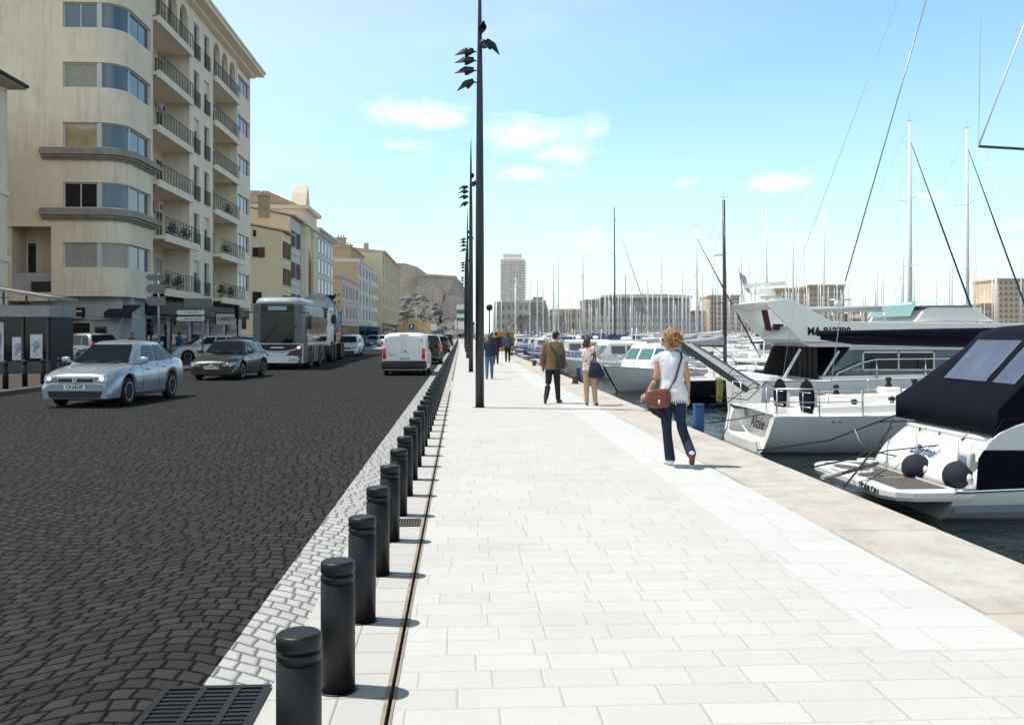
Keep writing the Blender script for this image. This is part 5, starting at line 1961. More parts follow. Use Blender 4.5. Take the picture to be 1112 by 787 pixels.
for k in range(60):
    a = k * .32
    t = -1.6 + 3.0 * k / 59
    r_ = sinterp([(p[1], p[0]) for p in prof], t) + .006
    hel.append(Vector((xs - 4.9, 0, 2.6)) + ax_ @ Vector((-t, r_ * cos(a), r_ * sin(a))))
m.tube(hel, .05, 5)
m.build('drum_stripe', 'paint_blue', dr_)
MB().lathe([(.3, 0), (.42, .3), (.75, .75), (.78, .78), (.7, .78)], (xs - 7.7, 0, 3.35), 16).build('hopper', 'black_plastic', Tr)
m = MB()
for s in (1, -1):
    m.bar((xs - 7.4, s * .7, 1.1), (xs - 7.6, s * .5, 3.4), .1, .1).bar((xs - 2.5, s * .7, 1.1), (xs - 2.5, s * .5, 2.1), .12, .12)
m.bar((xs - 2.5, -.7, 2.0), (xs - 2.5, .7, 2.0), .12, .2)
m.build('drum_frame', 'black_plastic', Tr)
m = MB().bar((xs - 8.0, 1.0, 1.0), (xs - 8.0, 1.0, 3.2), .05, .05).bar((xs - 8.0, .55, 1.0), (xs - 8.0, .55, 3.2), .05, .05)
for k in range(7):
    m.bar((xs - 8.0, .55, 1.2 + k * .3), (xs - 8.0, 1.0, 1.2 + k * .3), .04, .04)
m.build('ladder', 'black_plastic', Tr)
pl = MB().bx(xs + .13, xs + .14, -.26, .26, .42, .53).build('number_plate', 'plate', Tr)
g = G(333, 393.6)
Tr.location = (g.x, g.y + 4.2, 0)
Tr.rotation_euler = (0, 0, R(-90 + 1.5))

# a couple of darker vehicles far up the left lane
Dv = thing('delivery_truck', 'blue box truck parked far up the road under the white house', 'truck', (0, 0, 0), 0, 'buses and trucks on the quay road')
MB().rbox((-.9, 0, 1.75), (4.2, 2.1, 2.2), .06).build('box', 'blue_paint', Dv)
MB().loft([[(1.3, -1, .5), (2.9, -1, .5), (2.9, 1, .5), (1.3, 1, .5)], [(1.3, -1, 1.3), (2.85, -1, 1.3), (2.85, 1, 1.3), (1.3, 1, 1.3)], [(1.3, -.9, 2.2), (2.4, -.9, 2.2), (2.4, .9, 2.2), (1.3, .9, 2.2)]], True, True, False).build('cab', 'paint_blue', Dv, bevel=.04)
MB().add([(2.86, -.85, 1.35), (2.86, .85, 1.35), (2.46, .8, 2.1), (2.46, -.8, 2.1)], [(0, 1, 2, 3)]).build('windscreen', 'glass', Dv)
for ax in (2.1, -1.9):
    for s in (1, -1):
        wheel(Dv, ax, s * .92, .38, s, .22, 'grey_metal', 9)
MB().bx(2.86, 2.95, -.9, .9, .45, .75).build('front_bumper', 'black_plastic', Dv)
at(Dv, 406.5, 371.8, 180)

# ================================================================ BOATS
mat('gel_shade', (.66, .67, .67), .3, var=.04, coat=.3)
mat('stripe_blue', (.02, .05, .16), .4)
mat('stripe_grey', (.22, .26, .31), .4)
mat('antifoul', (.02, .04, .10), .8)
mat('cabin_glass', (.012, .02, .035), .05, spec=.8)
mat('olive', (.20, .19, .02), .7, var=.2)
mat('fender_white', (.72, .72, .68), .5)
mat('fender_navy', (.012, .015, .03), .8, var=.3, scale=30, bump=.4)
mat('deck_grey', (.58, .58, .57), .6, var=.05)
mat('canvas_tan', (.55, .42, .22), .85, var=.1)
mat('red_cover', (.10, .008, .012), .7)
mat('cyan_glass', (.30, .55, .52), .1, spec=.8, trans=.4)
mat('flag_cloth', (.45, .40, .48), .8)
HB = [(0, .84), (.15, .93), (.4, 1.0), (.6, .97), (.78, .76), (.9, .46), (.97, .18), (1, .03)]


def hull_mesh(L, B, zs0, zs1, draft=.45, ov=.6, sr=.0, flare=.88, n=30, prof=HB):
    """x from stern (0) to bow (L), waterline at z = 0"""
    rings, sheer = [], []
    for i in range(n + 1):
        t = i / n
        b = B / 2 * sinterp(prof, t)
        zs = lerp(zs0, zs1, t ** 1.8)
        d = draft * (1 - t ** 4 * .9) * (1 - .6 * (1 - t) ** 3)

        def X(z):
            k = (z + d) / (zs + d)
            return t * (L - ov) + ov * k * t ** 2.5 + sr * k * (1 - t) ** 3
        fl = lerp(flare, .62, t ** 3)
        half = [(0, -d), (b * .45 * fl, -d * .85), (b * .8 * fl, -d * .4), (b * lerp(.93, fl, .6), .08), (b * lerp(1.0, fl, .3), zs * .45), (b * 1.0, zs * .85), (b, zs)]
        rings.append([(X(z), y, z) for y, z in half[::-1]] + [(X(z), -y, z) for y, z in half[1:]])
        sheer.append((X(zs), b, zs))
    return rings, sheer


def hull_parts(par, L, B, zs0, zs1, hm='white_gel', stripe=None, **k):
    rings, sheer = hull_mesh(L, B, zs0, zs1, **k)
    m = MB()
    m.loft(rings, False, False, True)
    r0 = rings[0]
    m.add(r0, [tuple(range(len(r0)))], False)
    h = m.build('hull', hm, par)
    m = MB()
    row = []
    for (x, b, z) in sheer:
        row.append([(x, b * .985, z - .01), (x, b * .5, z + .03), (x, 0, z + .045), (x, -b * .5, z + .03), (x, -b * .985, z - .01)])
    m.loft(row, False, False, True)
    m.build('deck', 'deck_grey', par)
    m = MB()
    for s in (1, -1):
        m.tube([(x, s * b, z + .01) for x, b, z in sheer], .03, 6)
    m.build('rubbing_strake', 'gel_shade', h)
    if stripe:
        m = MB()
        for s in (1, -1):
            pts = []
            for i in range(2, len(sheer) - 1):
                x, b, z = sheer[i]
                pts.append((x - .02, s * (b + .006), z * .80))
            m.loft([[(x, y, z - .035) for x, y, z in pts], [(x, y + s * .004, z + .035) for x, y, z in pts]], False, False, True)
        m.build('stripe', stripe, h)
    return h, sheer


def sheer_at(sheer, x):
    for a, b in zip(sheer, sheer[1:]):
        if a[0] <= x <= b[0]:
            t = (x - a[0]) / max(1e-6, b[0] - a[0])
            return lerp(a[1], b[1], t), lerp(a[2], b[2], t)
    return sheer[-1][1], sheer[-1][2]


def railing(par, sheer, x0, x1, h=.6, n=8, name='guard_rail', both=True, closed_bow=False, closed_stern=False, r=.014):
    m = MB()
    tops = {}
    for s in (1, -1):
        pts = []
        for i in range(n + 1):
            x = lerp(x0, x1, i / n)
            b, z = sheer_at(sheer, x)
            m.cyl((x, s * b * .95, z), (x, s * b * .95, z + h), r, n=5)
            pts.append(Vector((x, s * b * .95, z + h)))
        m.tube(pts, r * .8, 5)
        m.tube([p - Vector((0, 0, h * .48)) for p in pts], r * .5, 4)
        tops[s] = pts
    if closed_bow:
        xb = sheer[-1][0]
        m.tube([tops[1][-1], Vector((xb - .15, .12, tops[1][-1].z + .02)), Vector((xb - .15, -.12, tops[1][-1].z + .02)), tops[-1][-1]], r, 5)
    if closed_stern:
        m.tube([tops[1][0], tops[-1][0]], r * .8, 5)
        m.tube([tops[1][0] - Vector((0, 0, h * .48)), tops[-1][0] - Vector((0, 0, h * .48))], r * .6, 5)
    return m.build(name, 'alu', par)


def sailboat(name, label, L=9.5, B=3.1, H=13, hm='white_gel', cover='sail_blue', mm='mast_alu', stripe='stripe_blue', group='sailing boats in the marina', detail=2, mr=.075, jib=True, genoa='sail_white', hood=None, xmf=.56, bf=.40):
    S = thing(name, label, 'sailboat', (0, 0, 0), 0, group)
    zs0, zs1 = .85, 1.15
    h, sheer = hull_parts(S, L, B, zs0, zs1, hm, stripe if detail > 1 else None, n=26 if detail > 1 else 14, ov=.9, sr=.35 if detail > 1 else 0)
    # cabin trunk
    m = MB()
    zc = 1.0
    rings = []
    for t, hh, w in ((.30, .30, .58), (.33, .42, .60), (.5, .44, .58), (.62, .36, .48), (.72, .12, .34)):
        x = t * L
        b = B / 2 * w
        rings.append([(x, -b, zc - .1), (x, -b * .92, zc + hh * .8), (x, -b * .6, zc + hh), (x, b * .6, zc + hh), (x, b * .92, zc + hh * .8), (x, b, zc - .1)])
    m.loft(rings, True, True, True)
    cb_ = m.build('cabin', 'white_gel', S)
    xm = xmf * L
    if detail > 1:
        for s in (1, -1):
            for (a, b_) in ((.36, .44), (.47, .55)):
                x0, x1 = a * L, b_ * L
                MB().loft([[(x0, s * B / 2 * .588, zc + .12), (x1, s * B / 2 * .572, zc + .12), (x1 - .05, s * B / 2 * .56, zc + .28), (x0 + .05, s * B / 2 * .575, zc + .28)],
                           [(x0, s * B / 2 * .602, zc + .12), (x1, s * B / 2 * .586, zc + .12), (x1 - .05, s * B / 2 * .574, zc + .28), (x0 + .05, s * B / 2 * .589, zc + .28)]], True, True, False).build('cabin_window', 'cabin_glass', cb_)
        railing(S, sheer, .3, L - .6, .6, 7, closed_bow=True, closed_stern=True)
        # wheel / tiller
        MB().lathe([(.40, -.015), (.42, 0), (.40, .015)], (L * .12, 0, 1.45), 18, 'X').cyl((L * .12 + .05, 0, .9), (L * .12 + .05, 0, 1.45), .07, n=8).build('steering_wheel', 'chrome', S)
    if hood:
        q = MB()
        rr = []
        for t, k in ((.27, .55), (.29, .8), (.33, .95), (.36, .9)):
            b = B / 2 * .6
            rr.append([(t * L, b * cos(a), zc + .3 + k * .75 * sin(a)) for a in [PI * j / 8 for j in range(9)]])
        q.loft(rr, False, False, True).build('spray_hood', hood, S)
    # mast, boom, spreaders, rigging
    MB().tube([(xm, 0, 1.2), (xm - .02, 0, H * .5), (xm - .06, 0, H + 0.0)], [mr, mr * .95, mr * .7], 8).build('mast', mm, S)
    zb = 2.25
    MB().cyl((xm - .1, 0, zb), (xm - L * bf, 0, zb + .05), .06, .05, 8).build('boom', mm, S)
    q = MB()
    pts = [(xm - .08 - L * (bf - .01) * t, 0, zb + .18 + (.28 * (1 - t) ** 1.5)) for t in [k / 8 for k in range(9)]]
    rr = []
    for i, p in enumerate(pts):
        t = i / 8
        hh = lerp(.42, .10, t ** .8)
        ww = lerp(.15, .08, t)
        rr.append([(p[0], ww * cos(a), zb + .03 + hh * .5 + hh * .55 * sin(a)) for a in [2 * PI * k / 10 for k in range(10)]])
    q.loft(rr, True, True, True).build('sail_cover', cover, S)
    q = MB()
    for f in (.40, .68) if detail > 1 else (.55,):
        z = 1.2 + (H - 1.2) * f
        w = B / 2 * (.72 if f < .5 else .55)
        q.tube([(xm - .22, w, z + .03), (xm, 0, z), (xm - .22, -w, z + .03)], .022, 5)
    q.build('spreader', mm, S)
    q = MB()
    wr_ = .006
    top = (xm - .05, 0, H - .05)
    q.tube([top, (.15, 0, 1.0)], wr_, 3)
    for s in (1, -1):
        z1, z2 = 1.2 + (H - 1.2) * .40, 1.2 + (H - 1.2) * .68
        q.tube([(xm - .05, 0, H * .93), (xm - .22, s * B / 2 * .55, z2), (xm - .22, s * B / 2 * .72, z1), (xm - .15, s * B / 2 * .92, 1.05)], wr_, 3)
        q.tube([(xm, 0, z1), (xm + .3, s * B / 2 * .9, 1.05)], wr_, 3)
    q.build('rigging', 'wire', S)
    if jib and detail > 1:
        q = MB()
        a, b = Vector((L - .35, 0, 1.25)), Vector((xm - .02, 0, H * .93))
        q.tube([a, a.lerp(b, .1), a.lerp(b, .6), b], [.02, .055, .045, .015], 7)
        q.build('furled_jib', genoa, S)
    if detail > 1:
        for k in range(2):
            x = L * (.3 + .28 * k)
            b, z = sheer_at(sheer, x)
            for s in (1, -1):
                q = MB().lathe([(.02, -.34), (.10, -.28), (.115, 0), (.10, .26), (.03, .33)], (x, s * (b + .12), .45), 10)
                q.cyl((x, s * (b + .12), .76), (x, s * b, z + .3), .01, n=4)
                q.build('fender', 'fender_white' if k else 'fender_navy', S)
        q = MB()
        q.tube([(xm - .06, 0, H), (xm - .06, 0, H + .5)], .006, 3).tube([(xm - .25, 0, H + .12), (xm + .15, 0, H + .12)], .008, 3)
        q.build('masthead_vane', 'mast_dark', S)
    return S


def motorboat(name, label, L=8.5, B=2.9, hm='white_gel', style=0, group='motor boats in the marina', stripe=None, canopy=None):
    S = thing(name, label, 'motorboat', (0, 0, 0), 0, group)
    h, sheer = hull_parts(S, L, B, .75, 1.25, hm, stripe, n=26, ov=1.1, flare=.8, prof=[(0, .94), (.3, 1), (.55, .98), (.75, .82), (.9, .48), (.97, .2), (1, .04)])
    # cabin with raked windows
    m = MB()
    a, b = (.32, .66) if style == 0 else (.42, .78)
    hh = 1.35 if style == 0 else .75
    z0 = .85
    x0, x1 = a * L, b * L
    w = B / 2 * .78
    rings = []
    for k, (z, f0, f1, ww) in enumerate(((z0, 0, .75, 1.0), (z0 + hh * .42, .02, .45, .98), (z0 + hh * .46, .02, .40, .97), (z0 + hh * .9, .04, -.05, .86), (z0 + hh * .98, .0, -.1, .84), (z0 + hh * 1.06, .1, -.35, .7))):
        X0, X1, W = x0 + f0, x1 + f1, w * ww
        rings.append([(X0, -W, z), (X0, W, z), (X1 - .5, W, z), (X1 - .12, W * .72, z), (X1, 0, z), (X1 - .12, -W * .72, z), (X1 - .5, -W, z)])
    m.loft(rings, True, True, False)
    c = m.build('cabin', 'white_gel', S, bevel=.02)
    for i in range(2, 6):
        p, q_ = rings[2], rings[3]
        j = (i + 1) % 7
        A_, B_, C_, D_ = [Vector(v) for v in (p[i], p[j], q_[j], q_[i])]
        cen = (A_ + B_ + C_ + D_) / 4
        nrm = (B_ - A_).cross(D_ - A_).normalized()
        if nrm.dot(cen - Vector(((x0 + x1) / 2, 0, cen.z))) < 0:
            nrm = -nrm
        pts = [cen + (v - cen) * .84 + nrm * .03 for v in (A_, B_, C_, D_)]
        MB().loft([pts, [v - nrm * .028 for v in pts]], True, True, False).build('window', 'glass_teal', c)
    for s in (1, -1):
        zz0, zz1 = z0 + hh * .5, z0 + hh * .86
        for (u0, u1) in ((.08, .46), (.52, .9)):
            X0, X1 = lerp(x0, x1 - .5, u0), lerp(x0, x1 - .5, u1)
            pts = [(X0, s * w * .975, zz0), (X1, s * w * .975, zz0), (X1, s * w * .89, zz1), (X0, s * w * .89, zz1)]
            MB().loft([[(p[0], p[1] + s * .02, p[2]) for p in pts], pts], True, True, False).build('window', 'cabin_glass', c)
    railing(S, sheer, L * .5, L - .5, .5, 5, closed_bow=True)
    if canopy:
        q = MB()
        rr = []
        for t in (0, .25, .5, .75, 1):
            x = lerp(x0 + .1, .3, t)
            zt = z0 + hh * lerp(1.0, .7, t ** 2)
            rr.append([(x, w * cos(a_) * 1.02, .8 + (zt - .8) * sin(a_) ** .5) for a_ in [PI * (j + .001) / 10.01 for j in range(11)]])
        q.loft(rr, False, False, True).build('canopy', canopy, S)
    q = MB().cyl((x0 + .6, 0, z0 + hh), (x0 + .5, 0, z0 + hh + .9), .03, n=6).sph((x0 + 1.0, 0, z0 + hh * 1.1 + .12), (.25, .25, .12), 10, 6).tube([(x0 + .3, .5, z0 + hh), (x0 + .1, .5, z0 + hh + 1.9)], .01, 4)
    q.build('radar', 'white_gel', S)
    for k in range(3):
        x = L * (.25 + .2 * k)
        b_, z = sheer_at(sheer, x)
        for s in (1, -1):
            MB().lathe([(.02, -.3), (.11, -.24), (.12, 0), (.11, .22), (.03, .3)], (x, s * (b_ + .13), .4), 10).cyl((x, s * (b_ + .13), .68), (x, s * b_, z + .05), .01, n=4).build('fender', 'fender_white', S)
    MB().rbox((-.12, 0, .25), (.3, .4, .6), .08).build('outboard', 'black_plastic', S)
    return S


# ---------------------------------------------------------------- nearest cruiser: swim platform, dark canopy
XT, YN, YFr = 6.2, 13.0, 16.3
yc = (YN + YFr) / 2
Cz = thing('motor_cruiser', 'nearest white motor cruiser with dark navy canopy and teak swim platform marked TOULON', 'motorboat', (XT, yc, WL), 0, 'boats moored at the quay')
HWb = (YFr - YN) / 2
m = MB()
rings, sheer = hull_mesh(10.2, HWb * 2 + .1, .52, 1.15, .4, .9, 0, .84, 28, [(0, .97), (.3, 1), (.6, .98), (.8, .78), (.92, .42), (1, .04)])
rings = [[(x + .95, y, z) for x, y, z in r] for r in rings]
m.loft(rings, False, False, True)
m.add(rings[0], [tuple(range(len(rings[0])))], False)
hl = m.build('hull', 'white_gel', Cz)
m = MB()
for s in (1, -1):
    pts = [(x + .95, s * (b + .004), z) for x, b, z in sheer[:-2]]
    m.loft([[(x, y - s * .02 * 0 , .16 + i * .004) for i, (x, y, z) in enumerate(pts)], [(x, y + s * .006, .27 + i * .004) for i, (x, y, z) in enumerate(pts)]], False, False, True)
m.build('stripe', 'stripe_grey', hl)
m = MB()
for s in (1, -1):
    m.tube([(x + .95, s * (b + .01), .47 + .012 * i) for i, (x, b, z) in enumerate(sheer[:-3])], .028, 6)
m.build('rubbing_strake', 'chrome', hl)
# swim platform with rounded far corner
def plat(ins, z):
    pts = []
    y0, y1 = -HWb + ins, HWb - ins
    pts += [(1.25, y0, z), (.35 + ins, y0, z), (.12 + ins, y0 + .10, z), (ins, y0 + .35, z)]
    for k in range(7):
        a = PI / 2 * k / 6
        pts.append((ins + .5 - .5 * cos(a), y1 - .5 + .5 * sin(a), z))
    pts.append((1.25, y1, z))
    return pts
MB().loft([plat(.10, .30), plat(.02, .33), plat(0, .38), plat(0, .455), plat(.02, .475), plat(.05, .48)], True, True, False).build('swim_platform', 'white_gel', Cz)
tk = MB()
rw = []
for a, b in ((-HWb + .22, -.35), (-.25, .55), (.65, HWb - .3)):
    tk.loft([[(.22, a, .482), (1.3, a, .482), (1.3, b, .482), (.22, b, .482)], [(.22, a, .488), (1.3, a, .488), (1.3, b, .488), (.22, b, .488)]], True, True, False)
tk.build('teak_deck', 'teak', Cz)
cq = MB()
for k in range(14):
    x = .28 + k * .075
    cq.bx(x, x + .006, -HWb + .22, HWb - .3, .4885, .4895)
cq.build('caulking', 'ink', Cz)
MB().tube([(.32 + .28 * cos(a), .45 + .5 * sin(a), .51) for a in [PI * .15 + PI * 1.7 * k / 14 for k in range(15)]], .035, 6).build('ladder_hatch', 'white_gel', Cz)
text('port_lettering', 'TOULON', .15, 'ink', (-.008, -.93, .415), (R(90), 0, R(-90)), Cz, .001, .002, sx=1.1)
# moulded transom: bulging white aft wall with a rounded cockpit coaming above
m = MB()
rows = []
for z, xo, yw in ((.45, 1.02, .99), (.6, 1.08, .985), (.8, 1.22, .97), (.98, 1.42, .95), (1.1, 1.55, .93), (1.16, 1.62, .92), (1.22, 1.68, .92), (1.26, 1.9, .90)):
    row = []
    for k in range(17):
        t = -1 + 2 * k / 16
        row.append((xo + .24 * abs(t) ** 4 - .0, t * HWb * yw, z))
    row += [(3.2, HWb * yw, z), (3.2, -HWb * yw, z)]
    rows.append(row)
m.loft(rows, True, True, True)
tr = m.build('transom', 'white_gel', Cz)
m = MB()
m.tube([(1.63 + .24 * abs(t) ** 4, t * HWb * .93, 1.17) for t in [-1 + 2 * k / 20 for k in range(21)]], .05, 8)
m.build('coaming_lip', 'gel_shade', tr)
text('boat_name', 'Eternel', .26, 'blue_paint', (1.272, -.12, .876), (R(43), 0, R(-90)), tr, .002, .004, shear=.35)
MB().rbox((1.33, -HWb + .36, .86), (.12, .36, .32), .04).build('shower_locker', 'gel_shade', tr)
MB().rbox((1.26, -HWb + .36, .86), (.03, .22, .2), .02).build('locker_hatch', 'stripe_grey', tr)
for y_ in (-.75, -.05, .6):
    MB().cyl((1.60, y_, 1.18), (1.5, y_, .9), .018, n=6).build('canopy_strap', 'rope', Cz)
# raised white side wing near the cockpit
m = MB()
pr = [(1.36, 1.07), (1.44, 1.2), (1.6, 1.33), (1.85, 1.44), (2.4, 1.58), (3.5, 1.68), (7.4, 1.6), (7.4, 1.0), (4, 1.05)]
for s in (-1, 1):
    m = MB()
    m.prism(pr if s < 0 else [(3.0, 1.0), (3.2, 1.5), (7.4, 1.55), (7.4, 1.0)], 'Y', s * (HWb + .045), s * (HWb - .02))
    m.build('bulwark', 'white_gel', Cz, bevel=.02)
MB().bx(2.3, 10.2, -HWb + .1, HWb - .1, .8, 1.0).build('deck', 'deck_grey', Cz)
m = MB()
rr = []
for x, w_, z in ((6.5, .9, 1.55), (7.5, .85, 1.6), (8.6, .7, 1.55), (9.8, .4, 1.35), (10.4, .15, 1.2)):
    rr.append([(x, -HWb * w_, 1.0), (x, -HWb * w_ * .8, z), (x, HWb * w_ * .8, z), (x, HWb * w_, 1.0)])
m.loft(rr, True, True, True).build('foredeck', 'white_gel', Cz)
# canopy
cz = 1.12
def can(y, ins, dx=0.0):
    return [(x + (dx if z > 1.7 else 0), y, z - ins * (1 if z > 2 else 0)) for x, z in ((1.64, .15 + cz), (1.64, .52 + cz), (2.60, 1.55 + cz), (2.72, 1.68 + cz), (3.0, 1.77 + cz), (4.2, 1.82 + cz), (6.0, 1.76 + cz), (7.1, .95 + cz), (7.1, .2 + cz))]
m = MB()
m.loft([can(-HWb + .06, .09), can(-HWb + .14, .03), can(-HWb + .5, 0), can(0, -.02), can(.6, 0, .05), can(HWb - .5, .02, .22), can(HWb - .14, .06, .42), can(HWb - .06, .12, .48)], True, True, True)
cn = m.build('canopy', 'navy', Cz)
bv = cn
# clear vinyl windows: aft slanted panel and the side ones
def cpt(f, y, off=.012):
    # point on the slanted aft face, f from bottom to top
    x, z = lerp(1.64, 2.60, f), lerp(.52, 1.55, f) + cz
    n_ = Vector((-1.03, 0, .96)).normalized()
    return Vector((x, y, z)) + n_ * off
q = MB()
rows = []
for j in range(7):
    f = lerp(.36, .98, j / 6)
    rows.append([cpt(f, lerp(-HWb * .42, HWb * .33, k / 10), .016 + .012 * noise.noise(Vector((k * .6, j * .4, 3)))) for k in range(11)])
q.loft(rows, False, False, True).build('clear_window', 'vinyl', cn)
q = MB()
rows = []
for j in range(7):
    f = lerp(.36, .98, j / 6)
    rows.append([cpt(f, lerp(-HWb * .88, -HWb * .53, k / 6), .014 + .01 * noise.noise(Vector((k * .6, j * .4, 8)))) for k in range(7)])
q.loft(rows, False, False, True).build('clear_window', 'vinyl', cn)
for a, b in ((2.1, 3.9), (4.15, 5.9)):
    z0_, z1_ = .95 + cz, 1.50 + cz
    x0_ = a + (.35 if a < 3 else 0)
    q = MB()
    rows = [[(lerp(x0_, b, k / 6), -HWb + .045 - .012 * noise.noise(Vector((k * .7, 1, a))), z0_) for k in range(7)], [(lerp(a + .62 if a < 3 else a, b, k / 6), -HWb + .035, z1_) for k in range(7)]]
    q.loft(rows, False, False, True).build('clear_window', 'vinyl', cn)
m = MB()
for s in (-1,):
    m.tube([(1.9, s * (HWb - .03), 1.2), (2.62, s * (HWb - .03), 2.75), (3.1, s * (HWb - .12), 2.9)], .02, 6)
    m.tube([(3.9, s * (HWb - .03), 1.3), (3.2, s * (HWb - .06), 2.85)], .02, 6)
m.build('canopy_frame', 'alu', Cz)
# dark side cover from canopy to gunwale on the near side
MB().prism([(1.27, .50), (1.30, .95), (1.5, 1.25), (1.66, 1.5), (3.2, 1.7), (5.2, 1.7), (5.2, .5)], 'Y', -HWb - .005, -HWb - .03).build('side_cover', 'navy', Cz)
# what lies on or hangs from it
for k, (px, py, Z, r) in enumerate(((995, 508, 14.7, .225), (1041, 517, 13.75, .23))):
    c = P(px, py, Z)
    f = thing('ball_fender', ['round dark fender with white eye hanging at the middle of the TOULON cruiser', 'round dark fender with white eye at the near corner of the TOULON cruiser'][k], 'fender', c, 0, 'round fenders of the near cruiser')
    MB().sph((0, 0, 0), r, 22, 14).build('ball', 'fender_navy', f)
    MB().sph((.04, -.05, 0), (r * .3, r, r * .45), 14, 10).build('white_cap', 'fender_white', f)
    MB().tube([(0, 0, r * .9), (.1, .2, .5), (.3, .25, .62)], .012, 5).build('lanyard', 'rope_white', f)

# ---------------------------------------------------------------- sailing yacht with reverse transom
AY = 22.4
As = thing('sailing_yacht', 'large white sailing yacht with twin black covered wheels and open stern named Alizée', 'sailboat', (6.85, AY, WL), 0, 'boats moored at the quay')
m = MB()
rings, sheer = hull_mesh(12.8, 3.95, .87, 1.2, .5, .7, .28, .86, 30, [(0, .90), (.15, .96), (.4, 1.0), (.6, .96), (.78, .76), (.9, .46), (.97, .18), (1, .02)])
m.loft(rings, False, False, True)
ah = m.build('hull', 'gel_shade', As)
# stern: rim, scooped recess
r0 = rings[0]
rim_in = []
cy_, cz_ = 0, .5
for (x, y, z) in r0:
    yy = y * .80
    zz = .18 + (max(z, -.1) - .18) * .9 if z > .2 else max(.20, z * .5 + .22)
    rim_in.append((x + .02 + .28 * 0, yy, zz + .0))
k_ = len(r0)
m = MB()
back = [(x + .55, y * .93, z) for x, y, z in rim_in]
m.loft([r0, rim_in, back], False, False, False)
m.add(back, [tuple(range(k_))], False)
m.build('open_stern', 'white_gel', As)
text('boat_name', 'Alizée', .42, 'ink', (.60, .45, .52), (R(84), 0, R(-90)), As, .003, .004, shear=.3)
MB().bx(.56, .60, 1.2, 1.5, .62, .8).build('locker_hatch', 'stripe_grey', As)
m = MB()
row = []
for (x, b, z) in sheer:
    row.append([(x, b * .99, z), (x, b * .9, z + .05), (x, b * .8, z + .03), (x, 0, z + .05), (x, -b * .8, z + .03), (x, -b * .9, z + .05), (x, -b * .99, z)])
m.loft(row, False, False, True).build('deck', 'white_gel', As)
m = MB()
for s in (-1, 1):
    pts = [(x, s * (b + .005), z * .86) for x, b, z in sheer[6:26]]
    m.loft([[(x, y, z - .012) for x, y, z in pts], [(x, y, z + .012) for x, y, z in pts]], False, False, True)
    for xx in (1.6, 1.75):
        b, z = sheer_at(sheer, xx)
        m.cyl((xx, s * b, z * .86), (xx, s * (b + .012), z * .86), .02, n=8)
m.build('stripe', 'ink', ah)
for s in (1, -1):
    m = MB()
    m.loft([[(1.3, s * 1.25, .9), (1.3, s * 1.62, .9), (1.3, s * 1.58, 1.08), (1.3, s * 1.3, 1.08)], [(5.2, s * 1.2, .9), (5.2, s * 1.65, .9), (5.2, s * 1.6, 1.22), (5.2, s * 1.25, 1.22)]], True, True, False)
    m.build('cockpit_coaming', 'white_gel', As, bevel=.04)
m = MB()
rr = []
for x, w_, z in ((4.6, 1.15, 1.25), (4.8, 1.2, 1.42), (6.5, 1.15, 1.5), (8.2, .95, 1.45), (9.6, .6, 1.25)):
    rr.append([(x, -w_, 1.0), (x, -w_ * .92, z - .1), (x, -w_ * .7, z), (x, w_ * .7, z), (x, w_ * .92, z - .1), (x, w_, 1.0)])
m.loft(rr, True, True, True)
ca = m.build('cabin', 'white_gel', As)
for s in (1, -1):
    MB().loft([[(5.4, s * 1.2, 1.14), (7.6, s * 1.06, 1.14), (7.2, s * 1.02, 1.32), (5.6, s * 1.15, 1.32)], [(5.4, s * 1.14, 1.14), (7.6, s * 1.0, 1.14), (7.2, s * .96, 1.32), (5.6, s * 1.09, 1.32)]], True, True, False).build('cabin_window', 'cabin_glass', ca)
for (px, py, Z) in ((876, 432, 21.7), (847, 429.5, 23.5)):
    c = P(px, py, Z) - Vector((6.85, AY, WL))
    w_ = MB().lathe([(.02, -.06), (.30, -.055), (.42, -.03), (.44, 0), (.42, .03), (.30, .055), (.02, .06)], (0, 0, 0), 28, 'X')
    o = w_.build('wheel_cover', 'navy', As)
    o.location = c
    MB().bar((.12, 0, -.75), (.12, 0, .05), .16, .22).build('pedestal', 'white_gel', o)
    q = MB()
    for zz in (.14, -.20):
        q.tube([(-.07, -.42, zz), (-.075, 0, zz - .01), (-.07, .42, zz)], .012, 5)
    q.tube([(-.07, .05, .14), (-.07, .05, -.5)], .012, 5)
    q.build('rail', 'alu', o)
# winches
for k, (px, py, Z) in enumerate(((965, 419, 23.6), (993, 421, 23.2), (968.5, 441, 21.6), (927.5, 444, 21.5), (908, 427, 23.8))):
    c = P(px, py, Z) - Vector((6.85, AY, WL))
    q = MB().lathe([(.085, -.02), (.085, .02), (.055, .05), (.05, .12), (.075, .15), (.085, .19), (.07, .2), (.03, .23)], c, 14)
    q.build('winch', 'black_steel', As)
    MB().rbox((c[0], c[1], c[2] - .10), (.5, .36, .16), .06).build('winch_base', 'white_gel', As)
# pushpit and lifelines
m = MB()
for s in (1, -1):
    pp = [(.35, s * 1.0), (.35, s * 1.72), (1.3, s * 1.82), (2.3, s * 1.86)]
    for x, y in pp:
        m.cyl((x, y, .87), (x, y, 1.5), .016, n=6)
    m.tube([(x, y, 1.5) for x, y in pp], .016, 6)
    m.tube([(x, y, 1.2) for x, y in pp], .013, 6)
m.build('pushpit', 'alu', As)
m = MB()
for s in (1, -1):
    pts = []
    for i in range(6):
        x = 2.3 + i * 1.8
        b, z = sheer_at(sheer, x)
        m.cyl((x, s * b * .95, z), (x, s * b * .95, z + .62), .013, n=5)
        pts.append((x, s * b * .95, z + .6))
    m.tube(pts, .005, 4)
    m.tube([(a, b, c - .28) for a, b, c in pts], .005, 4)
m.build('lifeline', 'alu', As)
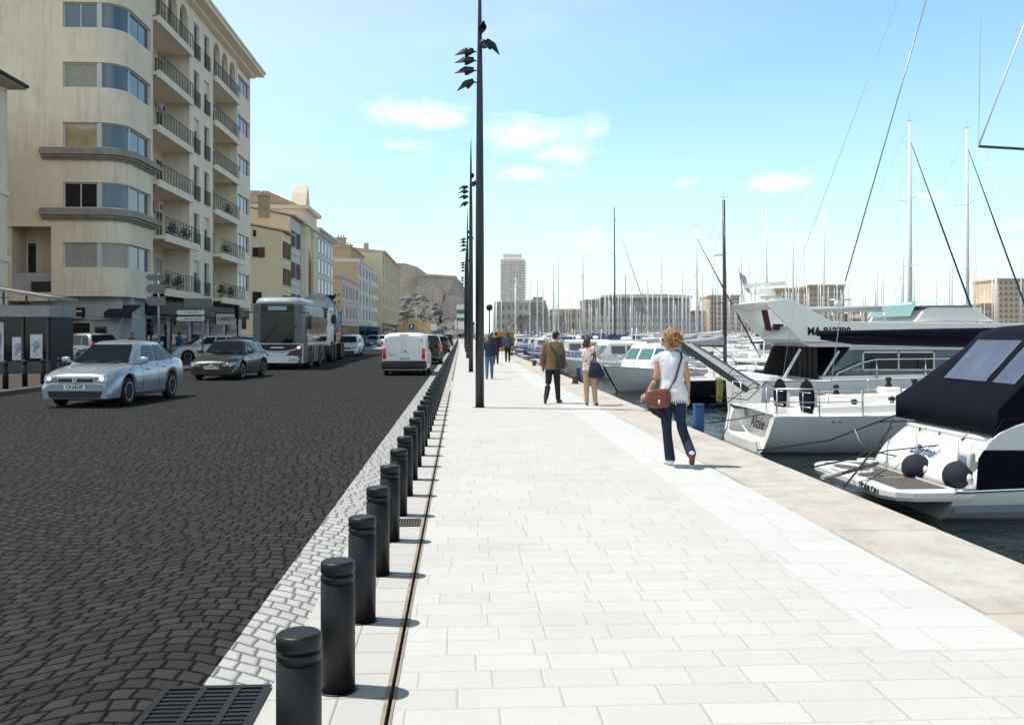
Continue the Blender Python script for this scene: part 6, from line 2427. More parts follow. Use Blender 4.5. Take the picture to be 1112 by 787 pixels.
# boom with dark cover
lo = Vector((6.85, AY, WL))
bt, bh = P(895, 362, 22.4) - lo, P(1150, 363, 22.9) - lo
bt.y = bh.y = 0
MB().tube([bt, bt.lerp(bh, .15), bt.lerp(bh, .5), bh], [.075, .085, .14, .2], 10).build('boom', 'navy', As)
MB().tube([bt + Vector((.1, 0, -.10)), bt.lerp(bh, .15) + Vector((0, 0, -.15)), bh + Vector((0, 0, -.24))], [.06, .13, .16], 10).build('sail_bag', 'navy', As)
# mast, swept spreaders
mx = bh.x + .25
MB().tube([(mx, 0, 1.3), (mx - .05, 0, 9), (mx - .3, 0, 18)], [.11, .105, .08], 12).build('mast', 'mast_alu', As)
q = MB()
sp = P(1074, 155, 22.0) - lo
zsp = sp.z
q.tube([(mx, 0, zsp + .03), (sp.x, -.62, zsp)], .035, 6)
q.build('spreader', 'mast_dark', As)
q = MB()
sA = Vector((sp.x, -.62, zsp))
q.tube([sA, (mx - .2, 0, 12.5)], .022, 5)
q.tube([sA, (mx + .0, -1.75, 1.0)], .010, 4)
q.tube([sA, sA + Vector((.1, .0, 7))], .008, 4)
q.build('shroud', 'white_gel', As)
q = MB()
b0, b1, b2 = P(898, 447, 22.3) - lo, P(918, 305, 22.4) - lo, P(1020, -50, 22.8) - lo
q.tube([b0, b1], .010, 5)
q.tube([b1, b2], .016, 6)
q.tube([P(872, 275, 24) - lo, P(932, 115, 24) - lo, P(975, 0, 24) - lo], .005, 4)
q.tube([P(845, 440, 24) - lo, P(872, 275, 24) - lo], .005, 4)
q.build('backstay', 'wire', As)
c = P(781, 424, 24.1)
hb = thing('rescue_float', 'olive yellow rescue float bag strapped to the stern rail of the sailing yacht', 'life ring', c)
q = MB()
q.prism([(-.17, .32), (.17, .35), (.15, 0), (.08, -.30), (-.05, -.32), (-.15, -.1)], 'X', -.06, .06)
q.build('bag', 'olive', hb, bevel=.03)
MB().tube([(-.09, 0, .3), (-.09, 0, -.28)], .015, 5).build('strap', 'rope', hb)
q = MB()
for k, (a, b, c_) in enumerate((((770, 440, 24.4), (800, 395, 24.4), (822, 372, 24.4)), ((800, 430, 24), (842, 417, 23), (848, 430, 22)))):
    pass

# ---------------------------------------------------------------- flybridge yacht
ZN, ZF = 29.0, 32.7
Yy = thing('flybridge_yacht', 'big white flybridge motor yacht with sweeping radar wings and registration MA 812700', 'motorboat', (9.3, 30.0, WL), 0, 'boats moored at the quay')
yo = Vector((9.3, 30.0, WL))
yn, yf = -1.75, 1.95          # near and far sides in local y


def yz(px, py, Z=ZN):
    v = P(px, py, Z)
    return v.x - yo.x, v.z - yo.z


h_, sheer = hull_parts(Yy, 15.5, 4.2, 1.28, 1.9, 'white_gel', None, n=26, ov=1.6, flare=.84, prof=[(0, .93), (.3, 1), (.6, .98), (.78, .8), (.9, .5), (.97, .2), (1, .03)])
# wings: near one and far one, joined at the top
wing = [yz(826, 328), yz(853, 324), yz(872, 333), yz(900, 349), yz(1000, 350), yz(1130, 351), yz(1130, 371), yz(869, 371)]
for y0_, y1_ in ((yn, yn + .10), (yf - .1, yf)):
    MB().prism(wing, 'Y', y0_, y1_).build('radar_wing', 'white_gel', Yy, bevel=.015)
a0, b0 = wing[0], wing[1]
MB().prism([a0, b0, (b0[0] + .3, b0[1] - .28), (a0[0] + .5, a0[1] - .22)], 'Y', yn + .102, yf - .102).build('radar_arch_top', 'white_gel', Yy)
# flybridge floor and overhang with curved lip
x9, z9 = wing[-1]
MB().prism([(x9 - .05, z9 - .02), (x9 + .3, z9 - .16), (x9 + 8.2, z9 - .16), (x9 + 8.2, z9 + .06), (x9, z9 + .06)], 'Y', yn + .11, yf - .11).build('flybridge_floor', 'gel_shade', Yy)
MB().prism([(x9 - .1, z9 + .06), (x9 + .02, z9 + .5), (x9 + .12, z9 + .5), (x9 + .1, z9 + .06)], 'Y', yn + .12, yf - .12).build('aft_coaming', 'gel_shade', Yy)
c = P(832, 346, 31.6) - yo
q = MB()
q.rbox((0, 0, 0), (.12, .38, .85), .05)
o = q.build('rolled_cover', 'red_cover', Yy)
o.location = c
o.rotation_euler = (0, R(-12), 0)
MB().rbox(P(845, 355, 31) - yo, (.3, .3, .2), .05).build('speaker', 'black_plastic', Yy)
text('registration', 'MA 812700', .34, 'ink', (yz(898, 360)[0], yn - .012, yz(898, 360)[1]), (R(90), 0, 0), Yy, .004, .012, sx=.86)
m = MB()
m.tube([(x9 + .3, yn + .13, z9 + .45), (x9 + 2.0, yn + .13, z9 + .55)], .01, 4)
# upper windscreen and helm on the flybridge
xw0, zw0 = yz(1000, 349)
pw = [yz(996, 349), yz(1006, 336), yz(1016, 331), yz(1056, 331), yz(1086, 349)]
MB().prism(pw, 'Y', yn + .12, yf - .12).build('helm_console', 'white_gel', Yy, bevel=.03)
MB().prism([yz(1003, 333.5), yz(1012, 331.4), yz(1056, 331.2), yz(1060, 333.6)], 'Y', yn + .10, yf - .3).build('console_top', 'stripe_grey', Yy)
q = MB()
q.loft([[(*yz(993, 343)[:1], yn + .3, yz(993, 343)[1]), (*yz(993, 343)[:1], yf - .3, yz(993, 343)[1])], [(*yz(999, 330)[:1], yn + .25, yz(999, 330)[1]), (*yz(999, 330)[:1], yf - .25, yz(999, 330)[1])], [(*yz(1052, 323)[:1], yn + .2, yz(1052, 323)[1]), (*yz(1052, 323)[:1], yf - .2, yz(1052, 323)[1])]], False, False, False)
q.build('upper_windscreen', 'cyan_glass', Yy)
a, b = yz(884, 336), yz(965, 335)
q = MB().cyl((a[0], yn + .6, a[1]), (b[0], yn + .6, b[1]), .10, .10, 10)
q.build('folded_awning', 'sail_grey', Yy)
q = MB()
for px in (908, 940, 966):
    a = yz(px, 337)
    q.cyl((a[0], yn + .3, wing[4][1]), (a[0], yn + .5, a[1]), .02, n=6)
a = yz(906, 344)
q.tube([(a[0], yn + .05, a[1]), (yz(910, 326)[0], yn + .05, yz(910, 326)[1])], .018, 5)
q.tube([(yz(899, 326)[0], yn + .05, yz(899, 326)[1]), (yz(923, 325.5)[0], yn + .05, yz(923, 325.5)[1])], .022, 5)
q.build('awning_frame', 'alu', Yy)
MB().sph(P(910, 330, ZN) - yo, .12, 12, 8).build('deck_lamp', 'white_gel', Yy)
# radar and antennas
ce = P(829, 317, 30.8) - yo
q = MB().rbox((ce[0], ce[1], ce[2]), (.55, .5, .30), .08).cyl((ce[0], ce[1], ce[2] + .1), (ce[0], ce[1], ce[2] + .22), .1, n=10)
q.build('radar_base', 'white_gel', Yy)
a, b = P(809, 311, 30.8) - yo, P(852, 307.6, 30.8) - yo
MB().bar(a, b, .14, .13).build('radar_scanner', 'white_gel', Yy)
a = P(857, 324, 30) - yo
MB().tube([P(815, 325, 31) - yo, P(812, 245, 31) - yo], .012, 4).tube([P(872, 332, 31) - yo, P(876, 210, 31) - yo], .010, 4).build('whip_antenna', 'white_gel', Yy)
MB().tube([P(826, 323, 30.8) - yo, P(833, 322, 30.8) - yo, P(850, 323, 30.8) - yo], .05, 6).build('light_bar', 'gel_shade', Yy)
# saloon: dark aft opening, ladder, blue side windows
zdk = 1.30
s0, s1 = yz(893, 414), yz(925, 377)
MB().prism([(s0[0], zdk), (s1[0], z9 - .17), (x9 + 8.2, z9 - .17), (x9 + 9.6, zdk)], 'Y', yn + .18, yf - .18).build('saloon', 'glass_blue', Yy)
MB().prism([(s0[0] - .05, zdk - .1), (s0[0] - .05, zdk + .12), (x9 + 9.6, zdk + .30), (x9 + 9.6, zdk - .1)], 'Y', yn + .02, yf - .02).build('side_deck', 'white_gel', Yy)
z_u = yz(900, 377.5)[1]
MB().prism([(s1[0] - .1, z_u - .06), (s1[0], z_u + .05), (x9 + 8.0, z_u + .04), (x9 + 8.0, z_u - .06)], 'Y', yn + .16, yn + .179).build('window_trim', 'gel_shade', Yy)
fr = MB()
w0, w1 = yz(937, 402.5), yz(1018, 381.5)
for (xa, xb, za, zb_) in ((w0[0], w1[0], w0[1], w0[1] + .05), (w0[0], w1[0], w1[1] - .05, w1[1]), (w0[0], w0[0] + .05, w0[1], w1[1]), (w1[0] - .05, w1[0], w0[1], w1[1]), (lerp(w0[0], w1[0], .49), lerp(w0[0], w1[0], .49) + .05, w0[1], w1[1])):
    fr.bx(xa, xb, yn + .13, yn + .178, za, zb_)
fo = fr.build('window_frame', 'gel_shade', Yy)
MB().bx(w0[0] + .05, w1[0] - .05, yn + .15, yn + .17, w0[1] + .05, w1[1] - .05).build('window_pane', 'glass', fo)
MB().prism([(x9 - .2, zdk), (x9 + .2, z9 - .17), (s1[0] - .02, z9 - .17), (s0[0] - .02, zdk)], 'Y', yf - .5, yf - .3).build('aft_bulkhead', 'dark_int', Yy)
m = MB()
for k in range(6):
    yy_ = lerp(yf - .8, yn + .6, k / 5)
    m.bx(s0[0] - .2, s0[0] - .15, yy_ - .03, yy_ + .03, zdk, z9 - .17)
m.bx(s0[0] - .15, s0[0] - .1, yn + .3, yf - .3, zdk, z9 - .17)
m.build('saloon_door', 'dark_int', Yy)
q = MB()
for px in (868, 877):
    pass
MB().bar(P(851, 411, ZN) - yo, P(869, 379, ZN) - yo, .07, .07).build('stanchion', 'gel_shade', Yy)
MB().bar(P(894, 408, ZN) - yo, P(911, 381, ZN) - yo, .06, .06).build('stanchion', 'gel_shade', Yy)
lad = MB()
for px in (869, 877):
    lad.tube([P(px, 412, 30.3) - yo, P(px + 3, 374, 30.3) - yo], .018, 5)
for k in range(6):
    lad.tube([P(869.3 + k * .5, 408 - k * 6, 30.3) - yo, P(877.3 + k * .5, 408 - k * 6, 30.3) - yo], .018, 5)
lad.build('ladder', 'mast_dark', Yy)
q = MB()
q.loft([[(.2, yn + .05, .9), (.2, yf - .05, .9), (1.5, yf - .05, .9), (1.5, yn + .05, .9)], [(.3, yn + .05, 1.45), (.3, yf - .05, 1.45), (.6, yf - .05, 1.45), (.6, yn + .05, 1.45)]], True, True, False)
q.build('aft_wall', 'gel_shade', Yy, bevel=.05)
q = MB()
pr_ = [P(x, y, ZN - .1) - yo for x, y in ((908, 409), (910, 405), (935, 394), (952, 390), (1050, 389), (1080, 392))]
q.tube(pr_, .028, 6)
for i in (3, 4):
    q.cyl(pr_[i], (pr_[i].x, pr_[i].y, zdk), .022, n=6)
q.cyl(P(1005, 389.5, ZN - .1) - yo, (P(1005, 389, ZN - .1) - yo).xy.to_3d() + Vector((0, 0, zdk)), .022, n=6)
q.tube([P(x, y, ZN - .1) - yo for x, y in ((925, 401), (1060, 401))], .016, 5)
q.build('guard_rail', 'chrome', Yy)
MB().rbox(P(888, 393, 30.9) - yo, (.9, .4, .35), .1).build('seat_back', 'dark_int', Yy)
# passerelle, raised towards the quay
pg = thing('gangway', 'grey raised gangway pointing up over the quay edge behind the walking woman', 'gangway', P(815, 424, 26.4))
g0_ = P(815, 424, 26.4)
for (a, b) in (((812, 424, 26.0), (738, 373, 26.0)), ((824, 420, 27.0), (751, 374, 27.0))):
    MB().bar(P(*a) - g0_, P(*b) - g0_, .07, .16).build('side_rail', 'mast_dark' if a[0] == 812 else 'grey_metal', pg)
q = MB()
pa, pb, pc, pd = [P(*t) - g0_ for t in ((812, 423, 26.0), (824, 419, 27.0), (751, 373, 27.0), (738, 372, 26.0))]
dn = Vector((0, 0, -.03))
q.loft([[pa, pb, pc, pd], [pa + dn, pb + dn, pc + dn, pd + dn]], True, True, False)
q.build('walkway', 'sail_grey', pg)
MB().tube([pa.lerp(pd, .3), pb.lerp(pc, .3) + Vector((0, 0, .3)), pb.lerp(pc, .7) + Vector((0, 0, .3))], .012, 5).build('hand_line', 'rope', pg)
fl_ = thing('flag', 'small pale pink flag on a thin staff beside the yacht radar', 'flag', P(808, 328, 31.5))
MB().cyl((0, 0, 0), (-.18, 0, 1.15), .012, n=5).build('staff', 'mast_dark', fl_)
q = MB()
rows = []
for j in range(6):
    z = 1.05 - j * .12
    rows.append([(-.17 + .06 * k + j * .035, .05 * sin(k * 1.5 + j), z - .05 * k) for k in range(5)])
q.loft(rows, False, False, True).build('cloth', 'flag_cloth', fl_)

# ---------------------------------------------------------------- other boats at the quay
mbx = motorboat('motor_boat', 'white motor boat with rounded cabin and teal windows behind the walking woman', 8.6, 3.1, 'white_gel', 0, 'boats moored at the quay')
v = G(648, 424, WL)
_b = P(655, 362, 43)
mbx.location = (_b.x + 8.6 * cos(R(42)), _b.y + 8.6 * sin(R(42)), WL)
mbx.rotation_euler = (0, 0, R(222))
kb_ = sailboat('sail_boat', 'black hulled sailboat with a black mast moored beside the motor boat', 8.4, 3.0, 8.35, 'hull_black', 'sail_grey', 'mast_dark', None, 'boats moored at the quay', mr=.085, jib=False, xmf=.36, bf=.32)
kb_.location = (8.0, 38.0, WL)
sB = sailboat('sail_boat', 'white sailboat with thick dark furled headsail and tall pale mast near the yacht', 11.0, 3.5, 14.2, 'white_gel', 'sail_blue', 'mast_alu', 'stripe_blue', 'boats moored at the quay', mr=.10, genoa='sail_blue')
sB.location = (P(989, 362, 50).x - .56 * 11, P(989, 362, 50).y, WL)
sC = copy_tree(sB)
sC['label'] = 'white sailboat with tall pale mast farthest right of the two tall pale masts'
sC.location = (P(1064, 362, 50.5).x - .56 * 11, P(1064, 362, 50.5).y + 1.2, WL)
sD = sailboat('sail_boat', 'white sailboat with brown mast and grey cover beyond the black hulled boat', 10.0, 3.2, 9.4, 'white_gel', 'sail_grey', 'mast_alu', 'stripe_grey', 'boats moored at the quay', genoa='sail_blue')
sD.location = (P(757, 362, 58).x - 5.6, P(757, 362, 58).y, WL)
mb2 = motorboat('motor_boat', 'white boat with tan canvas canopy glimpsed behind the yacht stern', 7.5, 2.8, 'white_gel', 1, 'boats moored at the quay', canopy='canvas_tan')
v = P(835, 362, 41)
mb2.location = (v.x + 3.6, v.y, WL)
mb2.rotation_euler = (0, 0, R(172))
sE = sailboat('sail_boat', 'white sailboat with tall grey mast behind the photographing woman', 10.5, 3.3, 14.5, 'white_gel', 'sail_blue', 'mast_dark', 'stripe_blue', 'boats moored at the quay')
sE.location = (P(668, 362, 86).x - 5.9, P(668, 362, 86).y, WL)

# quay row beyond, stern-to and bow-to
pm = motorboat('motor_boat', 'x', 8.0, 2.9, 'white_gel', 0, 'boats in the far quay row')
pm2 = motorboat('motor_boat', 'x', 7.0, 2.7, 'white_gel', 1, 'boats in the far quay row', 'stripe_blue', 'sail_blue')
pm3 = motorboat('motor_boat', 'x', 9.5, 3.2, 'white_gel', 0, 'boats in the far quay row', 'stripe_blue')
ps = sailboat('sail_boat', 'x', 9.5, 3.1, 12.0, 'white_gel', 'sail_blue', 'mast_alu', 'stripe_blue', 'boats in the far quay row', jib=False, hood='sail_blue')
ps2 = sailboat('sail_boat', 'x', 8.4, 2.9, 10.6, 'hull_navy', 'sail_white', 'mast_alu', None, 'boats in the far quay row', jib=False)
ps3 = sailboat('sail_boat', 'x', 10.8, 3.4, 13.4, 'white_gel', 'sail_grey', 'mast_alu', 'stripe_grey', 'boats in the far quay row', jib=False, hood='sail_grey')
protos = [(pm, 8.0, 'm', 'white motor boat with teal cabin windows'), (ps, 9.5, 's', 'white sailboat with blue boom cover and blue spray hood'), (pm2, 7.0, 'm', 'low white motor boat with blue canopy'), (ps3, 10.8, 's', 'white sailboat with grey boom cover and grey spray hood'),
          (ps2, 8.4, 's', 'navy hulled sailboat with pale boom cover'), (pm3, 9.5, 'm', 'longer white cabin boat with a blue side stripe')]
used = set()
rq = random.Random(21)


def putboat(k, x, y, rz, label, group):
    p, L_, t_, d_ = protos[k]
    o = place(p, k in used, (x, y, WL), rz, label, group)
    used.add(k)
    return o


near = ['nearest', 'second', 'third', 'fourth', 'fifth', 'sixth', 'seventh', 'eighth']
y = 57.0
cnt = {}
order = [0, 5, 2, 0, 5, 4, 2, 0, 5, 1, 0, 2, 5, 3]
i = 0
while y < 235:
    k = order[i] if i < len(order) else rq.choice([0, 1, 0, 2, 3, 5, 4, 5])
    L_ = protos[k][1]
    flip = rq.random() < .45
    c_ = cnt.get(k, 0)
    cnt[k] = c_ + 1
    lb = '%s, %s such along the quay' % (protos[k][3], near[c_]) if c_ < 6 else '%s, far along the quay' % protos[k][3]
    if y > 49:
        putboat(k, 5.6 + (L_ if flip else 0) + rq.uniform(-.3, .3), y, R(180 if flip else 0) + rq.uniform(-.03, .03), lb, 'boats in the far quay row')
    y += rq.uniform(3.9, 4.6)
    i += 1

# marina rows farther out on the water: simpler hulls, tall masts
far = []
for k, (hm, cv, mm, H, L_, lb) in enumerate((('white_gel', 'sail_blue', 'mast_alu', 12.5, 9.5, 'distant white sailboat with blue boom cover among the marina masts'),
                                             ('white_gel', 'sail_white', 'mast_alu', 13.8, 10.5, 'distant white sailboat with pale boom cover among the marina masts'),
                                             ('hull_navy', 'sail_white', 'mast_alu', 11.2, 9.0, 'distant navy hulled sailboat among the marina masts'),
                                             ('white_gel', 'sail_grey', 'mast_alu', 10.2, 8.2, 'distant small white sailboat with grey boom cover among the marina masts'),
                                             ('white_gel', 'sail_blue', 'mast_dark', 12.0, 9.0, 'distant white sailboat with a dark mast among the pale ones'))):
    far.append((sailboat('sail_boat', lb, L_, 3.1, H, hm, cv, mm, None, 'sailing boats in the far marina rows', detail=1, mr=.085, jib=k in (1, 3)), L_))
pfm = motorboat('motor_boat', 'distant white cabin motor boat between the marina sailboats', 8.5, 3.0, 'white_gel', 0, 'motor boats in the far marina rows')
fu = set()
pfm_used = False
n_far = 0
for (xr, y0_, y1_, st, face) in ((20.0, 66, 280, 4.6, 0), (33.5, 70, 285, 4.9, 1), (50, 92, 290, 5.0, 0), (64, 110, 290, 5.2, 1), (82, 148, 300, 5.6, 0), (97, 172, 305, 5.8, 1), (118, 212, 310, 6.2, 0), (134, 240, 312, 6.4, 1)):
    y = y0_
    while y < y1_:
        if rq.random() < .90:
            if rq.random() < .16:
                o = place(pfm, pfm_used, (xr + (8.5 if face else 0), y, WL), R(180 if face else 0))
                pfm_used = True
            else:
                k = rq.choices(range(5), (5, 5, 2, 3, 1.2))[0]
                p, L_ = far[k]
                s_ = rq.uniform(.84, 1.12)
                o = place(p, k in fu, (xr + (L_ * s_ if face else 0) + rq.uniform(-.4, .4), y, WL), R(180 if face else 0) + rq.uniform(-.04, .04))
                o.scale = (s_, s_, s_ * rq.uniform(.92, 1.08))
                fu.add(k)
            n_far += 1
        y += st * rq.uniform(.9, 1.15)
# floating pontoons between the rows
mat('pontoon', (.30, .28, .25), .85, var=.2, scale=1)
for (xa, y0_, y1_, lb) in ((31.2, 66, 288, 'long floating pontoon nearest the quay between two rows of boats'), (61.5, 92, 292, 'second floating pontoon out in the marina'), (94.5, 148, 308, 'third floating pontoon out in the marina'), (131, 212, 315, 'farthest floating pontoon of the marina')):
    o = tag(MB().bx(xa - .9, xa + .9, y0_, y1_, WL - .2, WL + .45).build('pontoon', 'pontoon'), lb, 'pontoon', 'floating pontoons of the marina')

# white fishing vessel with railed deck at the far end of the quay
fv = thing('harbour_ferry', 'white vessel with long railed deck and blue roof near the yellow kiosk', 'ferry', (8.0, 78, WL))
h_, sheer = hull_parts(fv, 9.0, 4.4, 1.2, 1.6, 'white_gel', 'stripe_blue', n=20)
q = MB()
q.bx(.6, 6.6, -1.9, 1.9, 1.2, 2.3)
q.build('deckhouse', 'gel_shade', fv)
MB().bx(.4, 6.8, -2.05, 2.05, 2.31, 2.5).build('roof', 'blue_paint', fv)
q = MB()
for k in range(24):
    q.bx(.65 + k * .25, .69 + k * .25, -1.96, -1.92, 1.25, 2.25)
q.bx(.6, 6.6, -1.98, -1.91, 2.2, 2.26)
q.build('railing', 'white_gel', fv)

# ---------------------------------------------------------------- mooring lines and small gear at the quay edge
def line(lb, pts, r=.012, m='rope', sag=.0, name='mooring_line', group='mooring lines of the near boats', cat='rope'):
    p = [Vector(a) for a in pts]
    if len(p) == 2 and sag:
        q_ = []
        for k in range(13):
            t = k / 12
            q_.append(p[0].lerp(p[1], t) - Vector((0, 0, sag * 4 * t * (1 - t))))
        p = q_
    o0 = p[0].copy()
    mb = MB().tube([v_ - o0 for v_ in p], r, 6)
    o = mb.build(name, m)
    o.location = o0
    return tag(o, lb, cat, group)


line('black rope from the TOULON cruiser canopy down to the left platform corner', [P(1068, 478, 14.2), P(965, 489, 15.4), P(949, 493, 15.7)], .013)
line('black rope crossing the TOULON cruiser transom, lower of two', [P(1068, 484, 14.2), P(1000, 500, 15.2), P(953, 491, 15.9)], .012)
line('thick black rope rising from the platform to the sailing yacht side', [P(917, 528, 13.2), P(930, 512, 14.0), P(968, 463, 17)], .017)
line('long black rope slanting along the sailing yacht hull to its stern', [P(822, 489, 20.3), P(900, 478, 20.2), P(985, 446, 20.0)], .017)
line('black rope along the far side of the swim platform', [P(882, 507, 13.6), P(930, 497, 15.0), P(958, 480, 16.0), P(970, 455, 17)], .013)
line('pale slack rope hanging before the sailing yacht hull', [P(928, 466, 20), P(933, 478, 19.9), P(942, 490, 19.8)], .008, 'rope_white')
line('black rope from the sailing yacht stern to the quay ring, left one', [P(768, 459, 17.0), P(800, 455, 21.5), P(842, 447, 22.5)], .012)
line('black rope from the sailing yacht stern rail crossing to the quay', [P(770, 440, 17.5), P(790, 437, 21), P(818, 416, 23.5)], .012)
line('short black rope hanging down the open stern of the sailing yacht', [P(793, 440, 23), P(790, 463, 23), P(783, 478, 22.6)], .014)
line('black rope between stern rail and cockpit of the sailing yacht', [P(772, 430, 24), P(812, 434, 22.8), P(833, 414, 22.6), P(842, 422, 22.4)], .012)
pk = thing('boat_hook', 'dark pole with pale wound grip lying over the swim platform', 'pole', P(893, 518, 13.6))
b0 = P(893, 518, 13.6)
MB().tube([Vector((0, 0, 0)), P(912, 514.5, 14.0) - b0], .035, 8).build('grip', 'rope_white', pk)
MB().tube([P(912, 514.5, 14.0) - b0, P(953, 503, 14.8) - b0], .028, 8).build('shaft', 'mast_dark', pk)
for k in range(5):
    pass
# blue post at the quay edge, and two smaller ones far off
for k, (px, py0, Z, lb) in enumerate(((758.5, 440, 16.6, 'blue steel post rising beside the quay edge behind the walking woman'), (628, 400, 38.5, 'small blue post at the quay edge beside the photographing woman'), (575, 383, 92, 'tiny blue post at the far quay edge'))):
    t_ = P(px, py0, Z)
    bp = thing('quay_post', lb, 'post', (max(t_.x, 4.22), t_.y, WL), group='blue posts at the quay edge')
    h_ = t_.z - WL
    MB().rbox((0, 0, h_ / 2), (.17, .17, h_), .02).build('post', 'blue_paint', bp)
    MB().rbox((0, 0, h_ + .01), (.18, .18, .03), .01).build('cap', 'blue_paint', bp)
    MB().bx(-.102, .05, -.104, -.1001, h_ * .55, h_ * .75).bx(-.104, -.1001, -.06, .06, h_ * .55, h_ * .75).build('notice_plate', 'stripe_blue', bp)
# mooring rings and iron bollards on the coping
mat('rust', (.10, .055, .035), .85, var=.4, scale=14)
for k, yy in enumerate((30, 47, 68, 90)):
    c = thing('mooring_bollard', ['squat iron mooring bollard on the quay coping, nearest one', 'squat iron mooring bollard on the quay coping, second one', 'squat iron mooring bollard on the quay coping, third one', 'squat iron mooring bollard on the quay coping, farthest one'][k], 'mooring bollard', (3.72, yy, .008), group='mooring bollards on the coping')
    MB().lathe([(.14, 0), (.10, .03), (.08, .16), (.13, .2), (.14, .24), (.08, .28), (.02, .29)], n=16).build('cast_body', 'rust', c)

# ================================================================ PEOPLE
mat('skin', (.50, .28, .19), .55, var=.05, scale=20)
mat('hair_blond', (.33, .19, .075), .6, var=.4, scale=30, bump=.8, bscale=60)
mat('hair_dark', (.018, .012, .010), .55, var=.3, scale=30, bump=.5, bscale=60)
mat('hair_red', (.07, .022, .014), .55, var=.3, scale=30, bump=.5, bscale=60)
mat('denim', (.009, .018, .05), .85, var=.4, scale=7, bump=.5, bscale=22)
mat('denim_light', (.07, .12, .22), .85, var=.3, scale=7, bump=.4, bscale=22)
mat('cotton_white', (.72, .73, .77), .85, var=.06, scale=6, bump=.7, bscale=14)
mat('tweed', (.19, .125, .065), .9, var=.2, scale=9, bump=.7, bscale=16)
mat('black_cloth', (.010, .010, .014), .85, var=.3, scale=8, bump=.4, bscale=16)
mat('navy_cloth', (.012, .018, .045), .85, var=.3, scale=8, bump=.4, bscale=16)
mat('beige_cloth', (.42, .29, .18), .85, var=.12, scale=7, bump=.6, bscale=16)
mat('leather_brown', (.17, .055, .025), .42, var=.35, scale=7, bump=.5, bscale=20)
mat('leather_black', (.012, .011, .012), .4)
mat('shoe_white', (.65, .64, .62), .6)
mat('sole_brown', (.12, .035, .03), .8)
mat('blue_cloth', (.012, .03, .065), .85, var=.2, scale=8, bump=.4)
mat('hood_cloth', (.06, .08, .12), .85, var=.2, scale=8, bump=.4)
mat('dots', (.45, .05, .04), .85)


def dotted():
    m = bpy.data.materials.new('dotted_cloth')
    m.use_nodes = True
    n = NT(m.node_tree)
    tc = n.n('ShaderNodeTexCoord').outputs['Object']
    v = n.n('ShaderNodeTexVoronoi', {'Vector': tc, 'Scale': 13.0}).outputs['Distance']
    b = m.node_tree.nodes['Principled BSDF']
    m.node_tree.links.new(n.mix(n.m('LESS_THAN', v, .30), (.66, .58, .50), (.42, .05, .04)), b.inputs['Base Color'])
    b.inputs['Roughness'].default_value = .9
    MATS['dotted_cloth'] = m


dotted()


class Body:
    """collects overlapping closed pieces that a voxel remesh fuses into one skin"""
    def __init__(s):
        s.mb = MB()

    def limb(s, pts, radii, n=14, flat=1.0, fdir=None):
        pts = [Vector(p) for p in pts]
        # refine the polyline for smooth bends
        P2, R2 = [], []
        for i in range(len(pts) - 1):
            for k in range(4):
                t = k / 4
                P2.append(pts[i].lerp(pts[i + 1], t))
                R2.append(lerp(radii[i], radii[i + 1], t))
        P2.append(pts[-1])
        R2.append(radii[-1])
        for _ in range(2):
            P2 = [P2[0]] + [(P2[i - 1] + P2[i] * 2 + P2[i + 1]) / 4 for i in range(1, len(P2) - 1)] + [P2[-1]]
            R2 = [R2[0]] + [(R2[i - 1] + R2[i] * 2 + R2[i + 1]) / 4 for i in range(1, len(R2) - 1)] + [R2[-1]]
        s.mb.tube(P2, R2, n)
        s.mb.sph(P2[0], R2[0] * .99, n, 8)
        s.mb.sph(P2[-1], R2[-1] * .99, n, 8)
        return s

    def torso(s, secs, n=20):
        """secs: (x, y, z, half width, half depth)"""
        S2 = []
        for i in range(len(secs) - 1):
            for k in range(4):
                t = k / 4
                t = t * t * (3 - 2 * t) * .5 + t * .5
                S2.append([lerp(a, b, t) for a, b in zip(secs[i], secs[i + 1])])
        S2.append(list(secs[-1]))
        rings = []
        for (x, y, z, w, d) in S2:
            ring = []
            for k in range(n):
                a = 2 * PI * k / n
                ca, sa = cos(a), sin(a)
                ring.append((x + w * math.copysign(abs(ca) ** .82, ca), y + d * math.copysign(abs(sa) ** .82, sa), z))
            rings.append(ring)
        s.mb.loft(rings, True, True, True)
        return s

    def ell(s, c, r, M=None):
        s.mb.sph(c, r, 16, 12, M)
        return s

    def fuse(s, name, parent, mats, region=None, voxel=.011, smooth=2, disp=0.0):
        me = bpy.data.meshes.new(name)
        me.from_pydata(s.mb.v, [], s.mb.f)
        bm = bmesh.new()
        bm.from_mesh(me)
        bmesh.ops.recalc_face_normals(bm, faces=bm.faces)
        bm.to_mesh(me)
        bm.free()
        tmp = bpy.data.objects.new('tmp', me)
        COL.objects.link(tmp)
        r = tmp.modifiers.new('r', 'REMESH')
        r.mode = 'VOXEL'
        r.voxel_size = voxel
        r.use_smooth_shade = True
        sm = tmp.modifiers.new('s', 'SMOOTH')
        sm.iterations = smooth
        sm.factor = .5
        dg = bpy.context.evaluated_depsgraph_get()
        out = bpy.data.meshes.new_from_object(tmp.evaluated_get(dg))
        bpy.data.objects.remove(tmp)
        out.name = name
        out.materials.clear()
        for m in mats:
            out.materials.append(MATS[m])
        if disp:
            for v in out.vertices:
                c = v.co
                q = noise.noise(Vector((c.x * 9, c.y * 9, c.z * 5))) + .5 * noise.noise(Vector((c.x * 22, c.y * 22, c.z * 9)))
                v.co = c + v.normal * (q * disp)
        if region:
            for p in out.polygons:
                p.material_index = region(p.center)
        for p in out.polygons:
            p.use_smooth = True
        out.update()
        o = bpy.data.objects.new(name, out)
        COL.objects.link(o)
        if parent:
            o.parent = parent
        return o


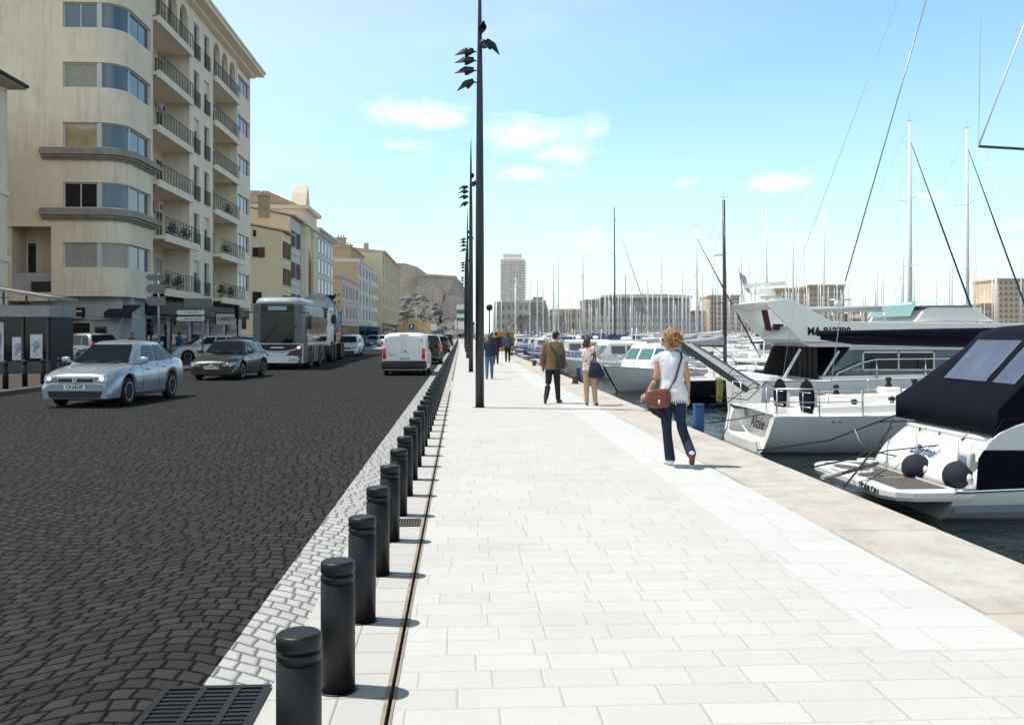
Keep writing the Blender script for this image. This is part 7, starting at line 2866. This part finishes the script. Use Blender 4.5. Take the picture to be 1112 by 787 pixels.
def hand(b, wrist, d, curl=(0, 0, -1), s=1.0, side=1):
    """palm with five fingers; d = direction of the hand, curl = where the fingertips bend to"""
    w = Vector(wrist)
    d = Vector(d).normalized()
    c = Vector(curl).normalized()
    lat = d.cross(c).normalized() * side
    pc = w + d * .05 * s
    b.limb([w, w + d * .085 * s], [.021 * s, .032 * s], 10)
    b.limb([pc + lat * .018 * s, pc - lat * .018 * s + d * .02 * s], [.022 * s, .022 * s], 8)
    for k, (o, ln) in enumerate(((.026, .072), (.009, .080), (-.009, .075), (-.026, .058))):
        p0 = w + d * .085 * s + lat * o * s
        p1 = p0 + (d * .9 + c * .25).normalized() * ln * .45 * s
        p2 = p1 + (d * .45 + c * .8).normalized() * ln * .35 * s
        p3 = p2 + (c).normalized() * ln * .25 * s
        b.limb([p0, p1, p2, p3], [.0095 * s, .009 * s, .008 * s, .0065 * s], 6)
    t0 = w + d * .03 * s + lat * .025 * s
    t1 = t0 + (lat * .7 + d * .6).normalized() * .035 * s
    t2 = t1 + (d * .8 + c * .5).normalized() * .032 * s
    b.limb([t0, t1, t2], [.012 * s, .011 * s, .008 * s], 6)


def head(b, c, yaw=0.0, tilt=0.0, s=1.0, nod=0.0):
    """head centre c; yaw 0 = facing +y"""
    M = Matrix.Rotation(yaw, 3, 'Z') @ Matrix.Rotation(tilt, 3, 'Y') @ Matrix.Rotation(nod, 3, 'X')
    c = Vector(c)
    b.ell(c + M @ Vector((0, -.008, .025)) * s, (.074 * s, .092 * s, .092 * s), M)
    b.ell(c + M @ Vector((0, .022, -.042)) * s, (.058 * s, .068 * s, .072 * s), M)
    b.ell(c + M @ Vector((0, .062, -.092)) * s, (.028 * s, .026 * s, .022 * s), M)          # chin
    b.limb([c + M @ Vector((0, .088, .012)) * s, c + M @ Vector((0, .112, -.026)) * s], [.010 * s, .016 * s], 8)   # nose
    b.ell(c + M @ Vector((0, .084, .026)) * s, (.045 * s, .014 * s, .012 * s), M)            # brow
    b.ell(c + M @ Vector((0, .090, -.058)) * s, (.024 * s, .012 * s, .007 * s), M)           # lips
    b.ell(c + M @ Vector((0, .088, -.070)) * s, (.020 * s, .011 * s, .006 * s), M)
    for k in (1, -1):
        b.ell(c + M @ Vector((k * .075, -.004, -.008)) * s, (.010 * s, .020 * s, .030 * s), M)
    return M


def eyes(par, c, M, s=1.0):
    q = MB()
    c = Vector(c)
    for k in (1, -1):
        q.sph(c + M @ Vector((k * .030, .079, .006)) * s, .0125 * s, 10, 6)
    o = q.build('eyes', mat('eye_white', (.6, .58, .55), .2), par)
    q = MB()
    for k in (1, -1):
        q.sph(c + M @ Vector((k * .030, .0885, .006)) * s, .006 * s, 8, 5)
    q.build('pupils', 'ink', o)


def hair(par, c, M, m, s=1.0, kind='short', voxel=.009):
    b = Body()
    c = Vector(c)
    if kind == 'curly':
        r_ = random.Random(4)
        for k in range(90):
            a = r_.uniform(0, 2 * PI)
            e = r_.uniform(-.75, 1.5)
            v = Vector((cos(a) * cos(e) * .085, sin(a) * cos(e) * .098 - .014, sin(e) * .10 + .02))
            if v.y > .055 and v.z < .065:
                continue
            b.ell(c + M @ v * s, tuple(r_.uniform(.020, .036) * s for _ in range(3)))
        b.ell(c + M @ Vector((0, -.03, .02)) * s, (.082 * s, .085 * s, .095 * s), M)
        b.ell(c + M @ Vector((0, -.07, -.06)) * s, (.06 * s, .045 * s, .06 * s), M)
    elif kind == 'bob':
        b.ell(c + M @ Vector((0, -.018, .035)) * s, (.086 * s, .098 * s, .095 * s), M)
        b.ell(c + M @ Vector((0, -.05, -.03)) * s, (.088 * s, .065 * s, .09 * s), M)
    elif kind == 'long':
        b.ell(c + M @ Vector((0, -.018, .035)) * s, (.086 * s, .098 * s, .095 * s), M)
        b.limb([c + M @ Vector((0, -.06, 0)) * s, c + M @ Vector((0, -.09, -.12)) * s, c + M @ Vector((0, -.10, -.24)) * s], [.08 * s, .075 * s, .04 * s])
    else:
        b.ell(c + M @ Vector((0, -.02, .045)) * s, (.080 * s, .092 * s, .085 * s), M)
        b.ell(c + M @ Vector((0, -.045, -.01)) * s, (.076 * s, .06 * s, .07 * s), M)
    return b.fuse('hair', par, [m], None, voxel, 1, .004 if kind == 'curly' else .002)


def shoe(b, heel, toe, r=.036, up=(0, 0, 1)):
    heel, toe = Vector(heel), Vector(toe)
    b.limb([heel, heel.lerp(toe, .5), toe], [r * .95, r * 1.0, r * .85], 10)
    b.limb([heel + Vector(up) * .03, heel.lerp(toe, .45) + Vector(up) * .02], [r * .9, r * .8], 10)


# ---- woman in white top (walking away, looking left)
g = G(733, 505.3)
Wm = thing('person', 'woman in sleeveless white top and blue jeans walking away with sunglasses on', 'person', (g.x, g.y, 0), -TH)
b = Body()
hip = (-.03, 0, .88)
b.torso([(-.03, 0, .78, .155, .105), (-.03, -.01, .87, .175, .125), (-.035, 0, .97, .145, .10), (-.04, 0, 1.08, .122, .088), (-.045, .01, 1.22, .150, .102), (-.05, .01, 1.34, .165, .085), (-.05, .01, 1.39, .10, .06)])
b.limb([(-.05, .01, 1.37), (-.05, .02, 1.48)], [.05, .046])
Mh = head(b, (-.055, .03, 1.575), R(62), 0, .98, R(-8))
# legs
b.limb([(-.115, .0, .84), (-.095, .07, .47), (-.055, .03, .10)], [.092, .062, .046])
b.limb([(.055, .0, .84), (.065, -.03, .50), (.145, -.30, .20)], [.092, .064, .046])
# trouser hems, slightly flared
b.limb([(-.09, .06, .40), (-.055, .03, .075)], [.058, .066])
b.limb([(.075, -.06, .47), (.145, -.30, .19)], [.060, .062])
shoe(b, (-.055, .0, .038), (-.10, .17, .034), .037)
shoe(b, (.150, -.33, .15), (.165, -.22, .030), .037, (0, -1, .3))
# arms
b.limb([(-.205, .01, 1.345), (-.235, -.01, 1.08), (-.335, .04, .905)], [.047, .038, .027])
hand(b, (-.335, .04, .905), (-.35, .15, -.35), (.3, .3, -.9), 1.0, 1)
b.limb([(.105, .01, 1.345), (.155, -.02, 1.09), (.165, .03, .87)], [.047, .038, .027])
hand(b, (.165, .03, .87), (.0, .1, -1), (-.3, .8, -.2), 1.0, -1)


def reg_w(c):
    # 0 skin 1 jeans 2 shoe 3 sole
    right = c.x > .03 and c.y < -.12
    if right and c.z < .30:
        dd = (Vector((c.x, c.y, c.z)) - Vector((.145, -.30, .19)))
        if c.z < .165 or c.y < -.345:
            return 3 if (c.y < -.300 and c.z < .19 and c.z > .03) or (c.y < -.27 and c.z < .10) else 2
        return 1
    if c.z < .062 and c.x < .1:
        return 2
    if c.z < .905 and abs(c.x + .03) < .20:
        if c.x > .13 and c.z > .6:
            return 0
        if c.x < -.20 - max(0, (.9 - c.z)) * .02:
            return 0
        return 1
    return 0


bd_ = b.fuse('body', Wm, ['skin', 'denim', 'shoe_white', 'sole_brown'], reg_w, .0085, 2)
# white top: loose, hem over the hips, cap sleeves
b = Body()
b.torso([(-.03, -.005, .815, .192, .140), (-.03, -.005, .90, .186, .138), (-.035, 0, .98, .166, .118), (-.04, 0, 1.08, .142, .102), (-.045, .01, 1.22, .165, .114), (-.05, .01, 1.33, .178, .098), (-.05, .01, 1.395, .125, .075), (-.05, .01, 1.425, .075, .06)])
b.limb([(-.15, .01, 1.36), (-.215, .01, 1.33)], [.062, .058])
b.limb([(.06, .01, 1.36), (.115, .01, 1.33)], [.062, .058])
b.fuse('top', Wm, ['cotton_white'], None, .010, 1, .010)
# fringed hem
q = MB()
rr_ = random.Random(2)
for k in range(46):
    a = 2 * PI * k / 46
    x, y_ = -.03 + .188 * cos(a), -.005 + .137 * sin(a)
    q.bar((x, y_, .84), (x * 1.03, y_ * 1.05, .775 + rr_.uniform(-.015, .02)), .022, .008)
q.build('fringe', 'cotton_white', Wm)
hair(Wm, (-.055, .03, 1.575), Mh, 'hair_blond', .98, 'curly', .008)
q = MB()
r_ = random.Random(12)
for k in range(150):
    a, e = r_.uniform(0, 2 * PI), r_.uniform(-.9, 1.4)
    v = Vector((cos(a) * cos(e) * .10, sin(a) * cos(e) * .11 - .02, sin(e) * .115 + .015))
    if v.y > .05 and v.z < .07:
        continue
    p0 = Vector((-.055, .03, 1.575)) + Mh @ (v * .8)
    p1 = Vector((-.055, .03, 1.575)) + Mh @ (v * 1.08 + Vector((r_.uniform(-.02, .02), -.01, -.01)))
    p2 = p1 + Mh @ Vector((r_.uniform(-.03, .03), r_.uniform(-.035, .01), r_.uniform(-.05, -.01)))
    q.mi = k % 2
    q.tube([p0, p1, p2], [.011, .009, .003], 5)
q.build('hair_locks', ['hair_blond', mat('hair_streak', (.50, .33, .15), .5)], Wm)
eyes(Wm, (-.055, .03, 1.575), Mh, .98)
q = MB()
hc = Vector((-.055, .03, 1.575))
for k in (1, -1):
    q.sph(hc + Mh @ Vector((k * .034, .094, .008)), (.030, .008, .022), 12, 8, Mh)
    q.bar(hc + Mh @ Vector((k * .064, .088, .012)), hc + Mh @ Vector((k * .084, -.01, .012)), .006, .012)
q.bar(hc + Mh @ Vector((-.01, .098, .012)), hc + Mh @ Vector((.01, .098, .012)), .006, .006)
q.build('sunglasses', 'glass', Wm)
MB().tube([(-.348, .05, .885), (-.33, .062, .885), (-.318, .045, .888), (-.33, .028, .89), (-.348, .035, .888), (-.352, .05, .885)], .008, 6).build('bracelet', 'leather_black', Wm)
# satchel
Bg = thing('shoulder_bag', 'brown leather satchel hanging at the hip of the woman in white', 'bag', (g.x, g.y, 0), -TH)
b = Body()
b.torso([(-.235, -.13, .725, .095, .04), (-.235, -.135, .76, .150, .062), (-.235, -.135, .84, .165, .068), (-.235, -.13, .92, .150, .055), (-.235, -.125, .955, .125, .035)], 22)
b.fuse('pouch', Bg, ['leather_brown'], None, .009, 1, .006)
b = Body()
b.torso([(-.235, -.155, .80, .120, .058), (-.235, -.155, .85, .165, .060), (-.235, -.14, .93, .160, .060), (-.235, -.125, .965, .130, .045)], 22)
b.fuse('flap', Bg, ['leather_brown'], None, .009, 1, .004)
MB().rbox((-.235, -.221, .815), (.03, .012, .05), .006).build('buckle', 'chrome', Bg)
MB().tube([(-.11, -.13, .93), (-.02, -.125, 1.08), (.03, -.118, 1.24), (.07, -.09, 1.36), (.07, .0, 1.415), (.03, .09, 1.36), (-.08, .135, 1.1), (-.2, .1, .95), (-.33, -.08, .94)], .013, 6).build('strap', 'leather_black', Bg)
Jk = thing('jacket', 'black jacket draped below the brown satchel of the woman in white', 'jacket', (g.x, g.y, 0), -TH)
b = Body()
b.limb([(-.34, -.06, .86), (-.31, -.07, .74), (-.22, -.08, .66), (-.15, -.09, .60)], [.045, .06, .05, .025])
b.limb([(-.26, -.07, .74), (-.16, -.09, .62), (-.12, -.10, .56)], [.05, .035, .022])
b.fuse('cloth', Jk, ['black_cloth'], None, .010, 1, .012)

# ---- man in brown jacket
g = G(601, 437.6)
Mn = thing('person', 'man in brown tweed jacket and black trousers walking away looking right', 'person', (g.x, g.y, 0), -TH)
s_ = 1.0
b = Body()
b.torso([(-.02, 0, .80, .150, .105), (-.02, 0, .90, .165, .115), (-.01, 0, 1.05, .155, .105), (.0, 0, 1.25, .180, .115), (.0, 0, 1.38, .175, .09), (.01, 0, 1.43, .10, .06)])
b.limb([(.02, 0, 1.40), (.05, .02, 1.50)], [.056, .052])
Mh = head(b, (.075, .03, 1.585), R(-52), 0, 1.0)
b.limb([(-.10, 0, .84), (-.12, -.04, .48), (-.19, -.28, .14)], [.098, .072, .056])
b.limb([(.07, 0, .84), (.095, .06, .46), (.115, .08, .10)], [.098, .072, .058])
shoe(b, (-.20, -.31, .13), (-.20, -.22, .030), .042, (0, -1, .3))
shoe(b, (.11, .06, .042), (.19, .20, .038), .043)
b.limb([(-.20, 0, 1.37), (-.27, -.02, 1.10), (-.26, .05, .88)], [.056, .046, .03])
hand(b, (-.26, .05, .88), (.1, .3, -1), (.4, .6, -.2), 1.05, 1)
b.limb([(.17, 0, 1.37), (.225, -.02, 1.08), (.285, .02, .87)], [.056, .046, .03])
hand(b, (.285, .02, .87), (.15, .1, -1), (-.5, .5, -.3), 1.05, -1)
b.fuse('body', Mn, ['skin', 'black_cloth', 'leather_black'], lambda c: 2 if (c.z < .075 or (c.y < -.24 and c.z < .17)) else (1 if (c.z < .95 and abs(c.x + .01) < .23) else 0), .0095, 2)
b = Body()
b.torso([(-.03, -.01, .80, .200, .140), (-.02, -.01, .90, .190, .138), (-.01, 0, 1.05, .176, .125), (.0, 0, 1.25, .200, .135), (.0, 0, 1.37, .198, .108), (.01, 0, 1.44, .11, .085), (.02, .0, 1.47, .07, .065)])
b.limb([(-.19, 0, 1.37), (-.275, -.02, 1.10), (-.262, .045, .90)], [.072, .062, .050])
b.limb([(.17, 0, 1.37), (.23, -.02, 1.08), (.280, .02, .90)], [.072, .062, .050])
b.fuse('jacket', Mn, ['tweed'], None, .011, 1, .010)
MB().lathe([(.075, 0), (.07, .03)], (.03, .01, 1.455), 16).build('shirt_collar', 'cotton_white', Mn)
hair(Mn, (.075, .03, 1.585), Mh, 'hair_dark', 1.0, 'short')
eyes(Mn, (.075, .03, 1.585), Mh)
q = MB()
for s in (-.024, .024):
    q.sph((.23 + s * .2, -.085, 1.10), (.035, .03, .06), 10, 8)
q.build('elbow_patch', 'leather_brown', Mn)
Sb = thing('shoulder_bag', 'small black bag worn on a thin strap by the man in the brown jacket', 'bag', (g.x, g.y, 0), -TH)
MB().rbox((.16, -.16, .95), (.2, .09, .26), .035).build('pouch', 'leather_black', Sb)
MB().tube([(.12, -.165, 1.05), (.02, -.152, 1.2), (-.06, -.135, 1.32), (-.09, -.09, 1.42), (-.08, 0, 1.455), (-.05, .10, 1.38), (.1, .16, 1.15), (.2, .12, 1.0), (.24, -.1, 1.0)], .012, 6).build('strap', 'leather_black', Sb)

# ---- woman taking a photograph
g = G(642, 440)
Pw = thing('person', 'woman in red dotted blouse and beige trousers raising a camera to her face', 'person', (g.x, g.y, 0), -TH)
b = Body()
b.torso([(-.02, 0, .74, .150, .11), (-.02, 0, .84, .170, .125), (-.03, 0, .98, .145, .105), (-.05, 0, 1.15, .155, .108), (-.06, 0, 1.25, .155, .085), (-.06, 0, 1.30, .09, .06)])
b.limb([(-.07, 0, 1.28), (-.08, .03, 1.37)], [.05, .046])
hc = (-.085, .045, 1.435)
Mh = head(b, hc, R(-38), 0, .93)
b.limb([(-.10, 0, .78), (-.11, .02, .43), (-.10, .03, .08)], [.092, .066, .05])
b.limb([(.05, 0, .78), (.07, .0, .43), (.09, -.05, .08)], [.092, .066, .05])
shoe(b, (-.10, .0, .036), (-.08, .16, .032), .038)
shoe(b, (.09, -.09, .036), (.15, .05, .032), .038)
b.limb([(-.20, .0, 1.23), (-.16, .16, 1.12), (-.02, .27, 1.32)], [.046, .038, .027])
hand(b, (-.02, .27, 1.32), (.45, .2, .55), (-.5, .5, .2), .9, 1)
b.limb([(.09, .0, 1.23), (.20, .10, 1.10), (.13, .24, 1.33)], [.046, .038, .027])
hand(b, (.13, .24, 1.33), (-.35, .2, .6), (-.6, .3, 0), .9, -1)
b.fuse('body', Pw, ['skin', 'beige_cloth', 'leather_brown'], lambda c: 2 if c.z < .065 else (1 if c.z < .92 else 0), .0095, 2)
b = Body()
b.torso([(-.02, 0, .80, .186, .138), (-.02, 0, .88, .18, .136), (-.03, 0, .98, .162, .12), (-.05, 0, 1.15, .172, .125), (-.06, 0, 1.25, .17, .10), (-.065, 0, 1.315, .09, .07)])
b.limb([(-.18, 0, 1.23), (-.17, .14, 1.13)], [.06, .052])
b.limb([(.08, 0, 1.23), (.19, .08, 1.12)], [.06, .052])
b.fuse('blouse', Pw, ['dotted_cloth'], None, .011, 1, .008)
hair(Pw, hc, Mh, 'hair_red', .95, 'bob')
eyes(Pw, hc, Mh, .93)
Cm = thing('camera', 'small black camera held up by the woman in the dotted blouse', 'camera', Vector((g.x, g.y, 0)) + RT * .075 + FW * .33 + Vector((0, 0, 1.40)), -TH)
MB().rbox((0, 0, 0), (.12, .05, .075), .012).build('body_shell', 'black_plastic', Cm)
MB().cyl((0, .025, 0), (0, .07, 0), .028, n=14).build('lens_barrel', 'black_plastic', Cm)
Tb = thing('tote_bag', 'large navy tote bag hanging from the shoulder of the woman with the camera', 'bag', (g.x, g.y, 0), -TH)
b = Body()
b.torso([(.10, -.15, .64, .16, .05), (.11, -.155, .70, .19, .07), (.10, -.155, .82, .165, .065), (.07, -.15, .95, .12, .04), (.05, -.14, 1.0, .09, .02)], 20)
b.fuse('pouch', Tb, ['navy_cloth'], None, .011, 1, .01)
MB().tube([(.11, -.145, .97), (.09, -.12, 1.12), (.07, -.06, 1.27), (.06, .02, 1.29), (.06, .10, 1.15), (.08, .12, 1.0)], .014, 6).build('strap', 'navy_cloth', Tb)
MB().tube([(.02, -.145, .97), (.05, -.125, 1.12), (.05, -.06, 1.27)], .014, 6).build('strap', 'navy_cloth', Tb)


# ---- simple walkers farther off
def walker(label, px, py, top, legs, hairm, H=1.7, yaw=0.0, face=0.0, kind='short', step=.16, arms=0, light_shoe=False, z0=0.0, voxel=.016, hood=False, at_=None):
    g_ = G(px, py, z0) if at_ is None else at_
    Q = thing('person', label, 'person', (g_.x, g_.y, z0), yaw - TH, group='people walking far along the promenade')
    s = H / 1.7
    b = Body()
    V_ = lambda *p: tuple(c * s for c in p)
    b.torso([tuple(c * s for c in t) for t in ((0, 0, .80, .15, .10), (0, 0, .90, .165, .11), (0, 0, 1.05, .15, .1), (0, 0, 1.25, .175, .11), (0, 0, 1.37, .17, .085), (0, 0, 1.42, .09, .06))])
    b.limb([V_(0, 0, 1.39), V_(0, .02, 1.49)], [.052 * s, .048 * s])
    Mh_ = head(b, V_(0, .03, 1.575), face, 0, s)
    for k in (1, -1):
        f = step * k
        b.limb([V_(k * .085, 0, .84), V_(k * .09, f * .6 + .03, .47), V_(k * .09, f * 1.2, .10)], [.095 * s, .068 * s, .052 * s])
        shoe(b, V_(k * .09, f * 1.2 - .03, .04), V_(k * .10, f * 1.2 + .14, .035), .04 * s)
        b.limb([V_(k * .20, 0, 1.35), V_(k * .25, -f * .4 - .02, 1.09), V_(k * .24, -f * 1.0 + .05, .87)], [.055 * s, .045 * s, .03 * s])
        hand(b, V_(k * .24, -f + .05, .87), (0, .2, -1), (-k * .4, .6, -.2), s, k)
    b.fuse('body', Q, ['skin', legs, 'shoe_white' if light_shoe else 'leather_black'], lambda c: 2 if c.z < .075 * s else (1 if (c.z < .95 * s and abs(c.x) < .205 * s) else 0), voxel * .8, 1)
    b = Body()
    b.torso([tuple(c * s for c in t) for t in ((0, 0, .84, .185, .13), (0, 0, .95, .175, .125), (0, 0, 1.05, .168, .12), (0, 0, 1.25, .195, .13), (0, 0, 1.37, .19, .105), (0, 0, 1.44, .1, .075))])
    for k in (1, -1):
        f = step * k
        b.limb([V_(k * .19, 0, 1.36), V_(k * .255, -f * .4 - .02, 1.09), V_(k * .242, -f * .9 + .04, .92)], [.07 * s, .06 * s, .05 * s])
    if hood:
        b.ell(V_(0, 0, 1.585), (.105 * s, .115 * s, .125 * s))
        b.limb([V_(0, -.02, 1.42), V_(0, -.02, 1.52)], [.1 * s, .1 * s])
    b.fuse('coat', Q, [top], None, voxel, 1, .008)
    if not hood:
        hair(Q, V_(0, .03, 1.575), Mh_, hairm, s, kind, voxel)
        eyes(Q, V_(0, .03, 1.575), Mh_, s)
    return Q


walker('woman in blue jacket and light jeans partly hidden by the nearest lamp pole', 531.5, 411.5, 'blue_cloth', 'denim_light', 'hair_red', 1.62, face=R(20), kind='long')
walker('person in dark clothes walking just ahead of the woman in the blue jacket', 538.5, 395.5, 'black_cloth', 'black_cloth', 'hair_dark', 1.72)
walker('hooded person in grey blue hoodie walking in the middle of the promenade', 551.3, 393.2, 'hood_cloth', 'black_cloth', 'hair_dark', 1.74, hood=True)
walker('small figure in dark brown coat far beside the bollards', 509.8, 385.6, 'leather_brown', 'black_cloth', 'hair_dark', 1.66, yaw=R(180), voxel=.02)
walker('dark clothed figure far off just left of the yellow kiosk', 534.5, 390.0, 'tweed', 'black_cloth', 'hair_dark', 1.72, voxel=.02)
gg = P(143, 0, 46.5)
walker('person in black coat standing at the corner shop door', 0, 0, 'black_cloth', 'black_cloth', 'hair_dark', 1.68, yaw=R(150), step=.03, at_=Vector((gg.x, gg.y, 0)), voxel=.02)
gg = P(195, 0, 57)
walker('person in blue jacket standing before the dark storefront', 0, 0, 'blue_paint', 'black_cloth', 'hair_dark', 1.75, yaw=R(80), step=.03, at_=Vector((gg.x, gg.y, 0)), voxel=.02)

# ================================================================ STREET FURNITURE AND SIGNS
mat('sign_back', (.15, .155, .16), .5, metal=.3, var=.1)
mat('pole_grey', (.28, .28, .29), .5, metal=.3)
# direction signs seen from behind
ds = thing('direction_sign', 'grey post with three arrow shaped direction boards seen from behind', 'sign', P(172.5, 362, 42).xy.to_3d())
zt = lambda py, Z: CH + (362 - py) / 1000 * Z
MB().cyl((0, 0, 0), (0, 0, zt(297, 42)), .045, n=10).build('post', 'pole_grey', ds)
for py in (301.5, 313.5, 327):
    z = zt(py, 42)
    h2 = .20 if py > 310 else .14
    MB().prism([(-.58, z), (-.44, z + h2), (.32, z + h2), (.32, z - h2), (-.44, z - h2)], 'Y', -.10, -.06).build('arrow_board', 'sign_back', ds)
# white lane signs under a dark gantry panel
ws = thing('street_sign', 'pair of white arrow street name signs on a dark post above the white hatchback', 'sign', P(211, 362, 50).xy.to_3d())
MB().cyl((.45, 0, 0), (.45, 0, zt(330, 50)), .04, n=10).build('post', 'pole_grey', ws)
for py, tx in ((339.3, 'P  Vieux Port'), (346.2, '\u2190  Office du Tourisme')):
    z = zt(py, 50)
    o = MB().prism([(-.95, z), (-.85, z + .12), (.55, z + .12), (.55, z - .12), (-.85, z - .12)], 'Y', -.09, -.05).build('arrow_board', 'sign_white', ws)
    text('sign_text', tx, .15, 'ink', (-.12, -.092, z), (R(90), 0, 0), o, .001, .002, sx=.85)
MB().bx(-.55, .95, -.04, .0, zt(334, 50), zt(324, 50)).build('back_panel', 'sign_back', ws)


def traffic_light(label, px, py_top, Z, h=None, lit=None, back=False):
    c = P(px, 362, Z)
    T_ = thing('traffic_light', label, 'traffic light', (c.x, c.y, 0), group='traffic lights')
    top = zt(py_top, Z)
    MB().cyl((0, 0, 0), (0, 0, top), .05, n=8).build('post', 'pole_grey' if not back else 'black_steel', T_)
    hd = MB().rbox((.0, -.12, top - .4), (.3, .22, .85), .04).build('signal_head', 'black_plastic', T_)
    for k in range(3):
        z = top - .13 - k * .27
        m_ = 'red_lamp' if lit == k and k == 0 else ('green_lamp' if lit == k else 'glass')
        q_ = MB().lathe([(.085, -.236), (.085, -.24)], (0, 0, z), 12, 'Y')
        q_.build('lamp', m_, hd)
        MB().lathe([(.1, -.23), (.1, -.36), (.09, -.36), (.09, -.24)], (0, 0, z), 12, 'Y').build('visor', 'black_plastic', hd)
    return T_


mat('green_lamp', (.02, .5, .2), .3, emit=1.0)
traffic_light('traffic light on a dark post beside the corner shop awning', 164, 345, 43, back=True)
traffic_light('traffic light right of the white shop sign above the parked cars', 258, 332, 60, back=True)
traffic_light('traffic light near the road signs at the far end of the street', 478, 344, 120, lit=0)
# road signs far away
for k, (px, py, Z, w, h, m_, lb) in enumerate(((447, 355, 140, .9, .8, 'stripe_blue', 'square dark blue parking sign at the foot of the reeds'), (471, 355, 150, 1.0, 1.1, 'sign_white', 'small white sign near the end of the reeds'),
                                             (458, 356, 150, .7, .7, 'canvas_tan', 'small round yellowish sign before the reeds'), (502, 352, 150, 2.4, 1.6, 'sign_white', 'wide white road sign at the foot of the rock'))):
    c = P(px, 362, Z)
    z = zt(py, Z)
    sg_ = thing('road_sign', lb, 'sign', (c.x, c.y, 0), group='road signs at the far end of the street')
    MB().cyl((0, .06, 0), (0, .06, z + h / 2), .06, n=6).build('post', 'pole_grey', sg_)
    MB().bx(-w / 2, w / 2, -.03, .03, z - h / 2, z + h / 2).build('board', m_, sg_)
    if k == 0:
        text('letter', 'P', .65, 'sign_white', (0, -.035, z), (R(90), 0, 0), sg_, .004, .02)
mat('sign_green', (.02, .22, .12), .5)
gs = thing('motorway_sign', 'large stacked green and white direction signs left of the lamp poles', 'sign', P(503, 362, 140).xy.to_3d())
MB().cyl((-.9, .1, 0), (-.9, .1, zt(333, 140)), .08, n=8).cyl((.9, .1, 0), (.9, .1, zt(333, 140)), .08, n=8).build('post', 'pole_grey', gs)
for a, b_, m_ in ((331, 336, 'sign_white'), (336.5, 340.5, 'sign_green'), (341, 345, 'sign_white'), (345.5, 349, 'sign_green')):
    MB().bx(-1.0, 1.0, 0, .05, zt(b_ - .3, 140), zt(a, 140)).build('board', m_, gs)
# small posts on the left kerb near the parked car
for k, (px, py) in enumerate(((202, 402), (62, 418))):
    pass
# camera mast and flag poles on the promenade
for k, (px, py, Z, r_, m_, lb) in enumerate(((531.5, 334, 62, .05, 'mast_dark', 'slim dark post with a small round lamp head on the promenade'), (536, 327, 84, .10, 'sign_white', 'thick white pole behind the lamp poles, left of two'), (539, 327, 88, .09, 'sign_white', 'thick white pole behind the lamp poles, right of two'))):
    c = P(px, 362, Z)
    q_ = thing('promenade_pole', lb, 'pole', (c.x, c.y, 0))
    MB().cyl((0, 0, 0), (0, 0, zt(py, Z)), r_, r_ * .8, 8).build('post', m_, q_)
    if k == 0:
        MB().sph((0, 0, zt(py, Z)), .22, 12, 8).build('lamp_head', 'black_steel', q_)
    else:
        MB().lathe([(r_ * 2, 0), (r_ * 2, .05), (r_, .06)], n=10).build('base', 'pole_grey', q_)
# yellow kiosk
mat('kiosk_yellow', (.50, .26, .02), .6, var=.1)
yk_ = thing('ticket_kiosk', 'dark yellow ticket kiosk with flat roof far along the promenade', 'kiosk', P(548, 362, 86).xy.to_3d())
kw = 1.7 * .5
MB().bx(-.85, .85, 0, 2.0, 0, 1.55).build('cabin', 'kiosk_yellow', yk_)
MB().bx(-.95, .95, -.2, 2.1, 1.55, 1.72).build('roof', 'kiosk_yellow', yk_)
MB().bx(-.6, .6, -.02, -.002, .5, 1.3).build('hatch', 'shop_dark', yk_)
MB().bx(-.7, .7, -.25, -.003, .42, .47).build('counter', 'shop_dark', yk_)
MB().bx(.851, .9, .1, 1.9, 0, 1.5).build('side_panel', 'shop_dark', yk_)
yk_.scale = (1.0, 1.0, 1.05)
# seagull-like birds and wire clutter are left out; a few bins
bn_ = thing('litter_bin', 'small dark litter bin beside the left kerb bollards', 'bin', (-13.6, 34, .12))
MB().lathe([(.2, 0), (.22, .05), (.24, .8), (.26, .82), (.26, .86), (.2, .88)], n=16).build('drum', 'shop_dark', bn_)
MB().lathe([(.2, .881), (.18, .95), (.05, .98)], n=16).build('lid', 'black_steel', bn_)
